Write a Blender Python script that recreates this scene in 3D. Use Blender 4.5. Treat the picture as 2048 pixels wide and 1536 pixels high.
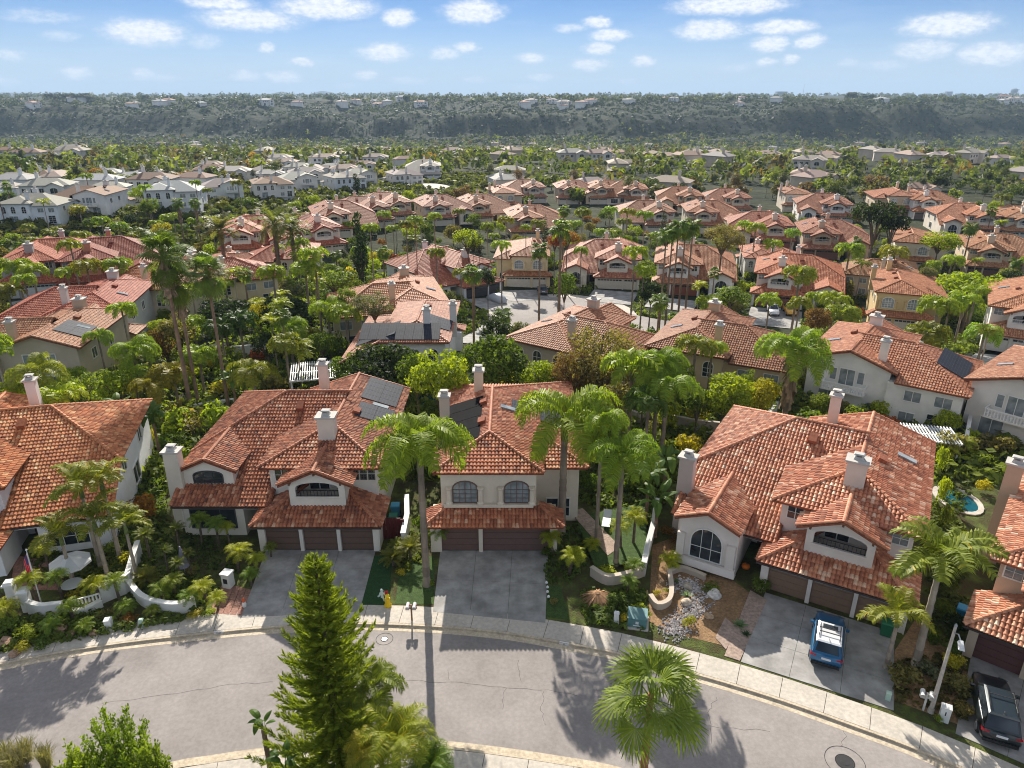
import bpy, math, random
import numpy as np
from mathutils import Vector, Matrix, noise

for o in list(bpy.data.objects):
    bpy.data.objects.remove(o)
S = bpy.context.scene
COL = S.collection
R = math.radians

# ---------------------------------------------------------------- camera
PITCH, HCAM, FPX = 22.1, 32.0, 1420.0
cd = bpy.data.cameras.new('camera')
cam = bpy.data.objects.new('camera', cd)
COL.objects.link(cam)
cam.location = (0, 0, HCAM)
cam.rotation_euler = (R(90 - PITCH), 0, 0)
cd.sensor_width = 36.0
cd.lens = 36.0 * FPX / 2048.0
cd.clip_end = 40000
S.camera = cam

# ---------------------------------------------------------------- light
SUN_EL, SUN_AZ = 31.0, -7.5       # azimuth from +Y, negative = towards -X
S.view_settings.view_transform = 'Standard'
S.view_settings.look = 'None'
S.view_settings.gamma = 1
S.view_settings.use_curve_mapping = False
S.view_settings.exposure = 0.95
sd = Vector((math.sin(R(SUN_AZ)) * math.cos(R(SUN_EL)), math.cos(R(SUN_AZ)) * math.cos(R(SUN_EL)), math.sin(R(SUN_EL))))
sl = bpy.data.lights.new('sun', 'SUN')
sl.energy = 5.0
sl.angle = R(0.5)
sl.color = (1.0, 0.93, 0.82)
so = bpy.data.objects.new('sun', sl)
COL.objects.link(so)
so.rotation_euler = (-sd).to_track_quat('-Z', 'Y').to_euler()
so.location = (0, 0, 300)

W = bpy.data.worlds.new('World')
S.world = W
W.use_nodes = True
wn, wl = W.node_tree.nodes, W.node_tree.links
bg = wn['Background']
sky = wn.new('ShaderNodeTexSky')
sky.sky_type = 'NISHITA'
sky.sun_disc = False
sky.sun_elevation = R(SUN_EL)
sky.sun_rotation = R(SUN_AZ)
sky.altitude = 100
sky.air_density = 0.6
sky.dust_density = 0.0
sky.ozone_density = 1.0
bg.inputs['Strength'].default_value = 0.078
# small fair-weather clouds, placed by direction (azimuth, elevation)
tc = wn.new('ShaderNodeTexCoord')
sx = wn.new('ShaderNodeSeparateXYZ')
wl.new(tc.outputs['Generated'], sx.inputs[0])
def wm(op, a, b=None):
    n = wn.new('ShaderNodeMath'); n.operation = op
    for i, v in enumerate((a, b)):
        if v is None: continue
        if isinstance(v, (int, float)): n.inputs[i].default_value = v
        else: wl.new(v, n.inputs[i])
    return n.outputs[0]
az = wm('ARCTAN2', sx.outputs[0], sx.outputs[1])
el = wm('ARCSINE', sx.outputs[2])
cb = wn.new('ShaderNodeCombineXYZ')
wl.new(az, cb.inputs[0]); wl.new(el, cb.inputs[1])
def wnoise(scale, detail, rough, sy=2.0):
    mp = wn.new('ShaderNodeVectorMath'); mp.operation = 'MULTIPLY'
    mp.inputs[1].default_value = (1, sy, 1)
    wl.new(cb.outputs[0], mp.inputs[0])
    n = wn.new('ShaderNodeTexNoise'); n.inputs['Scale'].default_value = scale
    n.inputs['Detail'].default_value = detail; n.inputs['Roughness'].default_value = rough
    wl.new(mp.outputs[0], n.inputs['Vector'])
    return n
nz = wnoise(42, 5, 0.62)
sub = wn.new('ShaderNodeVectorMath'); sub.operation = 'SUBTRACT'; sub.inputs[1].default_value = (.5, .5, .5)
wl.new(nz.outputs['Color'], sub.inputs[0])
mul = wn.new('ShaderNodeVectorMath'); mul.operation = 'MULTIPLY'; mul.inputs[1].default_value = (0.030, 0.010, 0)
wl.new(sub.outputs[0], mul.inputs[0])
add = wn.new('ShaderNodeVectorMath'); add.operation = 'ADD'
wl.new(cb.outputs[0], add.inputs[0]); wl.new(mul.outputs[0], add.inputs[1])
CLOUDS = [(290,64,80,26,1),(500,38,105,24,1),(440,6,75,14,.9),(655,16,110,24,1),(797,36,36,20,1),(945,24,68,26,1),
 (770,105,56,20,1),(535,97,20,11,.7),(1196,46,32,14,.8),(1220,70,44,14,.9),(1200,97,36,14,.9),(1140,56,34,10,.5),
 (1420,60,80,21,1),(1460,10,130,20,1),(1560,55,70,16,.8),(1540,88,46,17,.9),(1620,83,30,15,.8),(1895,50,85,23,1),
 (1985,108,62,22,.9),(1850,100,56,20,.6),(155,148,28,14,.8),(285,148,24,11,.7),(492,153,26,13,.8),(566,155,40,14,.8),
 (735,150,26,12,.9),(605,123,30,9,.8),(890,107,34,13,.6),(932,95,28,11,.7),(1063,116,34,12,.8),(1180,130,42,13,.7),
 (1285,122,26,12,.9),(1080,155,32,10,.6),(1530,125,24,10,.7),(1582,119,22,10,.7),(820,162,44,9,.5),(85,33,70,12,.3),
 (410,82,32,14,.35),(20,110,24,12,.5),(15,165,22,9,.6),(1700,125,26,9,.35),(1470,135,40,9,.3),(950,160,30,9,.4),(120,72,34,10,.3),
 (1770,130,40,10,.35),(1050,176,40,7,.4),(690,172,30,7,.4),(330,158,30,8,.4),(1255,163,24,7,.4)]
rc = random.Random(4)
cl = []
for (cx, cy, hw, hh, op) in CLOUDS:
    yy = -(cy - 768) / FPX; xx = (cx - 1024) / FPX; p = R(PITCH)
    d = Vector((xx, math.cos(p) + yy * math.sin(p), -math.sin(p) + yy * math.cos(p))).normalized()
    cl.append((math.atan2(d.x, d.y), math.asin(d.z), hw / FPX * 1.0, hh / FPX * 1.0, op))
for i in range(26):                       # the same kind of cloud all round, outside the frame too
    a = rc.uniform(.75, 5.5)
    cl.append((a if a < math.pi else a - 2 * math.pi, rc.uniform(.03, .3), rc.uniform(.03, .09), rc.uniform(.01, .022), rc.uniform(.4, 1)))
tot = None
for (a, e, hw, hh, op) in cl:
    m = wn.new('ShaderNodeVectorMath'); m.operation = 'MULTIPLY_ADD'
    m.inputs[1].default_value = (1 / hw, 1 / hh, 0)
    m.inputs[2].default_value = (-a / hw, -e / hh, 0)
    wl.new(add.outputs[0], m.inputs[0])
    ln = wn.new('ShaderNodeVectorMath'); ln.operation = 'LENGTH'
    wl.new(m.outputs[0], ln.inputs[0])
    mr = wn.new('ShaderNodeMapRange'); mr.interpolation_type = 'SMOOTHSTEP'
    mr.inputs['From Min'].default_value = 1.05; mr.inputs['From Max'].default_value = 0.35
    mr.inputs['To Max'].default_value = min(1, op * 1.2 + .05)
    wl.new(ln.outputs['Value'], mr.inputs['Value'])
    tot = mr.outputs[0] if tot is None else wm('MAXIMUM', tot, mr.outputs[0])
n2 = wnoise(110, 6, 0.65)
n3 = wnoise(9, 3, 0.5, 5.0)
veil = wn.new('ShaderNodeMapRange'); veil.inputs['From Min'].default_value = .5; veil.inputs['From Max'].default_value = .8
veil.inputs['To Max'].default_value = .12
wl.new(n3.outputs[0], veil.inputs['Value'])
fr = wn.new('ShaderNodeMapRange'); fr.inputs['From Min'].default_value = .32; fr.inputs['From Max'].default_value = .62
wl.new(n2.outputs[0], fr.inputs['Value'])
dens = wm('MULTIPLY', wm('POWER', tot, 0.55), wm('ADD', wm('MULTIPLY', fr.outputs[0], 0.32), wm('MULTIPLY', tot, .78)))
dens = wm('MAXIMUM', dens, veil.outputs[0])
# unseen broken cumulus overhead, added to lift and whiten the fill light
dv = wn.new('ShaderNodeVectorMath'); dv.operation = 'DIVIDE'
cz = wn.new('ShaderNodeCombineXYZ'); zc = wm('MAXIMUM', sx.outputs[2], .08)
for i in range(3): wl.new(zc, cz.inputs[i])
wl.new(tc.outputs['Generated'], dv.inputs[0]); wl.new(cz.outputs[0], dv.inputs[1])
n4 = wn.new('ShaderNodeTexNoise'); n4.inputs['Scale'].default_value = 1.1; n4.inputs['Detail'].default_value = 5; n4.inputs['Roughness'].default_value = .55
wl.new(dv.outputs[0], n4.inputs['Vector'])
up1 = wn.new('ShaderNodeMapRange'); up1.interpolation_type = 'SMOOTHSTEP'; up1.inputs['From Min'].default_value = .44; up1.inputs['From Max'].default_value = .54
wl.new(n4.outputs[0], up1.inputs['Value'])
up2 = wn.new('ShaderNodeMapRange'); up2.inputs['From Min'].default_value = .15; up2.inputs['From Max'].default_value = .22
wl.new(el, up2.inputs['Value'])
dens = wm('MAXIMUM', dens, wm('MULTIPLY', up1.outputs[0], up2.outputs[0]))
dens = wm('MINIMUM', dens, 0.96)
hs = wn.new('ShaderNodeMix'); hs.data_type = 'RGBA'; hs.blend_type = 'MULTIPLY'; hs.inputs[0].default_value = 1
wl.new(sky.outputs[0], hs.inputs[6]); hs.inputs[7].default_value = (0.29, .41, .56, 1)
# pale air low over the horizon, all round
hz = wn.new('ShaderNodeMapRange'); hz.interpolation_type = 'SMOOTHSTEP'
hz.inputs['From Min'].default_value = .12; hz.inputs['From Max'].default_value = -.01; hz.inputs['To Max'].default_value = .9
wl.new(el, hz.inputs['Value'])
hm = wn.new('ShaderNodeMix'); hm.data_type = 'RGBA'
wl.new(hz.outputs[0], hm.inputs[0]); wl.new(hs.outputs[2], hm.inputs[6]); hm.inputs[7].default_value = (4.1, 4.9, 5.7, 1)
mx = wn.new('ShaderNodeMix'); mx.data_type = 'RGBA'
wl.new(dens, mx.inputs[0]); wl.new(hm.outputs[2], mx.inputs[6])
cc_ = wn.new('ShaderNodeMix'); cc_.data_type = 'RGBA'; wl.new(fr.outputs[0], cc_.inputs[0]); cc_.inputs[6].default_value = (5.4, 5.8, 6.5, 1); cc_.inputs[7].default_value = (7.3, 7.4, 7.5, 1)
wl.new(cc_.outputs[2], mx.inputs[7])
wl.new(mx.outputs[2], bg.inputs['Color'])

S.render.engine = 'CYCLES'
S.cycles.use_denoising = True
S.cycles.filter_width = 1.05
S.cycles.max_bounces = 6
S.cycles.diffuse_bounces = 3
S.cycles.transparent_max_bounces = 8
S.cycles.volume_bounces = 0
# ---------------------------------------------------------------- helpers: terrain and picture geometry
def sm(a, b, t):
    t = min(1.0, max(0.0, (t - a) / (b - a)))
    return t * t * (3 - 2 * t)
SPURS = [(960, 228, 170, 1340, 75), (600, 234, 130, 1330, 70), (770, 238, 80, 1400, 60), (1220, 233, 110, 1370, 70), (1460, 221, 130, 1400, 80), (1690, 211, 170, 1310, 95), (1880, 213, 120, 1330, 90), (330, 222, 170, 1420, 80), (90, 213, 210, 1480, 90), (2060, 219, 110, 1400, 80), (1080, 224, 90, 1480, 60), (480, 228, 90, 1480, 60), (-120, 214, 160, 1400, 80), (2200, 212, 150, 1400, 80)]
def tz(x, y):
    side = sm(-45, 8, x)
    low = -5.0 * side * sm(80, 118, y) - 2.0 * (1 - side) * sm(112, 140, y)
    plat = 3.0 - 6.0 * sm(180, 340, y)
    d = (x + 120) * .888 - (y - 180) * .46
    k = sm(2, 34, d) if y > 112 else 1.0
    z = plat + (low - plat) * k
    if y > 350: z += -40.0 * sm(330, 1180, y)
    if y > 350 and y < 1300: z += 4.0 * noise.noise((x * .006, y * .006, 3)) * sm(350, 500, y)
    if y > 1150:
        k_ = 1
        w = 150 * noise.noise((x * .0024 + 5, y * .0002, 0)) + 70 * noise.noise((x * .0075, y * .0006, 7)) + 24 * noise.noise((x * .024, y * .004, 3))
        a_, b_ = y + w, y + w * 1.8 + 60 * noise.noise((x * .004, 3.3, 0))
        r = sm(1390, 1500, a_); q = sm(1560, 1800, b_)
        z += 33.0 * r + 24.0 * q + 9 * sm(1800, 4500, y) + 6 * q * noise.noise((x * .0032, y * .003, 11)) + 7 * sm(1300, 1420, a_) + 10 * r * (1 - q) * noise.noise((x * .012, y * .006, 5))
        if 1200 < y < 2000:
            for (cx, cy, hw, yf, st) in SPURS:
                X = (cx - 1024) / FPX * 1.0 * (yf * .93 + 12); wd = hw / FPX * yf
                u = abs(x - X) / wd
                if u < 1.25:
                    top = HCAM - (yf + st) * math.tan(R(PITCH) + math.atan((cy - 768) / FPX))
                    g = 34 * noise.noise((x * .014, y * .002, cx)) + 20 * abs(noise.noise((x * .034, y * .003, cx + 3)))
                    f = sm(yf - st * .25, yf + st * 1.25, y + g * 1.6 - 60 * u * u) * (1 - sm(yf + st * 2, yf + st * 5, y))
                    z = max(z, -44 + (top + 44 + g * .18) * f * (1 - sm(.25, 1.25, u)))
    return z
def ray(px, py):
    xx = (px - 1024) / FPX; yy = -(py - 768) / FPX; p = R(PITCH)
    return Vector((xx, math.cos(p) + yy * math.sin(p), -math.sin(p) + yy * math.cos(p)))
def T(px, py, Y):
    d = ray(px, py); return Vector((0, 0, HCAM)) + d * (Y / d.y)
def Z(px, py, z=0.0):
    d = ray(px, py); return Vector((0, 0, HCAM)) + d * ((z - HCAM) / d.z)
def G(px, py):
    d = ray(px, py); t = 20.0
    while t < 6000:
        p = Vector((0, 0, HCAM)) + d * t
        if p.z <= tz(p.x, p.y): return Vector((p.x, p.y, tz(p.x, p.y)))
        t *= 1.01
    return Vector((d.x, d.y, 0)) * t

# ---------------------------------------------------------------- helpers: materials
MATS = {}
def nmat(name):
    m = bpy.data.materials.new(name); m.use_nodes = True
    return m, m.node_tree.nodes, m.node_tree.links, m.node_tree.nodes['Principled BSDF']
def ramp(n, stops):
    cr = n.new('ShaderNodeValToRGB')
    e = cr.color_ramp.elements
    while len(e) < len(stops): e.new(0.5)
    for i, (p, c) in enumerate(stops):
        e[i].position = p; e[i].color = (*c, 1)
    return cr
def mulc(n, l, a, b, mode='MULTIPLY', f=1.0):
    x = n.new('ShaderNodeMix'); x.data_type = 'RGBA'; x.blend_type = mode
    for i, v in ((0, f), (6, a), (7, b)):
        if hasattr(v, 'is_linked'): l.new(v, x.inputs[i])
        elif i == 0: x.inputs[0].default_value = v
        else: x.inputs[i].default_value = (*v, 1)
    return x.outputs[2]
def nz_(n, l, scale, detail=4, rough=.6, coord='Object'):
    t = n.new('ShaderNodeTexCoord'); k = n.new('ShaderNodeTexNoise')
    k.inputs['Scale'].default_value = scale; k.inputs['Detail'].default_value = detail; k.inputs['Roughness'].default_value = rough
    l.new(t.outputs[coord], k.inputs['Vector'])
    return k.outputs[0]
def surf(name, col, rough=.8, scale=3, var=.25, bump=0, bscale=20, objcol=False, spec=.3, metal=0, scale2=None, var2=.2, coord='Object'):
    """plain surface with uneven colour; objcol multiplies by the object's own colour"""
    m, n, l, b = nmat(name)
    f = nz_(n, l, scale, 5, .65, coord)
    c = ramp(n, [(.3, tuple(v * (1 - var) for v in col)), (.7, tuple(min(1, v * (1 + var)) for v in col))])
    l.new(f, c.inputs[0]); out = c.outputs[0]
    if scale2:
        f2 = nz_(n, l, scale2, 3, .6, coord)
        c2 = ramp(n, [(.35, (1 - var2,) * 3), (.65, (1 + var2 * .3,) * 3)])
        l.new(f2, c2.inputs[0]); out = mulc(n, l, out, c2.outputs[0])
    if objcol:
        oi = n.new('ShaderNodeObjectInfo'); out = mulc(n, l, out, oi.outputs['Color'])
    l.new(out, b.inputs['Base Color'])
    b.inputs['Roughness'].default_value = rough; b.inputs['Specular IOR Level'].default_value = spec; b.inputs['Metallic'].default_value = metal
    if bump:
        f3 = nz_(n, l, bscale, 4, .6, coord); bp = n.new('ShaderNodeBump'); bp.inputs['Strength'].default_value = bump; bp.inputs['Distance'].default_value = .05
        l.new(f3, bp.inputs['Height']); l.new(bp.outputs[0], b.inputs['Normal'])
    MATS[name] = m
    return m
def tinted(name, stops, rough=.8, objcol=True, spec=.25, transl=0, nscale=0, nvar=.2):
    """colour by the per-face 'tint' value; leaves let light through"""
    m, n, l, b = nmat(name)
    at = n.new('ShaderNodeAttribute'); at.attribute_name = 'tint'
    c = ramp(n, stops); l.new(at.outputs['Fac'], c.inputs[0]); out = c.outputs[0]
    if objcol:
        oi = n.new('ShaderNodeObjectInfo'); out = mulc(n, l, out, oi.outputs['Color'])
    if nscale:
        f = nz_(n, l, nscale, 4, .6); c2 = ramp(n, [(.3, (1 - nvar,) * 3), (.7, (1 + nvar,) * 3)]); l.new(f, c2.inputs[0])
        out = mulc(n, l, out, c2.outputs[0])
    l.new(out, b.inputs['Base Color'])
    b.inputs['Roughness'].default_value = rough; b.inputs['Specular IOR Level'].default_value = spec
    if transl:
        tr = n.new('ShaderNodeBsdfTranslucent'); l.new(mulc(n, l, out, (1.25, 1.3, .55)), tr.inputs[0])
        ms = n.new('ShaderNodeMixShader'); ms.inputs[0].default_value = transl
        l.new(b.outputs[0], ms.inputs[1]); l.new(tr.outputs[0], ms.inputs[2])
        l.new(ms.outputs[0], n['Material Output'].inputs['Surface'])
    MATS[name] = m
    return m
tinted('tile', [(0, (.16, .075, .06)), (.14, (.27, .105, .07)), (.4, (.37, .145, .088)), (.7, (.44, .185, .115)), (.86, (.50, .25, .165)), (1, (.60, .43, .35))], rough=.66, spec=.28, nscale=3.0, nvar=.35)
tinted('leaf', [(0, (.5, .55, .4)), (.5, (1, 1, 1)), (1, (1.5, 1.4, 1.1))], rough=.6, spec=.15, transl=.45)
tinted('frond', [(0, (.55, .6, .45)), (.5, (1, 1, 1)), (.9, (1.45, 1.35, 1.0)), (1, (2.1, 1.35, .7))], rough=.5, spec=.18, transl=.48)
tinted('bark', [(0, (.5, .5, .5)), (.5, (1, 1, 1)), (1, (1.5, 1.5, 1.5))], rough=.9, nscale=4, nvar=.3)
tinted('stone', [(0, (.5, .5, .5)), (.5, (1, 1, 1)), (1, (1.5, 1.5, 1.5))], rough=.9, nscale=5, nvar=.25)
surf('slab', (.22, .075, .045), .9, 4, .35, objcol=True)
surf('flatroof', (1, 1, 1), .85, 2, .14, bump=.4, bscale=5, objcol=True)
surf('stucco', (1, 1, 1), .9, 1.3, .05, bump=.25, bscale=30, objcol=True, scale2=.35, var2=.12)
surf('paint', (1, 1, 1), .5, 3, .03, objcol=True)
surf('wood', (1, 1, 1), .6, 3, .15, objcol=True, bump=.15, bscale=25)
surf('trim', (.78, .77, .74), .6, 3, .04)
surf('iron', (.03, .03, .032), .5, 5, .2)
surf('metal', (.42, .43, .44), .4, 5, .12, metal=.8)
surf('rubber', (.02, .02, .02), .8, 5, .2)
surf('plastic', (1, 1, 1), .45, 4, .06, objcol=True)
surf('asphalt', (.285, .258, .244), .92, .16, .2, bump=.4, bscale=40, scale2=5, var2=.12, coord='Object')
surf('concrete', (.50, .455, .395), .9, .5, .1, bump=.2, bscale=25, scale2=4, var2=.15)
surf('drive', (.33, .318, .305), .9, .3, .18, bump=.2, bscale=25, scale2=.8, var2=.32)
surf('crackfill', (.11, .10, .095), .95, 5, .2, spec=.1)
surf('poolmat', (.012, .012, .013), .95, 3, .2, spec=.05)
surf('kerbstone', (.52, .44, .33), .9, 1.5, .14, bump=.2, bscale=20, scale2=6, var2=.2)
surf('paving', (.32, .17, .13), .9, 2, .2, bump=.3, bscale=14, scale2=7, var2=.3)
surf('flagstone', (.36, .27, .22), .9, 1.2, .2, bump=.3, bscale=14, scale2=5, var2=.3)
surf('dirt', (.27, .165, .085), .97, .9, .28, bump=.8, bscale=9, scale2=6, var2=.35)
surf('mulch', (.085, .055, .032), .97, 2, .45, bump=1, bscale=9, scale2=9, var2=.4)
m, n, l, b = nmat('bed'); MATS['bed'] = m
f = nz_(n, l, .7, 7, .7); c = ramp(n, [(.36, (.075, .05, .03)), (.5, (.075, .085, .03)), (.62, (.12, .15, .035)), (.75, (.17, .13, .07))]); l.new(f, c.inputs[0]); l.new(c.outputs[0], b.inputs['Base Color'])
f = nz_(n, l, 9, 4, .7); bp = n.new('ShaderNodeBump'); bp.inputs['Strength'].default_value = 1; bp.inputs['Distance'].default_value = .12; l.new(f, bp.inputs['Height']); l.new(bp.outputs[0], b.inputs['Normal']); b.inputs['Roughness'].default_value = .97; b.inputs['Specular IOR Level'].default_value = .1
surf('lawn', (.055, .10, .022), .95, 3, .35, bump=1, bscale=30, scale2=14, var2=.4)
surf('turf', (.025, .075, .02), .95, 3, .25, bump=1, bscale=30, scale2=12, var2=.3)
surf('pool', (.008, .085, .105), .08, 2, .15, spec=.5)
m, n, l, b = nmat('glass'); MATS['glass'] = m
f = nz_(n, l, .6, 2); c = ramp(n, [(.35, (.012, .016, .022)), (.7, (.06, .075, .09))]); l.new(f, c.inputs[0]); l.new(c.outputs[0], b.inputs['Base Color'])
b.inputs['Roughness'].default_value = .06; b.inputs['Specular IOR Level'].default_value = .6
m, n, l, b = nmat('paleglass'); MATS['paleglass'] = m
f = nz_(n, l, .9, 2); c = ramp(n, [(.35, (.16, .19, .2)), (.7, (.36, .39, .4))]); l.new(f, c.inputs[0]); l.new(c.outputs[0], b.inputs['Base Color'])
b.inputs['Roughness'].default_value = .08; b.inputs['Specular IOR Level'].default_value = .6
m, n, l, b = nmat('solar'); MATS['solar'] = m
t = n.new('ShaderNodeTexCoord'); bk = n.new('ShaderNodeTexBrick'); bk.offset = 0
bk.inputs['Scale'].default_value = 1; bk.inputs['Brick Width'].default_value = .27; bk.inputs['Row Height'].default_value = .27; bk.inputs['Mortar Size'].default_value = .006
bk.inputs['Color1'].default_value = (.03, .033, .045, 1); bk.inputs['Color2'].default_value = (.034, .038, .052, 1); bk.inputs['Mortar'].default_value = (.10, .11, .12, 1)
l.new(t.outputs['Object'], bk.inputs['Vector']); l.new(bk.outputs['Color'], b.inputs['Base Color'])
b.inputs['Roughness'].default_value = .6; b.inputs['Specular IOR Level'].default_value = .04
m, n, l, b = nmat('carpaint'); MATS['carpaint'] = m
oi = n.new('ShaderNodeObjectInfo'); l.new(oi.outputs['Color'], b.inputs['Base Color'])
b.inputs['Roughness'].default_value = .28; b.inputs['Metallic'].default_value = .25; b.inputs['Coat Weight'].default_value = .7; b.inputs['Coat Roughness'].default_value = .06
m, n, l, b = nmat('taillight'); MATS['taillight'] = m
b.inputs['Base Color'].default_value = (.4, .01, .02, 1); b.inputs['Roughness'].default_value = .15

# ---------------------------------------------------------------- helpers: meshes and objects
class MB:
    def __init__(s): s.v = []; s.f = []; s.t = []
    def face(s, pts, tint=.5):
        k = len(s.v); s.v.extend(tuple(p) for p in pts); s.f.append(tuple(range(k, k + len(pts)))); s.t.append(tint)
    def add(s, verts, faces, tint=.5):
        k = len(s.v); s.v.extend(tuple(p) for p in verts)
        for f in faces: s.f.append(tuple(i + k for i in f)); s.t.append(tint)
    def box(s, x0, x1, y0, y1, z0, z1, tint=.5, top=None):
        """top = (dx, dy) shrinks the top face on each side"""
        a, b = top or (0, 0)
        s.add([(x0, y0, z0), (x1, y0, z0), (x1, y1, z0), (x0, y1, z0), (x0 + a, y0 + b, z1), (x1 - a, y0 + b, z1), (x1 - a, y1 - b, z1), (x0 + a, y1 - b, z1)],
              [(3, 2, 1, 0), (4, 5, 6, 7), (0, 1, 5, 4), (1, 2, 6, 5), (2, 3, 7, 6), (3, 0, 4, 7)], tint)
    def prism(s, poly, z0, z1, tint=.5):
        n = len(poly)
        if sum(poly[i][0] * poly[(i + 1) % n][1] - poly[(i + 1) % n][0] * poly[i][1] for i in range(n)) < 0: poly = poly[::-1]
        zz = (lambda z: z if callable(z) else (lambda x, y: z))
        a, b = zz(z0), zz(z1)
        s.add([(x, y, a(x, y)) for x, y in poly] + [(x, y, b(x, y)) for x, y in poly],
              [tuple(range(n - 1, -1, -1)), tuple(range(n, 2 * n))] + [(i, (i + 1) % n, n + (i + 1) % n, n + i) for i in range(n)], tint)
    def extr(s, prof, axis, a0, a1, tint=.5):
        """profile extruded along an axis: axis 'x' takes (y,z), axis 'y' takes (x,z)"""
        n = len(prof)
        P = (lambda a, p: (a, p[0], p[1])) if axis == 'x' else (lambda a, p: (p[0], a, p[1]))
        s.add([P(a0, p) for p in prof] + [P(a1, p) for p in prof],
              [tuple(range(n)), tuple(range(2 * n - 1, n - 1, -1))] + [(i, n + i, n + (i + 1) % n, (i + 1) % n) for i in range(n)], tint)
    def tube(s, pts, rad, n=6, tint=.5, cap=True):
        pts = [Vector(p) for p in pts]; k = len(s.v); up = Vector((0.31, .17, .93))
        for i, p in enumerate(pts):
            d = (pts[min(i + 1, len(pts) - 1)] - pts[max(i - 1, 0)]).normalized()
            a = d.cross(up if abs(d.dot(up)) < .95 else Vector((1, 0, 0))).normalized(); b = d.cross(a)
            r = rad[i] if hasattr(rad, '__len__') else rad
            for j in range(n):
                w = 2 * math.pi * j / n; s.v.append(tuple(p + a * (r * math.cos(w)) + b * (r * math.sin(w))))
        for i in range(len(pts) - 1):
            tt = tint[i % len(tint)] if hasattr(tint, '__len__') else tint
            for j in range(n):
                s.f.append((k + i * n + j, k + (i + 1) * n + j, k + (i + 1) * n + (j + 1) % n, k + i * n + (j + 1) % n)); s.t.append(tt)
        if cap:
            tt = tint[0] if hasattr(tint, '__len__') else tint
            s.f.append(tuple(k + j for j in range(n))); s.t.append(tt)
            s.f.append(tuple(k + (len(pts) - 1) * n + j for j in range(n - 1, -1, -1))); s.t.append(tt)
    def lathe(s, prof, n=12, tint=.5, c=(0, 0)):
        k = len(s.v)
        for r, z in prof:
            for j in range(n):
                w = 2 * math.pi * j / n; s.v.append((c[0] + r * math.cos(w), c[1] + r * math.sin(w), z))
        for i in range(len(prof) - 1):
            for j in range(n):
                s.f.append((k + i * n + j, k + i * n + (j + 1) % n, k + (i + 1) * n + (j + 1) % n, k + (i + 1) * n + j)); s.t.append(tint)
        s.f.append(tuple(k + j for j in range(n - 1, -1, -1))); s.t.append(tint)
        s.f.append(tuple(k + (len(prof) - 1) * n + j for j in range(n))); s.t.append(tint)
    def blob(s, c, r, rng, n=8, m=6, rough=.15, tint=.5):
        """lumpy boulder-like solid"""
        k = len(s.v); sd_ = rng.uniform(0, 99)
        for i in range(m + 1):
            t = math.pi * i / m
            for j in range(n):
                w = 2 * math.pi * j / n; d = Vector((math.sin(t) * math.cos(w), math.sin(t) * math.sin(w), math.cos(t)))
                q = 1 + rough * 2 * noise.noise(d * 1.6 + Vector((sd_, 0, 0)))
                s.v.append((c[0] + d.x * r[0] * q, c[1] + d.y * r[1] * q, c[2] + d.z * r[2] * q))
        for i in range(m):
            for j in range(n):
                s.f.append((k + i * n + j, k + (i + 1) * n + j, k + (i + 1) * n + (j + 1) % n, k + i * n + (j + 1) % n)); s.t.append(tint)
    def inst(s, V, F, mats, tints):
        """many copies of one small shape (V Nx3) under the given 4x4 matrices"""
        V = np.asarray(V, float); Vh = np.c_[V, np.ones(len(V))]
        for M, t in zip(mats, tints):
            k = len(s.v); s.v.extend(map(tuple, (Vh @ np.asarray(M, float).T)[:, :3]))
            s.f.extend(tuple(i + k for i in f) for f in F); s.t.extend([t] * len(F))
    def mesh(s, name, mat, smooth=False):
        me = bpy.data.meshes.new(name); me.from_pydata(s.v, [], s.f)
        at = me.attributes.new('tint', 'FLOAT', 'FACE'); at.data.foreach_set('value', np.array(s.t, dtype=np.float32))
        me.materials.append(MATS[mat] if isinstance(mat, str) else mat)
        if smooth: me.polygons.foreach_set('use_smooth', [True] * len(me.polygons))
        me.update(); return me
    def obj(s, name, mat, parent=None, color=None, smooth=False, **kw):
        return link(name, s.mesh(name, mat, smooth), parent, color, **kw)
def link(name, data, parent=None, color=None, loc=None, rot=None, scale=None, **kw):
    o = bpy.data.objects.new(name, data); COL.objects.link(o)
    if parent is not None: o.parent = parent
    if color: o.color = (*color, 1)
    if loc is not None: o.location = loc
    if rot is not None: o.rotation_euler = rot
    if scale is not None: o.scale = (scale,) * 3 if isinstance(scale, (int, float)) else scale
    for k, v in kw.items(): o[k] = v
    return o
def thing(name, label, cat, loc=(0, 0, 0), rz=0, group=None, scale=None):
    o = link(name, None, loc=loc, rot=(0, 0, rz), scale=scale); o.empty_display_size = .2
    return tag(o, label, cat, group)
def tag(o, label, cat, group=None):
    o['label'] = label; o['category'] = cat
    if group: o['group'] = group
    return o
def struct(o): o['kind'] = 'structure'; return o
def stuff(o): o['kind'] = 'stuff'; return o
KIDS = {}
def dup(root, loc, rz=0, label=None, group=None, scale=1, colors=None, src_children=None):
    """copy of a thing with its parts and sub-parts; colors = {part name: colour}"""
    r = root.copy(); COL.objects.link(r); r.location = loc; r.rotation_euler = (0, 0, rz)
    r.scale = (scale,) * 3 if isinstance(scale, (int, float)) else scale
    if label: r['label'] = label
    if group: r['group'] = group
    key = root.name
    if key not in KIDS:
        KIDS[key] = [(c, list(c.children)) for c in root.children]
    for ch, gs in KIDS[key]:
        c = ch.copy(); COL.objects.link(c); c.parent = r
        b = ch.name.split('.')[0]
        if colors and b in colors: c.color = (*colors[b], 1)
        for g in gs:
            d = g.copy(); COL.objects.link(d); d.parent = c
            b2 = g.name.split('.')[0]
            if colors and b2 in colors: d.color = (*colors[b2], 1)
    return r
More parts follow.
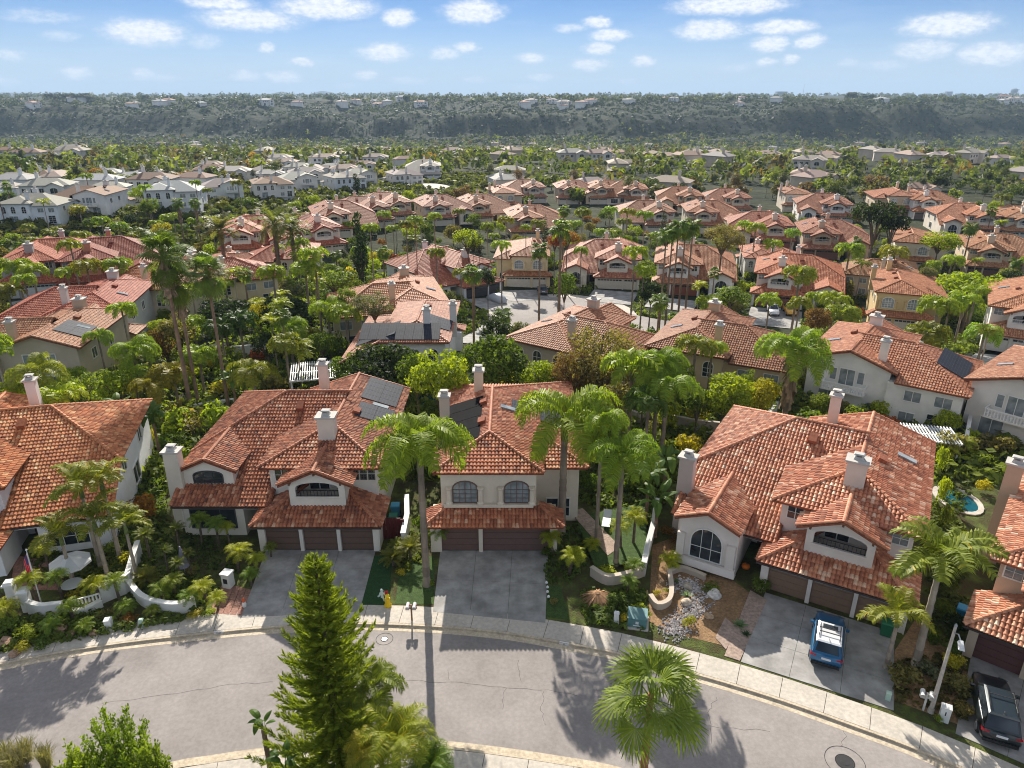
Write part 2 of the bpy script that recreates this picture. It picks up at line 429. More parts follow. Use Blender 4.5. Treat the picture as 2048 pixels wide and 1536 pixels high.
def drop(root):
    for c in list(root.children):
        for g in list(c.children): bpy.data.objects.remove(g)
        bpy.data.objects.remove(c)
    bpy.data.objects.remove(root)
def sheet(name, poly, z, mat, parent=None, color=None, **kw):
    mb = MB(); mb.face([(p[0], p[1], z) for p in poly]); o = mb.obj(name, mat, parent, color, **kw); return o
# ---------------------------------------------------------------- houses
TW, TE = .27, .38                      # tile width and exposed length
def tile_shape(fine):
    pr = [(-.138, 0), (-.105, .04), (-.06, .088), (0, .108), (.06, .088), (.105, .04), (.138, 0)] if fine else [(-.138, 0), (-.075, .092), (.075, .092), (.138, 0)]
    n = len(pr)
    V = [(x, -.24, z + .012) for x, z in pr] + [(x * .93, .24, z * .9 - .02) for x, z in pr]
    F = [(i, i + 1, n + i + 1, n + i) for i in range(n - 1)] + [tuple(range(n - 1, -1, -1))]
    return V, F
def cap_shape(fine):
    k = 5 if fine else 3
    pr = [(.15 * math.cos(math.pi * i / k), .13 * math.sin(math.pi * i / k)) for i in range(k, -1, -1)]
    n = len(pr)
    V = [(x, -.24, z + .02) for x, z in pr] + [(x * .88, .24, z * .88) for x, z in pr]
    F = [(i, i + 1, n + i + 1, n + i) for i in range(n - 1)] + [tuple(range(n - 1, -1, -1))]
    return V, F
def inpoly(poly, x, y):
    c = False; n = len(poly)
    for i in range(n):
        x1, y1 = poly[i]; x2, y2 = poly[(i + 1) % n]
        if (y1 > y) != (y2 > y) and x < (x2 - x1) * (y - y1) / (y2 - y1) + x1: c = not c
    return c
DIRS = {'F': (0, -1), 'B': (0, 1), 'L': (-1, 0), 'R': (1, 0)}
class Plane:
    """sloping roof plane: falls towards d, z0 at the line where coordinate along d equals c"""
    def __init__(s, d, c, z0, k): s.d, s.c, s.z0, s.k = d, c, z0, k
    def z(s, x, y):
        dx, dy = DIRS[s.d]; return s.z0 - s.k * ((x * dx + y * dy) - s.c * (dx + dy))
TILE_MESH = {}
def tile_meshes():
    if not TILE_MESH:
        rng = random.Random(8)
        for nm, (V, F) in (('tile', tile_shape(True)), ('ridge_tile', cap_shape(True))):
            L = []
            for i in range(14):
                mb = MB(); mb.add(V, F, (i + .5) / 14); L.append(mb.mesh(nm, 'tile'))
            TILE_MESH[nm] = L
    return TILE_MESH
WINMESH = {}
def arcpts(w, h, rise, n=10):
    """outline of an opening, bottom centre at the origin; rise = height of the arched top"""
    if rise <= 0: return [(-w / 2, 0), (w / 2, 0), (w / 2, h), (-w / 2, h)]
    return [(-w / 2, 0), (w / 2, 0)] + [(w / 2 * math.cos(math.pi * i / n), h - rise + rise * math.sin(math.pi * i / n)) for i in range(n + 1)]
def win_meshes(w, h, rise, nx, ny, glass='glass'):
    key = (round(w, 2), round(h, 2), round(rise, 2), nx, ny, glass)
    if key not in WINMESH:
        a = arcpts(w, h, rise); t = .08
        b = [(x * (w + 2 * t) / w, -t + z * (h + 2 * t) / h) for x, z in a]
        fr = MB(); n = len(a)
        for i in range(n):
            j = (i + 1) % n
            A, B, C, D = a[i], a[j], b[j], b[i]
            fr.add([(D[0], .02, D[1]), (C[0], .02, C[1]), (C[0], -.06, C[1]), (D[0], -.06, D[1]), (A[0], -.06, A[1]), (B[0], -.06, B[1]), (A[0], .02, A[1]), (B[0], .02, B[1])],
                   [(0, 1, 2, 3), (3, 2, 5, 4), (4, 5, 7, 6)])
        hb = h - rise * .55
        for i in range(1, nx):
            x = -w / 2 + w * i / nx
            hh = h if rise <= 0 else h - rise + rise * math.sqrt(max(0, 1 - (2 * x / w) ** 2))
            wd = .03 if (nx % 2 == 0 and i == nx // 2) else .016
            fr.box(x - wd, x + wd, -.045, .0, 0, hh)
        for i in range(1, ny):
            z = hb * i / ny; fr.box(-w / 2, w / 2, -.042, .0, z - .016, z + .016)
        pn = MB(); pn.face([(x, .005, z) for x, z in a])
        WINMESH[key] = (fr.mesh('window', 'paint'), pn.mesh('pane', glass))
    return WINMESH[key]
ROT = {'F': 0, 'R': math.pi / 2, 'B': math.pi, 'L': -math.pi / 2}
CAMP = Vector((0, 0, HCAM))
class House:
    def __init__(s, label, x, y, rot, mir=1, near=False, wall=(.7, .66, .6), roof=(1, 1, 1), trim=(.75, .74, .7), seed=1, group=None, z=None, lod=0, door=(.2, .1, .07), tint=(0, 1), jx=0, frame=(.75, .74, .7)):
        s.root = thing('house', label, 'house', (x, y, tz(x, y) if z is None else z), R(rot), group)
        s.mir, s.near, s.wallc, s.roofc, s.trimc, s.doorc, s.lod, s.framec = mir, near, wall, roof, trim, door, lod, frame
        s.rng = random.Random(seed); s.faces = []; s.caps = []; s.tintr = tint
        s.M = Matrix.Translation(s.root.location) @ Matrix.Rotation(R(rot), 4, 'Z')
    def fin(s, mb):
        if s.mir < 0: mb.v = [(-x, y, z) for x, y, z in mb.v]
        return mb
    def part(s, name, mb, mat, color=None, parent=None, **kw): return s.fin(mb).obj(name, mat, parent or s.root, color, **kw)
    def roof_face(s, pl, poly): s.faces.append((pl, poly))
    def cap(s, a, b): s.caps.append((Vector(a), Vector(b)))
    def window(s, x, y, z, f, w, h, rise=0, nx=2, ny=1, glass='glass', color=None):
        a, b = win_meshes(w, h, rise, nx, ny, glass)
        if s.mir < 0: x = -x; f = {'L': 'R', 'R': 'L'}.get(f, f)
        o = link('window', a, s.root, color or s.framec, (x, y, z), (0, 0, ROT[f]))
        link('pane', b, o)
        return o
    def chimney(s, x, y, z0, z1, w, d, color=None, top=.0):
        mb = MB(); mb.box(x - w / 2, x + w / 2, y - d / 2, y + d / 2, z0, z1, top=(top, top))
        c = s.part('chimney', mb, 'stucco', color or tuple(v * q for v, q in zip(s.wallc, (.9, .87, .84))))
        mb = MB(); w2, d2 = w / 2 - top + .14, d / 2 - top + .14
        mb.box(x - w2, x + w2, y - d2, y + d2, z1, z1 + .14)
        mb.box(x - .32, x + .32, y - .28, y + .28, z1 + .14, z1 + .34, top=(.06, .06))
        for q in (-.2, .2): mb.box(x + q - .05, x + q + .05, y - .2, y + .2, z1 + .34, z1 + .5)
        mb.box(x - .36, x + .36, y - .3, y + .3, z1 + .5, z1 + .57, top=(.08, .08))
        s.part('cap', mb, 'stucco', (.50, .48, .45), c)
    def garage(s, xs, y, h, color=None, win=False):
        for (a, b) in xs:
            mb = MB(); mb.box(a, b, y, y + .05, 0.02, h)
            o = s.part('garage_door', mb, 'wood', color or s.doorc)
            if s.near:
                for i in range(4):
                    m2 = MB(); z0 = .05 + (h - .08) * i / 4; m2.box(a + .03, b - .03, y - .035, y, z0, z0 + (h - .08) / 4 - .03)
                    s.part('panel', m2, 'wood', color or s.doorc, o)
            else:
                m2 = MB()
                for i in range(4):
                    z0 = .05 + (h - .08) * i / 4; m2.box(a + .03, b - .03, y - .035, y, z0, z0 + (h - .08) / 4 - .05)
                s.part('panel', m2, 'wood', color or s.doorc, o)
            if win:
                m3 = MB(); k = max(2, int((b - a) / .6))
                for i in range(k):
                    q = a + .1 + (b - a - .2) * i / k; m3.box(q + .04, q + (b - a - .2) / k - .04, y - .045, y - .036, h * .8, h * .93)
                s.part('pane', m3, 'paleglass' if s.near else 'glass', None, o)
    def on_roof(s, name, pl, x, y, w, d, h, mat, color=None, lift=.12, parent=None):
        """flat box lying on a roof plane, centred at plan (x, y); d runs down the slope"""
        dx, dy = DIRS[pl.d]; k = pl.k; dn = Vector((dx, dy, -k)).normalized(); ac = Vector((-dy, dx, 0)); n = ac.cross(dn).normalized()
        if n.z < 0: n = -n
        c = Vector((x, y, pl.z(x, y))) + n * lift
        mb = MB(); P = lambda a, b, e: c + ac * a + dn * b + n * e
        mb.add([P(a, b, e) for e in (0, h) for a, b in ((-w / 2, -d / 2), (w / 2, -d / 2), (w / 2, d / 2), (-w / 2, d / 2))],
               [(0, 1, 2, 3), (4, 5, 6, 7), (0, 1, 5, 4), (1, 2, 6, 5), (2, 3, 7, 6), (3, 0, 4, 7)])
        return s.part(name, mb, mat, color, parent)
    def solar(s, pl, x, y, na, nd, w=1.0, d=1.6, g=.02, mat='solar'):
        dx, dy = DIRS[pl.d]; c = 1 / math.sqrt(1 + pl.k ** 2)
        for i in range(na):
            for j in range(nd):
                a = (i - (na - 1) / 2) * (w + g); b = (j - (nd - 1) / 2) * (d + g) * c
                s.on_roof('solar_panel', pl, x - dy * a + dx * b, y + dx * a + dy * b, w, d, .04, mat, None, .17)
    def build_roof(s):
        slab = MB(); tiles = []; fine = s.near
        for pl, poly in s.faces:
            pts = [(x, y, pl.z(x, y)) for x, y in poly]
            lo = [(x, y, z - .16) for x, y, z in pts]; n = len(pts)
            slab.add(pts + lo, [tuple(range(n)), tuple(range(2 * n - 1, n - 1, -1))] + [(i, (i + 1) % n, n + (i + 1) % n, n + i) for i in range(n)], .3)
        rf = s.part('roof', slab, 'slab' if s.lod < 2 else 'flatroof', s.roofc)
        s.roof = rf
        if s.lod >= 2: return
        for pl, poly in s.faces:
            dx, dy = DIRS[pl.d]; c = 1 / math.sqrt(1 + pl.k ** 2)
            dn = Vector((dx, dy, -pl.k)).normalized(); ac = Vector((-dy, dx, 0)); up = -dn; n = ac.cross(up).normalized()
            if n.z < 0: ac = -ac; n = ac.cross(up).normalized()
            uu = [x * ac.x + y * ac.y for x, y in poly]; vv = [x * dx + y * dy for x, y in poly]
            v1 = max(vv); nr = int((v1 - min(vv)) / (TE * c)) + 1; nc = int((max(uu) - min(uu)) / TW) + 1
            for i in range(nr):
                v = v1 - (i + .42) * TE * c
                for j in range(nc):
                    u = min(uu) + (j + .5) * TW
                    x = ac.x * u + dx * v; y = ac.y * u + dy * v
                    if not inpoly(poly, x, y): continue
                    jt = s.rng.uniform(-.012, .012)
                    z = pl.z(x, y)
                    cen = Vector((x, y, z)) + n * (.02 + s.rng.uniform(0, .008)) + ac * jt
                    a2 = (ac + up * s.rng.uniform(-.02, .02)).normalized(); u2 = (up - n * .055).normalized(); n2 = a2.cross(u2)
                    M = Matrix(((a2.x, u2.x, n2.x, cen.x), (a2.y, u2.y, n2.y, cen.y), (a2.z, u2.z, n2.z, cen.z), (0, 0, 0, 1)))
                    t = s.rng.random(); t = s.tintr[0] + (s.tintr[1] - s.tintr[0]) * t
                    t = min(.999, max(0, t + .10 * noise.noise((x * .5, y * .5, z))))
                    tiles.append((M, t, pl.d))
        cps = []
        for a, b in s.caps:
            d = b - a; L = d.length; d.normalize(); k = max(1, int(L / .37))
            up = d if d.z > 0 else -d; st = a if d.z > 0 else b
            ac = up.cross(Vector((0, 0, 1))).normalized(); n = ac.cross(up)
            if n.z < 0: ac = -ac; n = ac.cross(up)
            for i in range(k):
                cen = st + up * ((i + .5) * L / k) + n * .055; u2 = (up - n * .05).normalized(); n2 = ac.cross(u2)
                M = Matrix(((ac.x, u2.x, n2.x, cen.x), (ac.y, u2.y, n2.y, cen.y), (ac.z, u2.z, n2.z, cen.z), (0, 0, 0, 1)))
                cps.append((M, s.tintr[0] + (s.tintr[1] - s.tintr[0]) * s.rng.uniform(.25, .8)))
        Mx = Matrix.Diagonal((s.mir, 1, 1, 1))
        if s.mir < 0:
            Fx = Matrix.Diagonal((-1, 1, 1, 1))
            tiles = [(Mx @ M @ Fx, t, d) for M, t, d in tiles]; cps = [(Mx @ M @ Fx, t) for M, t in cps]
        if fine:
            tm = tile_meshes()
            tiles.sort(key=lambda q: ((s.M @ q[0]).translation - CAMP).length + (6 if q[2] == 'B' else 0))
            for M, t, d in tiles[:300]:
                o = link('tile', tm['tile'][int(t * 14)], rf, s.roofc); o.matrix_basis = M
            cps.sort(key=lambda q: ((s.M @ q[0]).translation - CAMP).length)
            for M, t in cps[:290]:
                o = link('ridge_tile', tm['ridge_tile'][int(t * 14)], rf, s.roofc); o.matrix_basis = M
            tiles = tiles[300:]; cps = cps[290:]
        V, F = tile_shape(fine); mb = MB(); mb.inst(V, F, [q[0] for q in tiles], [q[1] for q in tiles])
        stuff(mb.obj('tile', 'tile', rf, s.roofc))
        if cps:
            V, F = cap_shape(fine); mb = MB(); mb.inst(V, F, [q[0] for q in cps], [q[1] for q in cps]); stuff(mb.obj('ridge_tile', 'tile', rf, s.roofc))

K = .44
def gable_roof(h, x, zr, half, y0, y1, pl_main_k=None, back=None, cap=True):
    """small gable with its ridge along y; back(dx) = y where it runs into the roof behind"""
    L = Plane('L', x, zr, K); Rr = Plane('R', x, zr, K)
    yb = back or (lambda dx: y1)
    h.roof_face(L, [(x, y0), (x, yb(0)), (x - half, yb(half)), (x - half, y0)])
    h.roof_face(Rr, [(x, y0), (x + half, y0), (x + half, yb(half)), (x, yb(0))])
    if cap:
        h.cap((x, y0, zr), (x, yb(0), zr))
        h.cap((x - half, y0 + .1, zr - K * half), (x, y0 + .1, zr)); h.cap((x + half, y0 + .1, zr - K * half), (x, y0 + .1, zr))
def skirt(h, x0, x1, y0, z0, yw, left=True, right=True, yback=None, gap=None):
    """lean-to roof round the garage, hipped at its ends"""
    d = yw - y0; yb = yback or yw
    F = Plane('F', y0, z0, K)
    if gap:
        g0, g1, gy = gap
        h.roof_face(F, [(x0, y0), (g0, y0), (g0, yw), (x0 + d, yw)] if x0 + d < g0 else [(x0, y0), (g0, y0), (g0, y0 + g0 - x0)])
        h.roof_face(F, [(g1, y0), (x1, y0), (x1 - d, yw), (g1, yw)] if x1 - d > g1 else [(g1, y0), (x1, y0), (g1, y0 + x1 - g1)])
        h.roof_face(F, [(g0, y0), (g1, y0), (g1, gy), (g0, gy)])
    else: h.roof_face(F, [(x0, y0), (x1, y0), (x1 - (d if right else 0), yw), (x0 + (d if left else 0), yw)])
    if left: h.roof_face(Plane('L', x0, z0, K), [(x0, y0), (x0 + d, yw), (x0 + d, yb), (x0, yb)]); h.cap((x0, y0, z0), (x0 + d, yw, z0 + K * d))
    if right: h.roof_face(Plane('R', x1, z0, K), [(x1, y0), (x1, yb), (x1 - d, yb), (x1 - d, yw)]); h.cap((x1, y0, z0), (x1 - d, yw, z0 + K * d))

def balcony(h, x, yf, zb, rail='iron', wallc=None):
    """projecting balcony box with an arched opening"""
    w = wallc or h.wallc
    mb = MB()
    mb.box(x - 2.1, x + 2.1, yf + .004, yf + .2, zb - .5, zb + .48)
    mb.box(x - 2.1, x - 1.62, yf, yf + .4, zb - .5, zb + 1.85); mb.box(x + 1.62, x + 2.1, yf, yf + .4, zb - .5, zb + 1.85)
    mb.box(x - 2.104, x - 1.96, yf + .4, 3.25, zb - .5, zb + 1.85); mb.box(x + 1.96, x + 2.104, yf + .4, 3.25, zb - .5, zb + 1.85)
    mb.box(x - 1.95, x + 1.95, yf + .2, 3.2, zb - .2, zb + .05)
    arc = [(x + 1.62 * math.cos(math.pi * i / 8), zb + 1.3 + .45 * math.sin(math.pi * i / 8)) for i in range(9)]
    mb.extr([(x + 2.1, zb + 1.3)] + arc + [(x - 2.1, zb + 1.3), (x - 2.1, zb + 1.88), (x, zb + 2.78), (x + 2.1, zb + 1.88)], 'y', yf - .003, yf + .3)
    mb.box(x - 2.2, x + 2.2, yf - .1, yf - .004, zb - .55, zb - .42); mb.box(x - 1.7, x + 1.7, yf - .08, yf + .25, zb + .48, zb + .56)
    o = h.part('balcony', mb, 'stucco', w)
    r = MB()
    for i in range(13):
        q = x - 1.55 + 3.1 * i / 12; r.box(q - .018, q + .018, yf + .08, yf + .12, zb + .56, zb + 1.0)
    r.box(x - 1.6, x + 1.6, yf + .07, yf + .13, zb + 1.0, zb + 1.05); r.box(x - 1.6, x + 1.6, yf + .075, yf + .125, zb + .6, zb + .63)
    h.part('railing', r, 'iron' if rail == 'iron' else 'trim', None, o)
    b = MB()
    for q in (-1.9, 0, 1.9): b.box(x + q - .07, x + q + .07, yf - .45, yf - .004, zb + (2.55 if q == 0 else 1.75), zb + (2.7 if q == 0 else 1.9))
    h.part('bracket', b, 'wood', (.16, .09, .06), o)
    h.window(x - .35, 3.23, zb + .06, 'F', 1.5, 1.9, 0, 2, 3)

def planA(h, left='dormer', back='gable', bal='iron', garage=None, gwin=False, sky=True, wfl=(2, 2), big=True):
    F = Plane('F', 12.8, 7.8, K); ML = Plane('L', -5.3, 7.8, K); MBk = Plane('B', 12.8, 7.8, K)
    kw, zw, ew = .33, 7.32, 5.75
    WL = Plane('L', 0, zw, kw); WR = Plane('R', 0, zw, kw); WF = Plane('F', 7.35, zw, kw)
    h.pl = dict(F=F, ML=ML, MB=MBk, WL=WL, WR=WR, WF=WF)
    yb = 18.35
    h.roof_face(F, [(-11.5, 1.75), (-3.85, 1.75), (-3.85, 8.15), (-4.75, 8.15), (0, 11.7), (0, 12.8), (-5.3, 12.8), (-11.5, 6.6)])
    h.roof_face(ML, [(-5.3, 12.8), (-11.5, 6.6), (-11.5, 19.0)])
    h.roof_face(MBk, [(-5.3, 12.8), (-11.5, 19.0), (-4.75, 19.0), (-4.75, 17.45), (0, 13.89), (0, 12.8)])
    h.roof_face(WF, [(-4.75, 2.6), (4.75, 2.6), (0, 7.35)])
    h.roof_face(WL, [(0, 7.35), (-4.75, 2.6), (-4.75, 8.15), (0, 11.7)])
    if back == 'gable':
        h.roof_face(WL, [(0, 13.89), (-4.75, 17.45), (-4.75, yb), (0, yb)])
        h.roof_face(WR, [(0, 7.35), (4.75, 2.6), (4.75, yb), (0, yb)])
        h.cap((0, 7.35, zw), (0, 11.7, zw)); h.cap((0, 13.89, zw), (0, yb, zw))
        h.cap((4.75, yb - .1, ew), (0, yb - .1, zw)); h.cap((-4.75, yb - .1, ew), (0, yb - .1, zw))
    else:
        yb = 19.6; ya = yb - 4.75
        WB = Plane('B', ya, zw, kw)
        h.roof_face(WB, [(0, ya), (4.75, yb), (-4.75, yb)])
        h.roof_face(WR, [(0, 7.35), (4.75, 2.6), (4.75, yb), (0, ya)])
        h.roof_face(WL, [(0, 13.89), (-4.75, 17.45), (-4.75, yb), (0, ya)])
        h.cap((0, 7.35, zw), (0, ya, zw)); h.cap((4.75, yb, ew), (0, ya, zw)); h.cap((-4.75, yb, ew), (0, ya, zw))
    h.cap((-5.3, 12.8, 7.8), (.5, 12.8, 7.8)); h.cap((-11.5, 6.6, 5.07), (-5.3, 12.8, 7.8)); h.cap((-11.5, 19, 5.07), (-5.3, 12.8, 7.8))
    h.cap((-4.75, 2.6, ew), (0, 7.35, zw)); h.cap((4.75, 2.6, ew), (0, 7.35, zw))
    h.cap((-11.45, 1.75, 2.94), (-11.45, 6.6, 5.07))
    skirt(h, -4.75, 4.95, -.45, 2.55, 3.25, yback=3.6, gap=(-2.0, 2.0, 1.3))
    gable_roof(h, 0, 6.5, 2.75, .7, 0, back=lambda d: 4.87 - d * 4 / 3 if d < 1 else 2.6)
    if left == 'dormer': gable_roof(h, -9.1, 6.05, 2.3, 3.3, 0, back=lambda d: 8.8 - d)
    elif left == 'gable': gable_roof(h, -8.4, 4.95, 2.3, -.25, 0, back=lambda d: 6.3 - d)
    h.build_roof()
    w = MB()
    fy = 2.25 if left != 'gable' else 1.95
    prof = [(fy, 0), (18.4, 0), (18.4, 4.85), (7.0, 4.85), (fy, 2.75)]
    w.extr(prof, 'x', -11.0, -6.2); w.extr([(5.6, 0), (18.35, 0), (18.35, 4.85), (7.0, 4.85), (5.6, 4.3)], 'x', -6.2, -4.1)
    w.box(-4.15, 4.15, 3.25, yb - .55, 0, 5.7)
    if back == 'gable': w.extr([(-4.15, 5.7), (4.15, 5.7), (4.15, 5.78), (0, 7.12), (-4.15, 5.78)], 'y', 12.4, yb - .55)
    w.box(-4.45, -3.95, .1, 3.25, 0, 2.55); w.box(4.15, 4.6, .1, 3.25, 0, 2.55)
    w.box(-3.95, 4.15, .1, .5, 2.2, 2.55)
    if garage == 2:
        doors = [(-3.95, 1.15), (1.45, 4.15)]; w.box(1.15, 1.45, .1, .5, 0, 2.2)
    else:
        doors = [(-3.95, -1.38), (-1.12, 1.45), (1.71, 4.15)]; w.box(-1.38, -1.12, .1, .5, 0, 2.2); w.box(1.45, 1.71, .1, .5, 0, 2.2)
    w.box(-6.2, -4.15, 2.25, 2.55, 2.35, 2.75)
    if left == 'dormer': w.extr([(-11.0, 3.2), (-7.15, 3.2), (-7.15, 5.0), (-9.1, 5.85), (-11.0, 5.0)], 'y', 3.6, 7.5)
    if left == 'gable':
        w.extr([(-10.45, 0), (-6.2, 0), (-6.2, 3.8), (-8.4, 4.75), (-10.45, 3.8)], 'y', .35, 3.2)
        w.box(-10.65, -6.1, -.25, .35, .25, .75, top=(.06, .18)); w.box(-10.5, -9.95, .1, .35, .75, 2.6); w.box(-6.9, -6.3, .1, .35, .75, 2.6)
    if not h.near: w.box(-10.98, 4.13, 3.3, 17.7, -2.6, 0)
    if h.near:
        g_ = MB(); g_.box(-4.75, 4.95, -.55, -.44, 2.37, 2.49); h.part('rain_gutter', g_, 'wood', (.07, .05, .045))
        g_ = MB(); g_.box(-11.5, -4.8, 1.65, 1.76, 2.76, 2.88); h.part('rain_gutter', g_, 'wood', (.07, .05, .045))
        for q in (4.62, -10.9):
            g_ = MB(); yq = .02 if q > 0 else 2.16; g_.box(q - .04, q + .04, yq, yq + .07, 0, 2.4); h.part('downpipe', g_, 'paint', tuple(v * .92 for v in h.wallc))
    h.part('wall', w, 'stucco', h.wallc)
    h.garage(doors, .34, 2.18, win=gwin)
    balcony(h, 0, 1.2, 3.55, bal)
    mb = MB(); mb.box(-5.75, -4.65, 5.5, 5.56, .02, 2.25)
    h.part('door', mb, 'wood', (.09, .04, .03))
    if left == 'dormer':
        h.window(-9.1, 3.58, 3.98, 'F', 2.2, .95, .35, 3, 2, color=(.06, .06, .06)); h.window(-8.6, 2.23, .75, 'F', 3.4, 1.6, 0, 3, 1, color=(.08, .08, .08))
    elif left == 'gable':
        h.window(-8.4, .33, .8, 'F', 2.2, 2.5, 1.1, 3, 2)
    else:
        h.window(-8.2, 2.23, .6, 'F', 2.6, 1.5, 0, 3, 2)
    h.window(-3.2, 3.23, 4.35, 'F', 1.0, 1.0, 0, 2, 2)
    if wfl == 'six':
        for i in range(3):
            for j in range(2): h.window(2.5 + .62 * i, 3.23, 4.5 + .58 * j, 'F', .36, .34, 0, 2, 2, color=(.10, .10, .09))
    else:
        h.window(3.15, 3.23, 4.5, 'F', 1.4, .95, 0, 3, 2, 'paleglass')
    # rear and side windows
    yw = yb - .53
    if back == 'gable':
        h.window(0, yw, 3.2, 'B', 1.5, 1.9, 0, 2, 1, 'paleglass'); h.window(-1.4, yw, 3.7, 'B', .6, 1.3, 0, 1, 1, 'paleglass'); h.window(1.4, yw, 3.7, 'B', .6, 1.3, 0, 1, 1, 'paleglass')
        mb = MB(); mb.box(-2.2, 2.2, yb - .55, yb + .75, 2.75, 2.95)
        o = h.part('balcony', mb, 'paint', (.78, .77, .74))
        mb = MB()
        for i in range(16):
            q = -2.1 + 4.2 * i / 15; mb.box(q - .05, q + .05, yb + .62, yb + .7, 2.95, 3.6)
        for q in (-2.15, 2.15):
            for i in range(4): mb.box(q - .04, q + .04, yb - .4 + .3 * i, yb - .32 + .3 * i, 2.95, 3.6)
            mb.box(q - .05, q + .05, yb - .54, yb + .6, 3.6, 3.72)
        mb.box(-2.2, 2.2, yb + .6, yb + .72, 3.6, 3.72)
        h.part('railing', mb, 'trim', None, o)
        h.window(1.6, yw, .3, 'B', 2.0, 2.0, 0, 2, 1, 'paleglass')
    else:
        for q in (-2.6, .2, 2.7): h.window(q, yw, 3.1, 'B', 1.1, 1.8, .5, 2, 3)
        h.window(.5, yw, .3, 'B', 2.2, 2.0, 0, 2, 1, 'paleglass')
    for q in (-6.6, -9.4): h.window(q, 18.42, 3.2, 'B', 1.5, 1.1, 0, 2, 1, 'paleglass')
    h.window(-9.2, 18.42, .15, 'B', 1.8, 2.1, 0, 2, 4); h.window(-6.4, 18.42, .6, 'B', 1.4, 1.3, 0, 2, 1, 'paleglass')
    h.window(-11.02, 8.5, 3.1, 'L', 1.2, 1.3, 0, 2, 1); h.window(-11.02, 14.5, 3.1, 'L', 1.2, 1.3, 0, 2, 1); h.window(-11.02, 11.5, .6, 'L', 2.0, 1.6, 0, 2, 1)
    h.window(4.17, 9, 3.2, 'R', 1.2, 1.2, 0, 2, 1); h.window(4.17, 14, 3.2, 'R', 1.2, 1.2, 0, 2, 1)
    if sky:
        h.on_roof('roof_vent', F, -3.6, 11.0, .6, .9, .35, 'slab', h.roofc); h.on_roof('roof_vent', WR, 1.3, 10.2, .9, .6, .3, 'slab', h.roofc)
        h.on_roof('skylight', WR, 2.9, 12.6, .55, 1.4, .12, 'paleglass')
    if big: h.chimney(-.05, 5.9, 5.2, 8.6 if h.near else 8.2, 1.3, 1.05)
    h.chimney(-2.9, 16.4, 5.5, 9.0 if h.near else 8.5, .8, .75)

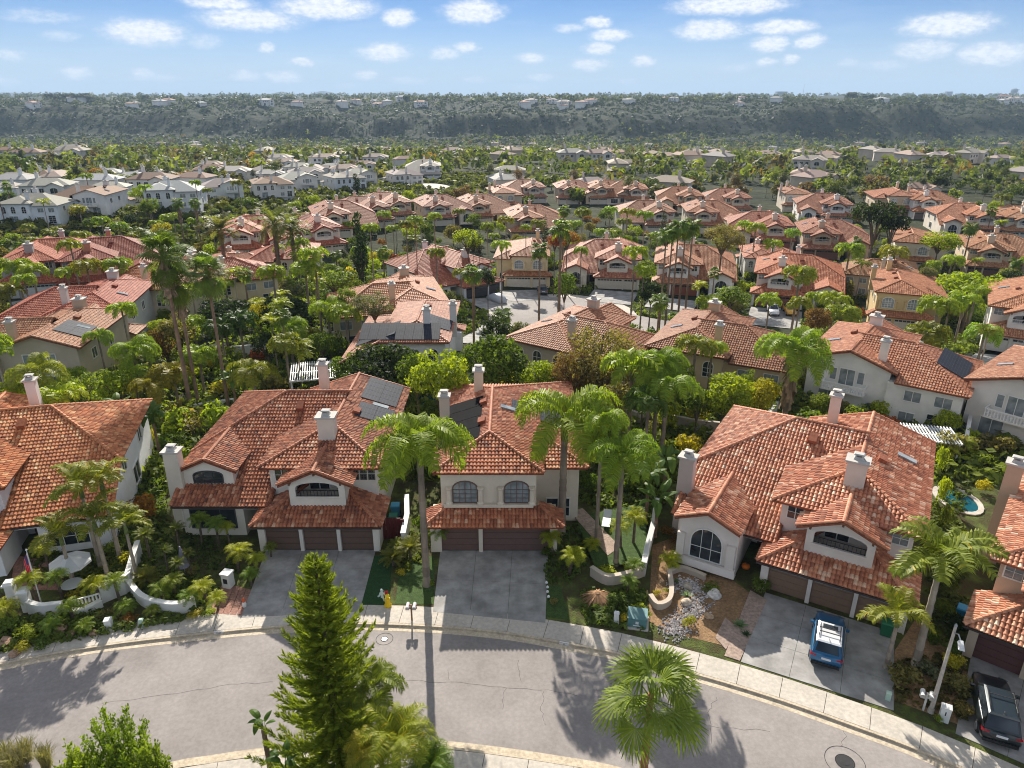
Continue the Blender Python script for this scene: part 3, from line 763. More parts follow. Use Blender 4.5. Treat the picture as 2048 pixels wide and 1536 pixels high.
def planB(h, back='hip', garage=None, gwin=False, arch=True, chim=True):
    k = .33; zr = 7.7; ya, yr = 4.6, 13.5
    F = Plane('F', ya, zr, k); L = Plane('L', -.25, zr, k); Rr = Plane('R', -.25, zr, k); B = Plane('B', yr, zr, k)
    F2 = Plane('F', 3.4, 5.18, k)
    h.pl = dict(F=F, L=L, R=Rr, B=B)
    e1, e2 = zr - k * 4.1, zr - k * 7.65
    h.roof_face(F, [(-4.35, .5), (3.85, .5), (-.25, ya)])
    h.roof_face(L, [(-.25, ya), (-4.35, .5), (-4.35, yr + 4.1), (-.25, yr)])
    h.roof_face(Rr, [(-.25, ya), (3.85, .5), (3.85, 6.95), (7.4, 3.4), (7.4, yr + 7.65), (-.25, yr)])
    h.roof_face(F2, [(3.85, 3.4), (7.4, 3.4), (3.85, 6.95)])
    h.roof_face(B, [(-.25, yr), (-4.35, yr + 4.1), (3.85, yr + 4.1), (7.4, yr + 7.65)])
    h.cap((-.25, ya, zr), (-.25, yr, zr))
    h.cap((-4.35, .5, e1), (-.25, ya, zr)); h.cap((3.85, .5, e1), (-.25, ya, zr)); h.cap((-4.35, yr + 4.1, e1), (-.25, yr, zr)); h.cap((7.4, yr + 7.65, e2), (-.25, yr, zr))
    h.cap((7.4, 3.4, e2), (3.85, 6.95, e1))
    skirt(h, -5.0, 5.3, -.9, 2.6, .75, yback=1.6)
    h.build_roof()
    w = MB()
    w.box(-3.8, 3.3, .75, yr + 3.5, 0, 6.2); w.box(3.3, 6.8, 4.0, yr + 5, 0, 5.1)
    w.box(-4.6, -3.8, -.3, 2.3, 0, 2.6); w.box(4.35, 4.9, -.3, 2.3, 0, 2.6); w.box(-3.8, 4.35, -.3, .1, 2.2, 2.6); w.box(3.3, 4.6, 1.9, 2.3, 0, 2.7)
    doors = [(-3.8, -1.0), (-.7, 4.35)]
    w.box(-1.0, -.7, -.3, .1, 0, 2.2)
    w.box(-3.6, 3.1, .45, .75, 3.42, 3.66)
    for q in (-3.2, -.85, .65, 3.0): w.lathe([(.27, 3.66), (.27, 3.8), (.19, 3.88), (.18, 4.9), (.26, 5.0), (.26, 5.1)], 8, c=(q, .6))
    if not h.near: w.box(-3.78, 6.78, 4.05, yr + 3.4, -2.6, 0)
    h.part('wall', w, 'stucco', h.wallc)
    h.garage(doors, -.06, 2.18, win=gwin)
    for q in (-2.0, 1.85): h.window(q, .73, 3.75, 'F', 1.75, 1.75, .6 if arch else 0, 4, 4, 'paleglass', color=(.16, .1, .08) if h.near else h.framec)
    h.window(5.2, 3.98, .5, 'F', 1.8, 1.6, 0, 2, 2)
    yw = yr + 3.52
    for q in (-2.4, 0, 2.2): h.window(q, yw, 3.6, 'B', 1.1, 1.8, .5, 2, 3)
    h.window(-.5, yw, .2, 'B', 2.4, 2.0, 0, 2, 1, 'paleglass'); h.window(5.2, yr + 5.02, 2.6, 'B', 1.6, 1.2, 0, 2, 1, 'paleglass')
    for q in (4, 8, 12): h.window(-3.82, q, 3.8, 'L', 1.2, 1.2, 0, 2, 1, 'paleglass')
    for q in (8, 14): h.window(6.82, q, 2.2, 'R', 1.4, 1.3, 0, 2, 1, 'paleglass')
    mb = MB(); mb.box(3.6, 4.3, 1.83, 1.89, .02, 2.2); h.part('door', mb, 'wood', (.1, .05, .03))
    if chim:
        h.chimney(-4.2, 9.6, 0 if h.near else 4.5, 8.6, .8, .7); h.chimney(-1.5, 14.0, 5.5, 9.2, .8, .75)
    h.on_roof('roof_vent', L, -.85, 10.5, .9, .6, .3, 'slab', h.roofc); h.on_roof('roof_vent', L, -.85, 6.6, .9, .6, .3, 'slab', h.roofc)
# ---------------------------------------------------------------- terrain
def make_terrain():
    ys = [-60 + 10 * i for i in range(12)] + [60 + 5 * i for i in range(68)] + [400 + 14 * i for i in range(54)] + [1156 + 8 * i for i in range(100)]
    ys += [1960 + 60 * i for i in range(50)] + [5000 + 800 * i for i in range(20)]
    NC = 280; v = []; f = []
    for y in ys:
        hw = 90 + .95 * max(0, y)
        for j in range(NC + 1):
            u = -1 + 2 * j / NC; x = u * hw
            z = tz(x, y)
            if y < 78: z -= .3 * (1 - sm(64, 77, y))
            if y > 1150 and y < 3000: z += 3.5 * abs(noise.noise((x * .03, y * .03, 2))) + 2.5 * noise.noise((x * .075, y * .075, 9))
            v.append((x, y, z))
    n = NC + 1
    for i in range(len(ys) - 1):
        for j in range(NC): f.append((i * n + j, i * n + j + 1, (i + 1) * n + j + 1, (i + 1) * n + j))
    m, nn, l, b = nmat('terrain'); MATS['terrain'] = m
    t = nn.new('ShaderNodeTexCoord')
    f1 = nz_(nn, l, .035, 8, .68); f2 = nz_(nn, l, .0045, 5, .6); f3 = nz_(nn, l, .22, 5, .7)
    c1 = ramp(nn, [(.32, (.018, .027, .015)), (.5, (.036, .046, .024)), (.64, (.058, .062, .034)), (.8, (.10, .088, .052))]); l.new(f1, c1.inputs[0])
    c2 = ramp(nn, [(.3, (.6, .62, .6)), (.62, (1.05, 1.0, .95)), (.78, (1.35, 1.2, 1.0))]); l.new(f2, c2.inputs[0])
    c3 = ramp(nn, [(.3, (.55, .55, .55)), (.7, (1.4, 1.4, 1.4))]); l.new(f3, c3.inputs[0])
    l.new(mulc(nn, l, mulc(nn, l, c1.outputs[0], c2.outputs[0]), c3.outputs[0]), b.inputs['Base Color'])
    b.inputs['Roughness'].default_value = 1; b.inputs['Specular IOR Level'].default_value = .1
    bp = nn.new('ShaderNodeBump'); bp.inputs['Strength'].default_value = .9; bp.inputs['Distance'].default_value = 3
    l.new(f1, bp.inputs['Height']); l.new(bp.outputs[0], b.inputs['Normal'])
    me = bpy.data.meshes.new('terrain'); me.from_pydata(v, [], f); me.materials.append(m); me.update()
    me.polygons.foreach_set('use_smooth', [True] * len(me.polygons))
    struct(link('terrain', me))
make_terrain()

# ---------------------------------------------------------------- street, kerbs, pavements
def spline(pts, k=5):
    out = []; P = [Vector((*p, 0)) for p in pts]
    for i in range(len(P) - 1):
        a, b, c, d = P[max(i - 1, 0)], P[i], P[i + 1], P[min(i + 2, len(P) - 1)]
        for j in range(k):
            t = j / k
            out.append(.5 * ((2 * b) + (c - a) * t + (2 * a - 5 * b + 4 * c - d) * t * t + (3 * b - a - 3 * c + d) * t ** 3))
    out.append(P[-1]); return [(p.x, p.y) for p in out]
def offset(pts, d):
    out = []
    for i, p in enumerate(pts):
        a = Vector(pts[max(i - 1, 0)]); b = Vector(pts[min(i + 1, len(pts) - 1)]); t = (b - a).normalized()
        out.append((p[0] - t.y * d, p[1] + t.x * d))
    return out
FAR = spline([(-62, 17), (-50, 25), (-39, 30.3), (-30.8, 33.2), (-25.5, 34.7), (-19.7, 35.75), (-15.8, 36.3), (-10.5, 36.65), (-5.6, 36.45), (-.8, 35.85), (2.4, 35.1), (6.6, 33.95), (11.1, 32.2), (14.9, 30.5), (18.4, 28.65), (21.5, 26.85), (26, 23.5), (32, 18), (40, 8)])
NEAR = spline([(-46, 10), (-34, 19), (-26, 23.6), (-18.45, 26.6), (-15.8, 27.25), (-12.85, 27.75), (-8.7, 28.15), (-4.7, 28.2), (-2, 27.95), (2, 27.3), (5.8, 26.45), (9.5, 24.6), (14, 21.2), (19, 16.5), (25, 9)])
ZS = -.13
def strip(a, b, z, mat, name, kind='structure', z2=None):
    mb = MB(); z2 = z if z2 is None else z2
    for i in range(len(a) - 1): mb.face([(*a[i], z), (*a[i + 1], z), (*b[i + 1], z2), (*b[i], z2)])
    o = mb.obj(name, mat); o['kind'] = kind; return o
mb = MB()
mb.face([(x, y, ZS) for x, y in offset(FAR, .46)] + [(x, y, ZS) for x, y in reversed(offset(NEAR, -.46))])
struct(mb.obj('street', 'asphalt'))
for P, sg in ((FAR, 1), (NEAR, -1)):
    strip(P, offset(P, .45 * sg), ZS + .006, 'kerbstone', 'gutter')
    a, b = offset(P, .45 * sg), offset(P, .61 * sg); mb = MB()
    for i in range(len(a) - 1):
        mb.face([(*a[i], ZS - .05), (*a[i + 1], ZS - .05), (*a[i + 1], -.002), (*a[i], -.002)]); mb.face([(*a[i], -.002), (*a[i + 1], -.002), (*b[i + 1], 0.0), (*b[i], 0.0)])
    struct(mb.obj('kerb', 'kerbstone'))
    base = strip(offset(P, .61 * sg), offset(P, 2.35 * sg), -.03, 'mulch', 'pavement')
    # paving slabs with open joints, laid along the line
    L = [0]
    for i in range(len(P) - 1): L.append(L[-1] + math.dist(P[i], P[i + 1]))
    def at(s, d):
        for i in range(len(P) - 1):
            if L[i + 1] >= s: break
        t = (s - L[i]) / (L[i + 1] - L[i]); p = Vector(P[i]).lerp(Vector(P[i + 1]), t); q = (Vector(P[i + 1]) - Vector(P[i])).normalized()
        return (p.x - q.y * d * sg, p.y + q.x * d * sg)
    s = .3; rng = random.Random(3)
    while s + 2.3 < L[-1]:
        w = 2.35; mb = MB(); c = [at(s + .015, .63), at(s + w - .015, .63), at(s + w - .015, 2.33), at(s + .015, 2.33)]
        if abs(c[0][0]) < 46: mb.prism(c, -.1, .004); mb.obj('slab', 'concrete', base)
        s += w
yard = MB(); bk = offset(FAR, 2.3)
yard.face([(x, y, -.02) for x, y in bk if y > 17.5] + [(62, 40, -.02), (70, 78, -.02), (0, 78, -.02), (-110, 78, -.02), (-90, 20, -.02)])
struct(yard.obj('garden_ground', 'bed'))
yard = MB(); bk = offset(NEAR, -2.3)
yard.face([(x, y, -.02) for x, y in reversed(bk) if y > 9.5] + [(-46, -30, -.02), (40, -30, -.02)])
struct(yard.obj('garden_ground', 'bed'))

def bil(q, u, v):
    a = Vector(q[0]).lerp(Vector(q[1]), u); b = Vector(q[3]).lerp(Vector(q[2]), u); return tuple(a.lerp(b, v))
def slabs(name, q, nx, ny, mat, z0=-.03, z1=.012, gap=.02, kind='structure', base='mulch', splits=None):
    """a paved quad cut into separate slabs"""
    o = sheet(name, q, z0, base); o['kind'] = kind
    us = splits or [i / nx for i in range(nx + 1)]; W_ = math.dist(q[0], q[1]); H_ = math.dist(q[0], q[3])
    for i in range(len(us) - 1):
        for j in range(ny):
            mb = MB(); g, k = gap / W_ / 2, gap / H_ / 2
            mb.prism([bil(q, us[i] + g, j / ny + k), bil(q, us[i + 1] - g, j / ny + k), bil(q, us[i + 1] - g, (j + 1) / ny - k), bil(q, us[i] + g, (j + 1) / ny - k)], z0, z1)
            mb.obj('slab', mat, o)
    return o
slabs('driveway', [(-17.95, 37.7), (-10.2, 38.3), (-10.35, 45.3), (-18.7, 45.3)], 3, 3, 'drive')
slabs('driveway', [(-5.3, 38.3), (2.2, 37.2), (2.75, 45.2), (-5.45, 45.2)], 3, 2, 'drive')
slabs('driveway', [(13.95, 33.75), (21.45, 30.05), (24.6, 36.3), (17.6, 40.3)], 3, 3, 'drive')
slabs('driveway', [(24.0, 28.5), (29.7, 24.2), (35.2, 29.6), (28.4, 34.4)], 3, 3, 'drive')
def px(*P): return [tuple(Z(*p)[:2]) for p in P]
struct(sheet('lawn', px((738, 1112), (784, 1112), (779, 1214), (722, 1216)), .0, 'turf'))
struct(sheet('lawn', px((800, 1130), (868, 1110), (868, 1208), (790, 1208)), -.008, 'lawn'))
struct(sheet('lawn', px((1090, 1172), (1120, 1170), (1140, 1240), (1092, 1234)), -.008, 'lawn'))
struct(sheet('lawn', px((255, 1262), (420, 1236), (418, 1222), (262, 1245)), -.004, 'turf'))
struct(sheet('dirt_yard', px((1305, 1090), (1345, 1075), (1500, 1185), (1530, 1200), (1487, 1300), (1330, 1262), (1295, 1240), (1300, 1180)), -.012, 'dirt'))
struct(sheet('dirt_yard', px((1790, 1300), (1830, 1240), (1925, 1290), (1945, 1420), (1925, 1452), (1782, 1398)), -.012, 'dirt'))
slabs('garden_path', px((1448, 1312), (1480, 1322), (1535, 1200), (1500, 1180)), 1, 3, 'flagstone', -.01, .02, .03)
slabs('garden_path', px((1430, 1275), (1452, 1300), (1475, 1255), (1450, 1235)), 1, 1, 'flagstone', -.008, .024, .03)
slabs('brick_path', px((418, 1226), (486, 1232), (505, 1180), (445, 1165)), 5, 4, 'paving', -.02, .01, .03)
slabs('brick_path', px((20, 1180), (130, 1180), (140, 1130), (30, 1110)), 6, 4, 'paving', -.02, .01, .03)
struct(sheet('lawn', px((1150, 1040), (1290, 1010), (1295, 1130), (1190, 1140)), .28, 'lawn'))
slabs('garden_path', px((1140, 1030), (1165, 1022), (1240, 1100), (1215, 1118)), 1, 4, 'flagstone', .285, .31, .02)

# cracks and covers in the street
rng = random.Random(12)
def crack(pts, w=.022):
    mb = MB(); P = []
    for i in range(len(pts) - 1):
        a, b = Vector(Z(*pts[i], ZS)), Vector(Z(*pts[i + 1], ZS))
        for j in range(6):
            p = a.lerp(b, j / 6); P.append((p.x + rng.gauss(0, .05), p.y + rng.gauss(0, .05)))
    a, b = offset(P, w / 2), offset(P, -w / 2)
    for i in range(len(P) - 1): mb.face([(*a[i], ZS + .004), (*a[i + 1], ZS + .004), (*b[i + 1], ZS + .004), (*b[i], ZS + .004)])
    struct(mb.obj('road_crack', 'crackfill'))
for c in ([(780, 1360), (900, 1365), (1000, 1375), (1080, 1380), (1170, 1390)], [(1035, 1320), (1043, 1370)], [(1010, 1377), (1003, 1430)], [(1087, 1382), (1085, 1430), (1092, 1455)],
          [(1430, 1395), (1418, 1425), (1428, 1500)], [(1692, 1428), (1690, 1465), (1680, 1500)], [(205, 1405), (330, 1390), (460, 1370), (560, 1362)], [(897, 1340), (898, 1365)], [(1420, 1455), (1560, 1462)]):
    crack(c)
def manhole(p, r, label, ring, mat='metal'):
    c = Z(*p, ZS); t = thing('manhole_cover', label, 'manhole cover', (c.x, c.y, ZS))
    mb = MB(); mb.lathe([(r, 0), (r, .012)], 24); mb.obj('cover', mat, t)
    for r0, r1 in ((r + .004, r + .07), (ring - .03, ring)):
        mb = MB()
        for i in range(32):
            a, b = 2 * math.pi * i / 32, 2 * math.pi * (i + 1) / 32; mb.face([(r0 * math.cos(a), r0 * math.sin(a), .008), (r1 * math.cos(a), r1 * math.sin(a), .008), (r1 * math.cos(b), r1 * math.sin(b), .008), (r0 * math.cos(b), r0 * math.sin(b), .008)])
        mb.obj('ring', 'rubber', t)
    mb = MB(); mb.lathe([(r * .55, .013), (r * .55, .02), (r * .2, .021), (r * .2, .026)], 16); mb.obj('boss', mat, t)
manhole((769, 1278), .17, 'small pale round utility cover in the street below the mailboxes', .55)
manhole((1690, 1524), .42, 'large dark manhole cover with a ring of patched asphalt in the street', 1.0, 'iron')
# ---------------------------------------------------------------- plants: shapes
def leafquad(mb, c, nrm, size, rng, tint, asp=1.0):
    a = nrm.cross(Vector((rng.gauss(0, 1), rng.gauss(0, 1), rng.gauss(0, 1)))).normalized(); b = nrm.cross(a)
    s = size * rng.uniform(.6, 1.3); a *= s; b *= s * asp
    mb.face([c - a, c - b * .6 + nrm * .12 * s, c + a, c + b * .6], tint)
def crown_mesh(name, rng, lobes, n, size, shell=(.72, 1.05), up=.35, asp=1.0):
    """foliage: leaf-sized faces spread through a set of lobes, each lobe a clump with its own tone"""
    mb = MB(); tw = sum(l[3] ** 2 for l in lobes)
    for (x, y, z, r) in lobes:
        tone = rng.uniform(.25, .75)
        for i in range(max(4, int(n * r * r / tw))):
            d = Vector((rng.gauss(0, 1), rng.gauss(0, 1), rng.gauss(0, 1) + up)).normalized()
            q = r * rng.uniform(*shell); c = Vector((x, y, z)) + Vector((d.x * q, d.y * q, d.z * q * .85))
            nn = (d + Vector((rng.gauss(0, .55), rng.gauss(0, .55), rng.gauss(0, .55)))).normalized()
            leafquad(mb, c, nn, size, rng, min(1, max(0, tone + rng.gauss(0, .16))), asp)
    return mb.mesh(name, 'leaf')
def lobes_round(rng, n, R0, r, zc=0, flat=.8):
    L = []
    for i in range(n):
        d = Vector((rng.gauss(0, 1), rng.gauss(0, 1), rng.gauss(0, .8) + .25)).normalized()
        L.append((d.x * R0, d.y * R0, zc + d.z * R0 * flat, r * rng.uniform(.75, 1.25)))
    L.append((0, 0, zc, R0 * .85)); return L
def frond_mesh(name, L=3.0, e0=55, e1=-70, nl=34, ll=.6, wid=.05, droop=.55, rng=None, start=.14, power=1.3, brown=False):
    """feather frond: an arching midrib along +x with paired leaflets"""
    rng = rng or random.Random(1); mb = MB(); N = 12; pts = [Vector((0, 0, 0))]; ang = []
    for i in range(N):
        t = (i + .5) / N; a = R(e0 + (e1 - e0) * t ** power); ang.append(a)
        pts.append(pts[-1] + Vector((math.cos(a), 0, math.sin(a))) * (L / N))
    mb.tube(pts, [.035 * (1 - .8 * i / N) for i in range(N + 1)], 3, .6, cap=False)
    def at(t):
        k = min(N - 1, int(t * N)); f = t * N - k; return pts[k].lerp(pts[k + 1], f), ang[k]
    for i in range(nl):
        t = start + (1 - start) * (i + rng.uniform(-.2, .2)) / nl; t = min(.995, max(0, t)); p, a = at(t)
        fw = Vector((math.cos(a), 0, math.sin(a))); upv = Vector((-math.sin(a), 0, math.cos(a)))
        sz = ll * (.45 + 1.0 * math.sin(math.pi * min(1, t * .82 + .16))) * rng.uniform(.85, 1.1)
        for sgn in (-1, 1):
            tt = min(1, max(0, .5 + rng.gauss(0, .18))) if not brown else rng.uniform(.9, 1)
            d1 = (Vector((0, sgn, 0)) * .85 + fw * .45 + upv * rng.uniform(-.05, .45)).normalized()
            m1 = p + d1 * sz * .55; d2 = (d1 + Vector((0, 0, -droop * 1.9))).normalized(); m2 = m1 + d2 * sz * .5
            w = fw * wid * rng.uniform(.7, 1.2)
            mb.add([p - w * .5, p + w * .5, m1 + w * .6, m1 - w * .6, m2], [(0, 1, 2, 3), (3, 2, 4)], tt)
    return mb.mesh(name, 'frond')
def fan_mesh(name, rng, r=1.0, pet=1.1, e=30, n=22, droop=.5):
    """fan leaf: a stalk along +x and a pleated half-disc of blades with drooping tips"""
    mb = MB(); a = R(e); d = Vector((math.cos(a), 0, math.sin(a))); h = d * pet
    h = h + Vector((0, 0, -.06 * pet)); mb.tube([(0, 0, 0), tuple(h * .5 + Vector((0, 0, .05))), tuple(h)], [.035, .025, .018], 3, .75, cap=False)
    upv = Vector((-math.sin(a - .45), 0, math.cos(a - .45))); fwd = Vector((math.cos(a - .45), 0, math.sin(a - .45)))
    for i in range(n):
        w = -2.15 + 4.3 * (i + .5) / n; dr = fwd * math.cos(w) + Vector((0, math.sin(w), 0)); rr = r * (1 - .22 * abs(w) / 2.15) * rng.uniform(.9, 1.06)
        sd_ = (Vector((0, math.cos(w), 0)) - fwd * math.sin(w)) * (rr * 2.15 / n * 1.05)
        m1 = h + dr * rr * .62 + upv * (.10 * (-1) ** i * r * .3); m2 = h + dr * rr + Vector((0, 0, -droop * rr * .45))
        mb.add([h, m1 - sd_ * .62, m1 + sd_ * .62, m2 - sd_ * .12, m2 + sd_ * .12], [(0, 1, 2), (1, 3, 4, 2)], min(1, max(0, .5 + rng.gauss(0, .15))))
    return mb.mesh(name, 'frond')
def trunk_mesh(name, r0=.2, r1=.15, rings=14, n=9, bulge=0, tone=.5, rng=None, rough=.06, lean=0):
    rng = rng or random.Random(2); pts = []; rad = []; tt = []
    for i in range(rings * 2 + 1):
        t = i / (rings * 2); b = bulge * math.exp(-((t - .25) / .25) ** 2)
        pts.append((lean * t * t, 0, t)); rad.append((r0 + (r1 - r0) * t + b) * (1 + (rough if i % 2 else -rough)) * (1.35 if i == 0 else 1)); tt.append(tone + rng.uniform(-.2, .2))
    mb = MB(); mb.tube(pts, rad, n, tt); return mb.mesh(name, 'bark', True)

GREENS = dict(queen=(.19, .27, .03), king=(.27, .31, .03), fan=(.12, .18, .04), date=(.14, .17, .05), ficus=(.085, .13, .022), lime=(.22, .28, .025), olive=(.16, .145, .055),
              pine=(.085, .125, .018), dark=(.032, .05, .02), shrub=(.12, .165, .03), yellow=(.30, .28, .03), blue=(.11, .15, .09), red=(.28, .08, .03), brown=(.17, .10, .045), grey=(.12, .13, .08), rust=(.20, .105, .03))
for q_ in GREENS:
    if q_ not in ('dark', 'brown', 'red'): GREENS[q_] = (GREENS[q_][0] * 1.32, GREENS[q_][1] * 1.25, GREENS[q_][2] * 1.1)
def shade(c, rng, s=.18):
    k = 1 + rng.uniform(-s, s); g = rng.uniform(-s, s) * .5; return (c[0] * k * (1 + g), c[1] * k, c[2] * k * (1 - g))
RG = random.Random(77)
FROND = {'queen': [frond_mesh('frond', 3.2, e, e1, 54, .66, .05, 1.15, random.Random(i), power=1.1) for i, (e, e1) in enumerate([(64, -86), (50, -88), (36, -88), (76, -70)])],
         'king': [frond_mesh('frond', 2.5, e, e1, 30, .52, .075, .35, random.Random(i + 9)) for i, (e, e1) in enumerate([(60, -40), (40, -50), (22, -55), (75, -20)])],
         'date': [frond_mesh('frond', 3.6, e, e1, 44, .42, .04, .1, random.Random(i + 19)) for i, (e, e1) in enumerate([(70, -5), (45, -35), (20, -60), (-10, -75)])],
         'pygmy': [frond_mesh('frond', 1.15, e, e1, 26, .24, .022, .35, random.Random(i + 29)) for i, (e, e1) in enumerate([(65, -30), (45, -50), (25, -60)])],
         'cycad': [frond_mesh('frond', 1.2, e, e1, 30, .16, .022, -.1, random.Random(i + 39)) for i, (e, e1) in enumerate([(70, 10), (48, -15), (25, -30)])]}
FAN = [fan_mesh('frond', random.Random(i), 1.1, 1.05, e, 30, .42) for i, e in enumerate((62, 28, -5))]
def palm_crown_mesh(name, fr, n, rng, scale=1, elev=None):
    """whole crown of fronds as one mesh, for palms farther off"""
    mb = MB()
    for i in range(n):
        me = fr[i % len(fr)]; w = 2.4 * i + rng.uniform(-.3, .3); s = scale * rng.uniform(.85, 1.1)
        M = Matrix.Rotation(w, 4, 'Z') @ Matrix.Rotation(rng.uniform(-.15, .15), 4, 'Y') @ Matrix.Diagonal((s, s, s, 1))
        k = len(mb.v); mb.v.extend(tuple(M @ v.co) for v in me.vertices)
        mb.f.extend(tuple(j + k for j in p.vertices) for p in me.polygons); mb.t.extend(d.value for d in me.attributes['tint'].data)
    return mb.mesh(name, 'frond')
def small_frond(kind, i):
    P = {'queen': [(3.2, 64, -85, 18, .8, .15, 1.0), (3.2, 46, -88, 18, .8, .15, 1.0), (3.0, 30, -88, 17, .8, .15, 1.0)],
         'king': [(2.6, 60, -40, 13, .65, .16, .35), (2.6, 38, -50, 13, .65, .16, .35), (2.5, 15, -55, 13, .65, .16, .3)],
         'date': [(3.6, 68, -5, 18, .5, .13, .1), (3.6, 40, -38, 18, .5, .13, .1), (3.4, 8, -65, 18, .5, .13, .1)]}[kind][i]
    return frond_mesh('frond', P[0], P[1], P[2], P[3], P[4], P[5], P[6], random.Random(i + 60))
SF = {k: [small_frond(k, i) for i in range(3)] for k in ('queen', 'king', 'date')}
SFAN = [fan_mesh('frond', random.Random(i + 5), 1.05, 1.0, e, 11, .5) for i, e in enumerate((60, 30, 0, -35))]
PCROWN = {k: [palm_crown_mesh('crown', SF[k], n, random.Random(j)) for j in range(3)] for k, n in (('queen', 17), ('king', 13), ('date', 34))}
PCROWN['fan'] = [palm_crown_mesh('crown', SFAN, 30, random.Random(j)) for j in range(3)]
TRUNK = {'queen': trunk_mesh('trunk', .19, .14), 'king': trunk_mesh('trunk', .17, .10, 12), 'date': trunk_mesh('trunk', .32, .28, 20, rough=.12), 'fan': trunk_mesh('trunk', .21, .12, 26, rough=.05), 'tree': trunk_mesh('trunk', .22, .09, 5, 7)}
TRC = {'queen': (.23, .185, .145), 'king': (.30, .25, .20), 'date': (.14, .105, .075), 'fan': (.22, .15, .105), 'tree': (.12, .09, .065)}
def skirt_mesh():
    mb = MB(); rng = random.Random(6)
    for i in range(150):
        w = rng.uniform(0, 6.28); z = -rng.uniform(.1, 2.4); r = .28 + .5 * rng.random() * (1 + z / 4)
        c = Vector((math.cos(w) * .2, math.sin(w) * .2, z)); e = Vector((math.cos(w) * r, math.sin(w) * r, z - rng.uniform(.5, 1.0))); s = Vector((-math.sin(w), math.cos(w), 0)) * .12
        mb.face([c, e - s, e + s], rng.uniform(.2, .8))
    return mb.mesh('dead_fronds', 'bark')
SKIRT = skirt_mesh()
NEARC = {}
def palm(kind, x, y, h, label, s=1.0, color=None, near=False, n=None, lean=0, rz=None, group=None, skirt=None, z=None, cat='palm tree', name=None, tscale=1, tcol=None):
    """a palm: trunk, then a crown (one part) or, near the camera, every frond a part"""
    rng = random.Random(int(abs(x * 131 + y * 71 + h * 13)))
    nm = name or {'queen': 'queen_palm', 'king': 'king_palm', 'date': 'date_palm', 'fan': 'fan_palm'}[kind]
    t = thing(nm, label, cat, (x, y, tz(x, y) if z is None else z), rng.uniform(0, 6.28) if rz is None else rz, group)
    col = shade(color or GREENS[kind], rng, .12); tr = link('trunk', TRUNK[kind], t, tcol or TRC[kind], scale=(s * tscale, s * tscale, h))
    if lean: tr.rotation_euler = (0, math.atan2(lean, h), 0); tr.scale.z = math.hypot(lean, h)
    if near:
        F = FAN if kind == 'fan' else FROND[kind]; n = n or {'queen': 17, 'king': 10, 'date': 36, 'fan': 30}[kind]
        for i in range(n):
            q = i / n
            if kind == 'fan':
                me = F[0 if q < .35 else 1 if q < .7 else 2]; tilt = rng.uniform(-.4, .3) + (.7 if q > .8 else 0)
            else: me = F[i % len(F)]; tilt = rng.uniform(-.12, .12)
            o = link('frond', me, t, col, (lean, 0, h - .05 - .25 * q * s), (rng.uniform(-.15, .15), tilt, 2.4 * i + rng.uniform(-.2, .2)), s * rng.uniform(.88, 1.1))
    else:
        link('crown', PCROWN[kind][rng.randrange(3)], t, col, (lean, 0, h - .1), scale=s)
    if kind in ('queen', 'king') and s > .5:
        k = (kind, near)
        if k not in NEARC:
            mb = MB(); mb.tube([(0, 0, -1.1), (0, 0, -.7), (0, 0, .1)], [.17, .16, .07], 8, .5); NEARC[k] = mb.mesh('crownshaft', 'bark', True)
        link('crownshaft', NEARC[k], t, (.15, .19, .06), (lean, 0, h), scale=s)
    if skirt: link('dead_fronds', SKIRT, t, (.26, .19, .12), (lean, 0, h), scale=(s, s, s * skirt))
    return t
# broad crowns (unit radius about 1, base of the crown at z = -0.8)
def crowns(nm, n, size, mk, k=3, asp=1.0, shell=(.72, 1.05)):
    return [crown_mesh('crown', random.Random(i * 7 + 3), mk(random.Random(i + 40)), n, size, shell, .35, asp) for i in range(k)]
CROWN = {'ball': crowns('ball', 2600, .065, lambda r: lobes_round(r, 26, .68, .36)),
         'loose': crowns('loose', 1500, .075, lambda r: lobes_round(r, 16, .72, .36), shell=(.4, 1.1)),
         'wispy': crowns('wispy', 5200, .05, lambda r: lobes_round(r, 30, .68, .3), asp=.5, shell=(.2, 1.15)),
         'tall': crowns('tall', 1500, .07, lambda r: [(r.gauss(0, .16), r.gauss(0, .16), -.9 + 2.6 * i / 16, .42 * (1.05 - .75 * abs(i / 16 - .35)) * r.uniform(.8, 1.2)) for i in range(17)]),
         'cypress': crowns('cypress', 900, .06, lambda r: [(0, 0, -1 + 4 * i / 14, .34 * (1.0 - (i / 14) ** 2 * .85) + .02) for i in range(15)], shell=(.6, 1.0)),
         'flat': crowns('flat', 1400, .07, lambda r: [(1.0 * math.cos(i * 2.4) * math.sqrt(i / 18), 1.0 * math.sin(i * 2.4) * math.sqrt(i / 18), .2 * r.random(), .3) for i in range(18)]),
         'shrub': crowns('shrub', 420, .12, lambda r: lobes_round(r, 7, .55, .45, 0, .6)),
         'far': crowns('far', 170, .22, lambda r: lobes_round(r, 6, .6, .5, 0, .8), 4)}
LIMB = []
for i in range(3):
    r = random.Random(i); mb = MB()
    for j in range(6):
        w = j * 1.05 + r.random(); e = Vector((math.cos(w) * .55, math.sin(w) * .55, r.uniform(-.1, .45)))
        mb.tube([(0, 0, -1.0), tuple(e * .4 + Vector((0, 0, -.45))), tuple(e)], [.06, .04, .015], 5, .5)
    LIMB.append(mb.mesh('limbs', 'bark'))
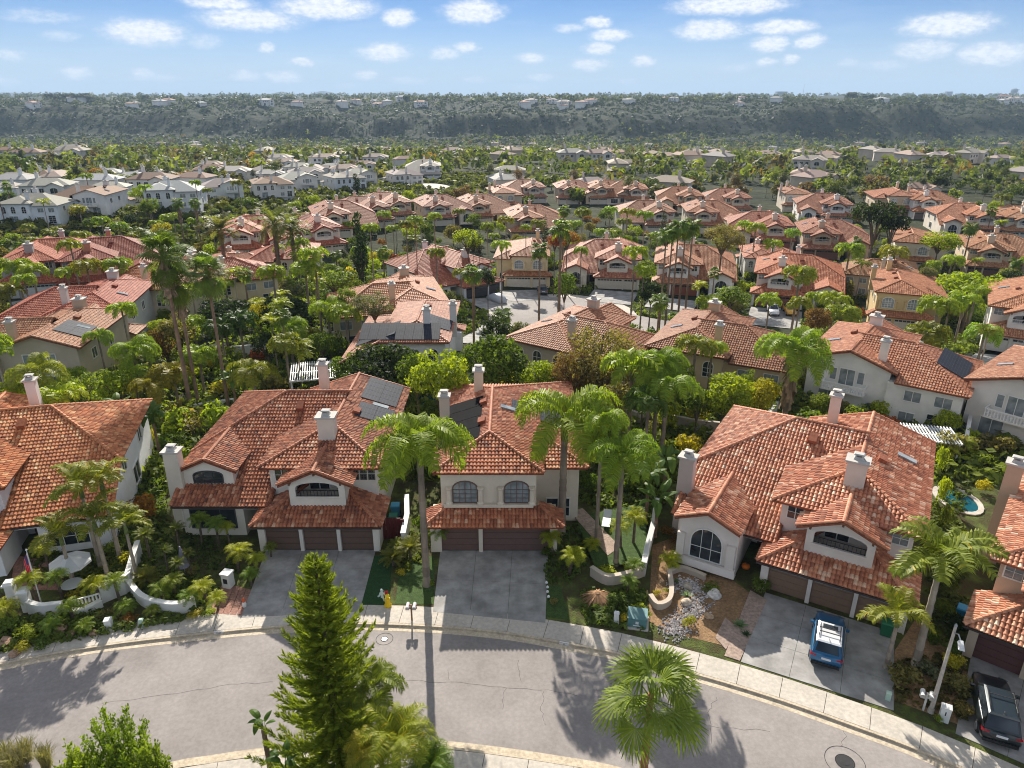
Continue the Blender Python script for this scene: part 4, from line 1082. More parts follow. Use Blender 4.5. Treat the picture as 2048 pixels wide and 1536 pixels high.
def tree(kind, x, y, w, h, label, color=None, group=None, name=None, cat='tree', limbs=True, ch=None, z=None, trunk=True):
    """broad tree: w = crown width, h = total height, ch = crown height"""
    rng = random.Random(int(abs(x * 91 + y * 37 + h * 11)))
    t = thing(name or 'tree', label, cat, (x, y, tz(x, y) if z is None else z), rng.uniform(0, 6.28), group)
    col = shade(color or GREENS['shrub'], rng, .1); r = w / 2
    sz = {'cypress': 4.35, 'tall': 3.2, 'flat': .7}.get(kind, 1.85)
    ch = ch or min(h * .86, w * .95); k = ch / sz
    me = CROWN[kind][rng.randrange(len(CROWN[kind]))]
    zc = h - ch + k * {'cypress': 1.3, 'tall': 1.2, 'flat': .25}.get(kind, .85)
    sx = r / {'cypress': .36, 'tall': .6, 'flat': 1.25}.get(kind, 1.0)
    link('crown', me, t, col, (0, 0, zc), scale=(sx, sx, k))
    if trunk: link('trunk', TRUNK['tree'], t, TRC['tree'], scale=(max(.35, r * .28),) * 2 + (max(.3, zc - k * .6),))
    if limbs and trunk: link('limbs', LIMB[rng.randrange(3)], t, TRC['tree'], (0, 0, zc), scale=(sx, sx, k))
    return t
def shrub(x, y, w, h, label, color=None, group=None, kind='shrub', name='shrub', cat='shrub', z=None):
    rng = random.Random(int(abs(x * 57 + y * 83)))
    me = CROWN[kind][rng.randrange(len(CROWN[kind]))]
    o = link(name, me, None, shade(color or GREENS['shrub'], rng, .15), (x, y, (tz(x, y) if z is None else z) + h * .42), (0, 0, rng.uniform(0, 6.28)), (w / 2, w / 2, h / 1.75))
    return tag(o, label, cat, group)
def rosette(name, x, y, h, s, label, kind='pygmy', n=22, color=None, cat='palm tree', group=None, lean=0, z=0, trunkw=1.0):
    """small trunked plant whose fronds are parts"""
    rng = random.Random(int(abs(x * 33 + y * 77)))
    t = thing(name, label, cat, (x, y, z), rng.uniform(0, 6.28), group); col = shade(color or GREENS['king'], rng, .1)
    if h > .15:
        tr = link('trunk', TRUNK['date'], t, (.12, .09, .065), scale=(.36 * s * trunkw, .36 * s * trunkw, math.hypot(h, lean)))
        tr.rotation_euler = (0, math.atan2(lean, h), 0)
    for i in range(n):
        link('frond', FROND[kind][i % len(FROND[kind])], t, col, (lean, 0, h), (rng.uniform(-.2, .2), rng.uniform(-.2, .2), 2.4 * i), s * rng.uniform(.85, 1.1))
    return t
# ---------------------------------------------------------------- the houses along the street
WHITE, CREAM, TAN, PINK = (.78, .77, .74), (.66, .58, .47), (.50, .40, .28), (.66, .56, .49)
H2 = House('white house with three brown garage doors, dark red tile roof and grey solar panels', -14.6, 45.0, 0, 1, True, (.78, .73, .65), (.95, .87, .72), seed=2, door=(.15, .095, .075), z=0, tint=(0, .93))
planA(H2, 'dormer', 'gable', wfl='six')
H2.chimney(-11.55, 3.6, 0, 6.7, 1.25, 1.0, top=.08)
H2.solar(H2.pl['WR'], 2.6, 15.6, 5, 2, .95, 1.62); H2.solar(H2.pl['WR'], 2.75, 10.9, 3, 2, .95, 1.55)
H3 = House('cream house with two arched upper windows and black pool heating mats on its tile roof', -1.5, 45.3, 0, 1, True, (.74, .65, .53), (1.03, .92, .76), seed=3, door=(.16, .095, .08), z=0, tint=(.1, .95))
planB(H3)
for i in range(4): H3.on_roof('solar_mat', H3.pl['L'], -2.6, 4.9 + 2.05 * i, 1.98, 3.4, .03, 'poolmat', None, .15)
for i in range(3): H3.on_roof('solar_panel', H3.pl['R'], 2.2 + .9 * (i == 2), 10.4 + 1.06 * i, 1.03, 1.6, .04, 'solar', None, .17)
H3.solar(H3.pl['R'], 5.4, 12.2, 6, 2, 1.0, 1.6); H3.on_roof('skylight', H3.pl['R'], 1.1, 9.8, .6, 1.3, .14, 'paleglass'); 
H4 = House('pinkish stucco house with a tall arched front window and light brown garage doors', 21.05, 38.45, -30.5, 1, True, (.74, .67, .61), (1.16, 1.13, 1.0), seed=4, door=(.24, .15, .10), z=0, tint=(.12, 1.0))
planA(H4, 'gable', 'gable', wfl=0, gwin=True)
H4.chimney(-11.3, 4.0, 0, 6.7, 1.2, 1.0, (.55, .49, .46), top=.06)
H1 = House('white house with an orange and brown tile roof at the left edge of the street', -40.6, 40.9, 15, -1, True, (.80, .80, .80), (1.2, 1.1, .72), seed=5, door=(.3, .26, .22), z=0, tint=(.1, .95))
planA(H1, 'plain', 'gable')
H5 = House('tan house with a pink tan tile roof at the right edge of the street', 31.3, 31.3, -39.8, -1, True, (.54, .42, .31), (1.25, 1.35, 1.25), seed=6, door=(.12, .055, .05), z=0, tint=(.25, 1))
planA(H5, 'plain', 'gable')
H5.chimney(5.0, 12.6, 0, 8.0, 1.1, 1.0, (.47, .36, .26), top=.05)
# ---------------------------------------------------------------- houses farther back
PROTO = {}; HOUSES = []; BUSY = []                      # BUSY: circles kept free of planting
def keep(x, y, r): BUSY.append((x, y, r))
for (x, y) in ((-22, 52), (-13, 50), (-13, 59), (-20, 58), (-1, 52), (1, 60), (3, 55), (20, 47), (26, 42), (27, 48), (30, 44), (-36, 50), (-43, 46), (-40, 56), (36, 40), (33, 36)): keep(x, y, 6)
def ptop(root):
    M = root.matrix_world
def midhouse(key, x, y, rot, label, wall=CREAM, roof=(1.25, 1.2, 1.12), door=(.62, .58, .5), scale=1.0, group=None, lod=0, z=None, trim=(.75, .74, .7)):
    plan, mir, opt = key; k = (plan, mir, opt, lod); z = tz(x, y) if z is None else z
    c, s_ = math.cos(R(rot)), math.sin(R(rot))
    ctr = (-3.4 * mir, 10) if plan == 'A' else ((1.2 * mir, 9) if plan == 'B' else (0, 0))
    for dx, dy in ((-4, -4.5), (4, -4.5), (-4, 4.5), (4, 4.5)):
        a, b = (ctr[0] + dx) * scale, (ctr[1] + dy) * scale; keep(x + a * c - b * s_, y + a * s_ + b * c, 4.7 * scale)
    if plan != 'S':
        for q in (-2.5, -6.5): keep(x - q * s_, y + q * c, 3.6)
    if not group: HOUSES.append((x + ctr[0] * c - ctr[1] * s_, y + ctr[0] * s_ + ctr[1] * c, label))
    q_ = random.Random(int(x * 7 + y * 13)); f_ = q_.uniform(.74, 1.0); g_ = q_.uniform(.9, 1.08); b_ = q_.uniform(.88, 1.12); roof = (roof[0] * f_, roof[1] * f_ * g_, roof[2] * f_ * g_ * b_)
    if k not in PROTO:
        h = House(label, x, y, rot, mir, False, wall, roof, door=door, seed=len(PROTO) + 11, group=group, z=z, lod=lod, tint=(.3, .86))
        if plan == 'A': planA(h, opt[0], opt[1], bal='trim', garage=2, gwin=True)
        elif plan == 'B': planB(h, gwin=True)
        else: planS(h)
        h.root.scale = (scale,) * 3; PROTO[k] = h; return h.root
    src = PROTO[k]; cols = dict(wall=wall, chimney=wall, balcony=wall, roof=roof, tile=roof, ridge_tile=roof, roof_vent=roof, garage_door=door, panel=door, window=trim)
    r = dup(src.root, (x, y, z), R(rot), label, group, scale, cols)
    if not group and 'group' in r: del r['group']
    return r
def planS(h):
    """small far house: hipped roof, cross gable, windows"""
    k = .38
    F, B, L, Rr = Plane('F', 0, 7.4, k), Plane('B', 0, 7.4, k), Plane('L', -3, 7.4, k), Plane('R', 3, 7.4, k)
    h.roof_face(F, [(-8, -5), (8, -5), (3, 0), (-3, 0)]); h.roof_face(B, [(-8, 5), (8, 5), (3, 0), (-3, 0)])
    h.roof_face(L, [(-8, -5), (-8, 5), (-3, 0)]); h.roof_face(Rr, [(8, -5), (8, 5), (3, 0)])
    gable_roof(h, 3.6, 6.6, 3.0, -7.2, 0, back=lambda d: -2.1 - d * 1.15, cap=False)
    h.build_roof(); w = MB(); w.box(-7.4, 7.4, -4.4, 4.4, -3, 5.3); w.extr([(.9, -3), (6.3, -3), (6.3, 5.2), (3.6, 6.4), (.9, 5.2)], 'y', -6.7, -4)
    h.part('wall', w, 'stucco', h.wallc)
    for q in (-6, -3.4, -.9): h.window(q, -4.42, 3.2, 'F', 1.3, 1.3, 0, 2, 1)
    h.window(3.6, -6.72, 3.1, 'F', 2.2, 1.7, .5, 2, 1); h.window(3.6, -6.72, .3, 'F', 3.4, 2, 0, 2, 1, 'paleglass'); h.window(-4.5, -4.42, .2, 'F', 2.6, 2, 0, 2, 1)
    h.chimney(-3.5, 1.5, 5, 9, 1.0, .9)
def front(key, px, py, rot, label, **k):
    p = G(px, py); return midhouse(key, p.x, p.y, rot, label, z=p.z, **k)
def rear(key, p1, p2, z, label, **k):
    """house seen from behind: the foot (or height z) of its rear wall runs from p1 to p2"""
    zt = k.pop('ground', None)
    A, B = Z(*p1, z), Z(*p2, z); c = (A + B) / 2; rot = math.degrees(math.atan2(B.y - A.y, B.x - A.x)) + 180
    plan, mir, opt = key; lx, ly = (-3.4 * mir, 18.1) if plan == 'A' else (1.2 * mir, 17)
    s = k.get('scale', 1.0); a = R(rot); lx *= s; ly *= s
    return midhouse(key, c.x - (lx * math.cos(a) - ly * math.sin(a)), c.y - (lx * math.sin(a) + ly * math.cos(a)), rot, label, z=zt, **k)
SALMON, ROSE, DUSK = (1.15, 1.28, 1.14), (1.02, 1.06, .95), (.95, .8, .78)
A1, A2, AH, AH2, AP, AP2, B1, B2 = ('A', 1, ('gable', 'gable')), ('A', -1, ('gable', 'gable')), ('A', 1, ('plain', 'hip')), ('A', -1, ('plain', 'hip')), ('A', 1, ('plain', 'gable')), ('A', -1, ('plain', 'gable')), ('B', 1, None), ('B', -1, None)
# the row whose gardens back onto the street houses
b6 = rear(AP, (1622, 813), (1880, 873), -.6, 'large white house with a rear balcony, two chimneys and blue solar panels', wall=(.80, .79, .74), roof=SALMON, ground=-.6)
b5 = rear(AH, (1335, 690), (1545, 722), 5.0, 'tan house with arched rear windows and a broad red hip roof behind round green trees', wall=(.60, .47, .31), roof=ROSE, ground=-.8)
b4 = rear(AH, (1040, 672), (1240, 715), 5.0, 'beige house with paired rear windows behind the wispy brown tree', wall=(.50, .42, .34), roof=SALMON, ground=-.9)
b3 = rear(B1, (692, 785), (925, 785), -.3, 'white house whose rear roof is covered with black solar panels and wide grey arrays', wall=(.72, .73, .75), roof=ROSE, ground=-.3)
bm = rear(AH2, (662, 706), (905, 686), -.2, 'beige house with a long plain rear wall and a striped tile hip roof', wall=(.62, .52, .38), roof=SALMON, ground=-.2)
b1 = rear(AH2, (10, 715), (262, 700), 0, 'grey white house with a wide red roof and skylight at the left', wall=(.55, .55, .52), roof=(1.05, .8, .75))
b2 = rear(AP2, (-60, 800), (125, 792), 0, 'house at the left edge with grey solar panels and a blue awning', wall=(.52, .44, .34), roof=SALMON)
b7 = rear(AP, (1985, 885), (2200, 950), -.4, 'cream house with a white rear balcony cut by the right edge', wall=(.76, .73, .67), roof=SALMON, ground=-.4)
l1 = rear(AH2, (170, 640), (408, 640), -.2, 'low roofed tan house behind the tall shaggy palms', wall=(.58, .50, .38), roof=ROSE)
l2 = rear(AH, (400, 618), (530, 600), 0, 'yellow tan house with a rear gable behind the tall single fan palm', wall=(.66, .56, .36), roof=(1.1, .95, .85))
# across the cul-de-sac
front(B2, 1055, 578, -4, 'yellow cream house with two arched windows over white garage doors', wall=(.72, .58, .36), roof=SALMON, door=(.72, .66, .56))
front(A1, 1232, 582, -9, 'cream house with a white balcony over a wide white garage facing the turning circle', wall=(.70, .64, .54), roof=SALMON, door=(.66, .6, .5))
front(A2, 1352, 594, -12, 'white house with a brick red garage behind the five tall thin palms', wall=(.76, .74, .70), roof=SALMON, door=(.26, .08, .05))
front(AP, 967, 594, 38, 'white house with dark garage doors and an extra solar roof left of the turning circle', wall=(.74, .75, .77), roof=(1.0, .88, .82), door=(.06, .06, .07))
front(A2, 1552, 618, -20, 'white house with a long striped roof behind the yellow car', wall=(.72, .69, .63), roof=(1.28, 1.22, 1.12), door=(.3, .12, .09))
front(B1, 1792, 664, -22, 'ochre house with an arched window over a double white garage', wall=(.60, .45, .23), roof=SALMON, door=(.66, .6, .5))
front(AP2, 2036, 712, -32, 'cream house at the right edge with white garage doors and small square windows', wall=(.74, .70, .64), roof=SALMON, door=(.70, .66, .6))
front(A2, 1640, 520, -14, 'brown fronted house with a long ribbed roof beside the dark twin pine', wall=(.52, .40, .30), roof=SALMON, door=(.2, .1, .08))
front(B1, 1818, 545, -24, 'cream house with a solar strip on its roof right of the dark twin pine', wall=(.66, .58, .46), roof=SALMON, door=(.5, .44, .38))
front(A2, 1975, 558, -22, 'tan house with a brown garage and a dark blue pane window near the right edge', wall=(.60, .49, .36), roof=SALMON, door=(.16, .08, .07))
front(A1, 1968, 478, -14, 'pale house with three small square windows behind a lone fan palm', wall=(.70, .63, .54), roof=SALMON, door=(.2, .1, .08))
front(AP2, 2046, 484, -18, 'cream house cut by the right edge above the tan garage house', wall=(.70, .64, .52), roof=SALMON)
front(AP2, 1855, 440, -10, 'white house with dark windows and a terracotta roof in the upper right', wall=(.78, .75, .70), roof=SALMON, door=(.12, .1, .1))
front(B2, 1795, 434, -14, 'tan house with an arched window above parked blue bins', wall=(.60, .48, .34), roof=SALMON, door=(.3, .2, .15))
front(A1, 1672, 450, -14, 'pink white house with two rows of narrow windows left of the twin pine', wall=(.74, .70, .66), roof=SALMON)
front(A1, 1548, 500, -12, 'rose tiled house with a dark doorway behind a cluster of palms', wall=(.66, .56, .46), roof=ROSE, door=(.3, .12, .09))
front(A2, 1405, 470, -6, 'cream house whose roof shows above the big olive brown tree', wall=(.66, .58, .46), roof=SALMON)
rear(AH, (1500, 556), (1588, 560), -5, 'house with a pale rear roof between two turning circle houses', wall=(.62, .60, .56), roof=SALMON, scale=.8)
rear(AH2, (1700, 590), (1800, 600), -5, 'house with a low rear roof and square chimney behind the ochre house', wall=(.6, .5, .38), roof=SALMON, scale=.85)
front(AP, 1322, 470, 0, 'cream house beside a dark cypress right of centre', wall=(.66, .60, .5), roof=SALMON)
front(AP2, 1057, 482, 8, 'rose roofed house with a row of dark rear panes near a dark cypress', wall=(.5, .38, .28), roof=ROSE)
front(A2, 486, 522, 14, 'white house with an orange tiled roof and balcony under the date palms', wall=(.74, .70, .62), roof=(1.15, .95, .8), door=(.6, .6, .6))
front(A1, 655, 512, 28, 'white house with a steep red roof and a car by its door', wall=(.72, .66, .58), roof=(1.1, .9, .8))
front(AP2, 672, 480, 20, 'yellow white house with twin white chimneys behind the date palms', wall=(.74, .66, .52), roof=(1.1, .9, .85))
front(A2, 185, 592, 24, 'terracotta walled house with grey roof panels at the left', wall=(.46, .21, .13), roof=(.9, .66, .62), door=(.4, .2, .14))
front(AP2, 60, 598, 18, 'grey house with tall white framed windows at the left edge', wall=(.36, .33, .32), roof=(1.0, .75, .7), door=(.7, .7, .7))
rear(AH, (455, 556), (515, 552), -.5, 'low house with a pale solar roof below the date palms', wall=(.62, .5, .38), roof=ROSE, scale=.7)
rear(AH2, (520, 552), (610, 548), -.5, 'low red roofed house with a square white chimney at left centre', wall=(.7, .66, .6), roof=(1.0, .8, .75), scale=.85)
for i, (px_, py_, rt, w_, k_, lb) in enumerate([(760, 458, 25, ROSE, AP, 'leftmost of the red roofed row before the brushy slope, with grey panels'), (803, 447, 22, SALMON, A1, 'second red roofed house from the left before the brushy slope'),
        (882, 455, 20, SALMON, A2, 'tan house with white garage in the middle of the red roofed row'), (960, 450, 15, SALMON, AP2, 'tan house at the right end of the long red roofed row'),
        (1012, 424, 12, SALMON, B1, 'salmon roofed house with dark panels above the red roofed row'), (1070, 408, 6, SALMON, A1, 'rust walled house with a grey panelled roof near the valley edge'),
        (1140, 411, 4, SALMON, A2, 'yellow house with a salmon roof near the valley edge'), (1203, 410, 0, SALMON, A2, 'white house with a dark balcony near the valley edge'),
        (1272, 413, -4, SALMON, AP, 'white house with a flat salmon roof behind tall palms'), (1380, 428, -6, SALMON, A1, 'house with a yellow wall and salmon roof above the olive brown tree'), (1475, 432, -8, ROSE, A1, 'rose roofed house right of the olive brown tree'), (1590, 425, -10, SALMON, B1, 'cream house with an arched front left of the narrow windowed house')]):
    front(k_, px_, py_, rt, lb, wall=[(.62, .5, .36), (.66, .56, .42), (.68, .6, .5)][i % 3], roof=w_, scale=.95)
# the white row beyond the brushy ravine
GREY, LGREY, BRN, DKR = (.36, .33, .29), (.47, .45, .42), (.27, .17, .125), (.10, .09, .09)
for i, (pa, pb, py_, rf, wl_, lb) in enumerate([(5, 130, 448, GREY, (.74, .78, .82), 'pale blue white house at the left end of the row beyond the brushy ravine'),
        (155, 280, 436, BRN, (.78, .77, .76), 'white house with a brown roof and a white pergola beyond the brushy ravine'), (275, 385, 420, LGREY, (.70, .72, .74), 'grey white house with shaggy palms before it beyond the ravine'),
        (415, 490, 402, GREY, (.60, .64, .62), 'house with a tall glazed gable beyond the brushy ravine'), (487, 552, 399, BRN, (.66, .66, .64), 'house with a sunlit panel roof right of the glazed gable'),
        (560, 635, 384, LGREY, (.74, .72, .68), 'cream house with three white garage bays beyond the ravine'), (637, 690, 383, GREY, (.62, .66, .70), 'blue grey house with a tall arched window beyond the ravine'),
        (684, 752, 374, LGREY, (.72, .68, .62), 'cream house beside a dark pointed conifer beyond the ravine'), (762, 822, 373, GREY, (.68, .66, .64), 'tall house behind two slim cypresses beyond the ravine')]):
    A, B = G(pa, py_), G(pb, py_); w = (B - A).length
    midhouse(('A', -1 if i % 2 else 1, ('plain', 'gable' if i % 2 else 'hip')), *((A + B) / 2 + Vector((-.25, .9, 0)) * 15)[:2], 180 + [6, 4, 14, 24, 24, 28, 34, 30, 26][i], lb, wall=wl_, roof=rf, scale=min(1.15, max(.8, w / 15.5)), lod=2, z=A.z)
p = G(862, 360); midhouse(('A', 1, ('plain', 'hip')), p.x, p.y, 6, 'white house with a row of garage doors at the end of the white row', wall=(.80, .80, .80), roof=LGREY, door=(.75, .75, .75), lod=2)
for i, (px_, py_, w, rf, lb) in enumerate([(25, 398, 60, LGREY, 'white house with a pale roof behind the pale blue house'), (105, 402, 95, GREY, 'white house with black solar panels in the second line of the white row'), (225, 400, 75, LGREY, 'grey roofed house with a steep gable in the second line of the white row'),
        (312, 388, 90, BRN, 'long brown roofed house in the second line of the white row'), (395, 380, 75, BRN, 'brown roofed house with cream gables behind the glazed gable house'), (470, 366, 70, LGREY, 'pale tan roofed house in the second line of the white row'),
        (535, 362, 62, GREY, 'pale house with a two part roof in the second line of the white row'), (600, 352, 56, LGREY, 'white house with a bright sunlit roof panel in the second line'), (665, 350, 48, GREY, 'small pale house near the middle of the second line'), (728, 345, 50, BRN, 'tan roofed house at the right of the second line'),
        (60, 328, 90, BRN, 'rose roofed house far left above the golf green slope'), (150, 322, 64, GREY, 'grey roofed house far left beside a rust coloured tree'), (20, 318, 50, BRN, 'rose roofed house at the far left edge above the green slope')]):
    p = G(px_, py_); d = p.y * .93 + 11
    midhouse(('S', 1, None), p.x, p.y, [170, 12, 190, 4][i % 4], lb, wall=[(.76, .76, .76), (.72, .70, .66)][i % 2], roof=rf, scale=min(1.2, max(.7, w * d / 1420 / 16)), lod=2)
rng = random.Random(21)
for i in range(26):
    for _ in range(40):
        px_ = rng.uniform(-20, 850); py_ = 415 - .075 * px_ - rng.uniform(0, 42); p = G(px_, py_)
        if any((p.x - a) ** 2 + (p.y - b) ** 2 < (c + 5.5) ** 2 for a, b, c in BUSY): continue
        midhouse(('S', 1, None), p.x, p.y, rng.choice([10, 190, 100]) + rng.uniform(-12, 12), 'pale roofed white house packed into the rear lines of the white row', wall=rng.choice([(.78, .78, .77), (.74, .71, .66)]), roof=rng.choice([LGREY, GREY, BRN, (.40, .33, .27)]), scale=rng.uniform(.75, .95), lod=2, group='white houses in the rear lines of the white row')
        break
for i in range(72):
    for _ in range(30):
        px_ = rng.uniform(-40, 2090); py_ = rng.choice([rng.uniform(292, 330), rng.uniform(318, 400)])
        if px_ < 1000 and py_ > 318: continue
        p = G(px_, py_)
        if p.y > 1260 or any((p.x - a) ** 2 + (p.y - b) ** 2 < (c + 9) ** 2 for a, b, c in BUSY): continue
        near_ = p.y < 420
        midhouse(('S', 1, None), p.x, p.y, rng.uniform(-40, 40) + rng.choice([0, 90, 180]), 'pale valley house half hidden by trees below the far hills' if not near_ else 'tan or grey roofed house among trees in the upper right', wall=rng.choice([(.66, .63, .58), (.56, .48, .39), (.60, .54, .47)]), roof=rng.choice([(.40, .36, .32), GREY, (.40, .30, .24), (.36, .25, .19), (.38, .33, .28)]), scale=rng.uniform(.85, 1.15), lod=2,
                 group='pale houses in the far valley' if not near_ else 'tan and grey roofed houses in the upper right')
        break
for i in range(40):
    p = G(rng.uniform(0, 2048), rng.uniform(201, 219)); x, y = p.x, p.y
    if y < 1480: continue
    midhouse(('S', 1, None), x, y, rng.uniform(0, 360), 'small white house on the flat top of the far hills', wall=(.78, .76, .72), roof=rng.choice([LGREY, (.4, .24, .18)]), scale=rng.uniform(1.2, 2.0), lod=2, group='white houses on the mesa')
# solar panels on the houses behind belong to those houses
def solar_on(root, pl, x, y, na, nd, mir, w=1.0, d=1.6):
    h = House.__new__(House); h.root = root; h.mir = mir; h.solar(pl, x, y, na, nd, w, d)
hp = PROTO[AP + (0,)].pl; hb = PROTO[B1 + (0,)].pl
solar_on(b6, hp['ML'], -9.2, 12.4, 6, 2, 1); solar_on(b2, hp['WR'], 2.4, 13.5, 4, 2, -1)
solar_on(b3, hb['B'], 1.4, 15.7, 9, 2, 1); solar_on(b3, hb['R'], 4.2, 14.2, 5, 3, 1); solar_on(b3, hb['L'], -2.6, 12, 4, 2, 1)

# roads and drives on the hillside, following the ground
def road(name, pts, w, mat, lift=.07):
    P = spline(pts, 6); mb = MB(); k = 5
    L = [offset(P, w * (j / k - .5)) for j in range(k + 1)]
    for i in range(len(P) - 1):
        for j in range(k):
            mb.face([(*q, tz(*q) + lift) for q in (L[j + 1][i], L[j + 1][i + 1], L[j][i + 1], L[j][i])])
    for p in P: keep(*p, w * .5 + .8)
    return struct(mb.obj(name, mat))
def disc(name, c, r, mat, lift):
    mb = MB()
    for i in range(24):
        a, b = 2 * math.pi * i / 24, 2 * math.pi * (i + 1) / 24
        for q in range(4):
            r0, r1 = r * q / 4, r * (q + 1) / 4; Q = [(c[0] + r0 * math.cos(a), c[1] + r0 * math.sin(a)), (c[0] + r1 * math.cos(a), c[1] + r1 * math.sin(a)), (c[0] + r1 * math.cos(b), c[1] + r1 * math.sin(b)), (c[0] + r0 * math.cos(b), c[1] + r0 * math.sin(b))]
            if q == 0: Q = Q[1:] + [c]; Q = [Q[2], Q[0], Q[1]]
            mb.face([(*v, tz(*v) + lift) for v in Q])
    keep(*c, r + 1); return struct(mb.obj(name, mat))
cc = G(1120, 632)
disc('pavement', (cc.x, cc.y), 14.0, 'concrete', .05); disc('road', (cc.x, cc.y), 11.8, 'asphalt', .09)
q1, q2, q3, q4 = G(1300, 655), G(1480, 672), G(1700, 700), G(1990, 735)
road('road', [(cc.x + 6, cc.y), (q1.x, q1.y), (q2.x, q2.y), (q3.x, q3.y), (q4.x, q4.y), (q4.x + 30, q4.y - 12)], 10, 'asphalt', .11)
for a, b, w in (((1040, 582), (1060, 606), 9), ((1232, 586), (1215, 608), 9), ((1352, 600), (1335, 622), 9), ((965, 600), (1010, 622), 8), ((1552, 622), (1545, 655), 9), ((1790, 668), (1770, 700), 9), ((2030, 716), (2010, 738), 9), ((940, 690), (1000, 650), 5), ((60, 600), (110, 612), 8), ((110, 612), (230, 600), 8), ((190, 594), (200, 606), 8)):
    A, B = G(*a), G(*b); road('driveway', [(A.x, A.y), ((A.x + B.x) / 2, (A.y + B.y) / 2), (B.x, B.y)], w, 'drive', .13)
p = G(856, 372); disc('road', (p.x, p.y), 9, 'concrete', .1)
# ---------------------------------------------------------------- trees behind the street houses
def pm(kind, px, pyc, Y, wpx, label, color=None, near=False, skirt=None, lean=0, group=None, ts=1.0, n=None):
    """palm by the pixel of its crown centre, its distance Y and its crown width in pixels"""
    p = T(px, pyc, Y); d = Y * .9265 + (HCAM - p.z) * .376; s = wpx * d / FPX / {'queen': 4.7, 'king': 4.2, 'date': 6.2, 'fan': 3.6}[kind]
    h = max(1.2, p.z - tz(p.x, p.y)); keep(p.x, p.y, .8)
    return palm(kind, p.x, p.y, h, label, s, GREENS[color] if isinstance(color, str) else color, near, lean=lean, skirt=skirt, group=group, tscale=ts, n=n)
def tr(kind, px, pyt, Y, wpx, label, color, hpx=None, hmin=2.5, name=None, group=None, cat='tree'):
    """broad tree by the pixel of its top, its distance and crown size in pixels"""
    p = T(px, pyt, Y); d = Y * .9265 + (HCAM - p.z) * .376; w = wpx * d / FPX; h = max(hmin, p.z - tz(p.x, p.y)); keep(p.x, p.y, w * .33)
    return tree(kind, p.x, p.y, w, h, label, GREENS[color] if isinstance(color, str) else color, group, name, cat, ch=(hpx * d / FPX * 1.03 if hpx else None))
# palms with individually built fronds
pm('queen', 838, 880, 41.1, 205, 'tall queen palm between the two driveways, hiding the right end of the white house', near=True, n=19)
pm('queen', 1130, 835, 47.5, 215, 'queen palm in front of the right roof edge of the house with black pool mats', near=True, n=16)
pm('queen', 1205, 838, 46.0, 110, 'queen palm close behind the tall palm on the small front lawn', near=True)
pm('queen', 1246, 905, 43.4, 150, 'queen palm with a bare grey trunk standing on the small front lawn', near=True)
pm('king', 158, 968, 43.0, 120, 'leftmost tall king palm in front of the orange brown roof', near=True, color=(.24, .25, .03))
pm('king', 200, 955, 43.5, 120, 'tall king palm beside the white gable wall at the left', near=True, color=(.24, .25, .03))
pm('king', 185, 1035, 41.5, 125, 'lower king palm of the clump in front of the orange brown roof', near=True, color=(.22, .24, .03))
pm('king', 248, 1045, 41.3, 100, 'slim king palm by the side passage of the white house at the left', near=True, color=(.24, .25, .03))
pm('king', 118, 1065, 41.0, 110, 'king palm spreading low over the left patio', near=True, color=(.20, .22, .03))
pm('king', 1890, 1115, 33.4, 215, 'leaning king palm between the two right hand driveways', near=True, color=(.2, .24, .035), lean=-.2, n=13)
pm('king', 1800, 1225, 33.3, 135, 'small king palm with two thin trunks beside the green bin', near=True, color=(.24, .27, .035), n=9)
pm('queen', 1590, 700, 66, 150, 'big queen palm with a skirt of dead fronds left of the large white house', near=True, color='queen', skirt=1.2, n=24)
pm('queen', 1265, 735, 62, 120, 'queen palm nearest the wispy brown tree behind the street houses', color='queen')
pm('queen', 1320, 725, 63, 120, 'queen palm in the middle of the clump by the beige garden wall', near=True)
pm('queen', 1335, 770, 60, 130, 'low drooping queen palm over the beige garden wall and pool', near=True)
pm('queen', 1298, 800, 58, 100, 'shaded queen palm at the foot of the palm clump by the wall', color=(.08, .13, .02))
pm('queen', 1425, 695, 73.5, 62, 'small queen palm in front of the tan house with arched rear windows', near=True)
pm('queen', 578, 655, 84, 74, 'queen palm standing alone above the white slatted pergola', near=True)
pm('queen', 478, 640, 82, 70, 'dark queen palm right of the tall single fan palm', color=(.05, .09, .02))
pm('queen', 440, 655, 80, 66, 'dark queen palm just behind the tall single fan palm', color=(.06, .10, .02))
pm('queen', 655, 615, 88, 84, 'queen palm left of the solar panel house', near=True)
pm('queen', 505, 745, 71, 100, 'yellow green palm behind the ridge of the white three garage house', color=(.22, .24, .03), near=True)
pm('queen', 265, 700, 74, 95, 'bushy queen palm below the grey white house gable', color='queen', near=True)
pm('queen', 300, 770, 70, 90, 'yellow feather palm left of the paired leaning trunks', color=(.26, .24, .03), near=True)
pm('queen', 345, 745, 72, 80, 'yellowing palm between the tall paired trunks', color=(.25, .22, .03))
pm('queen', 195, 672, 78, 55, 'thin queen palm against the grey white house', color='queen', near=True)
pm('queen', 70, 745, 62, 110, 'yellow green palm behind the ridge of the orange brown roof', color=(.22, .24, .03), near=True)
pm('queen', 118, 790, 60, 90, 'low palm beside the pink chimney at the left', color='lime')
pm('queen', 18, 790, 60, 90, 'palm cut by the left edge behind the orange brown roof', color='lime')
pm('fan', 325, 510, 70, 110, 'tallest shaggy fan palm of the leaning pair at the left', near=True, color='fan', ts=.8, skirt=.9)
pm('fan', 352, 560, 72, 90, 'second shaggy fan palm of the leaning pair at the left', near=True, color='fan', ts=.75, skirt=1)
pm('fan', 413, 545, 71, 88, 'tall single fan palm with a straight rough grey trunk', near=True, color='fan', ts=.8, skirt=.6)
pm('fan', 945, 545, 98, 46, 'slim fan palm in front of the dark garage house', color='fan', skirt=.5)
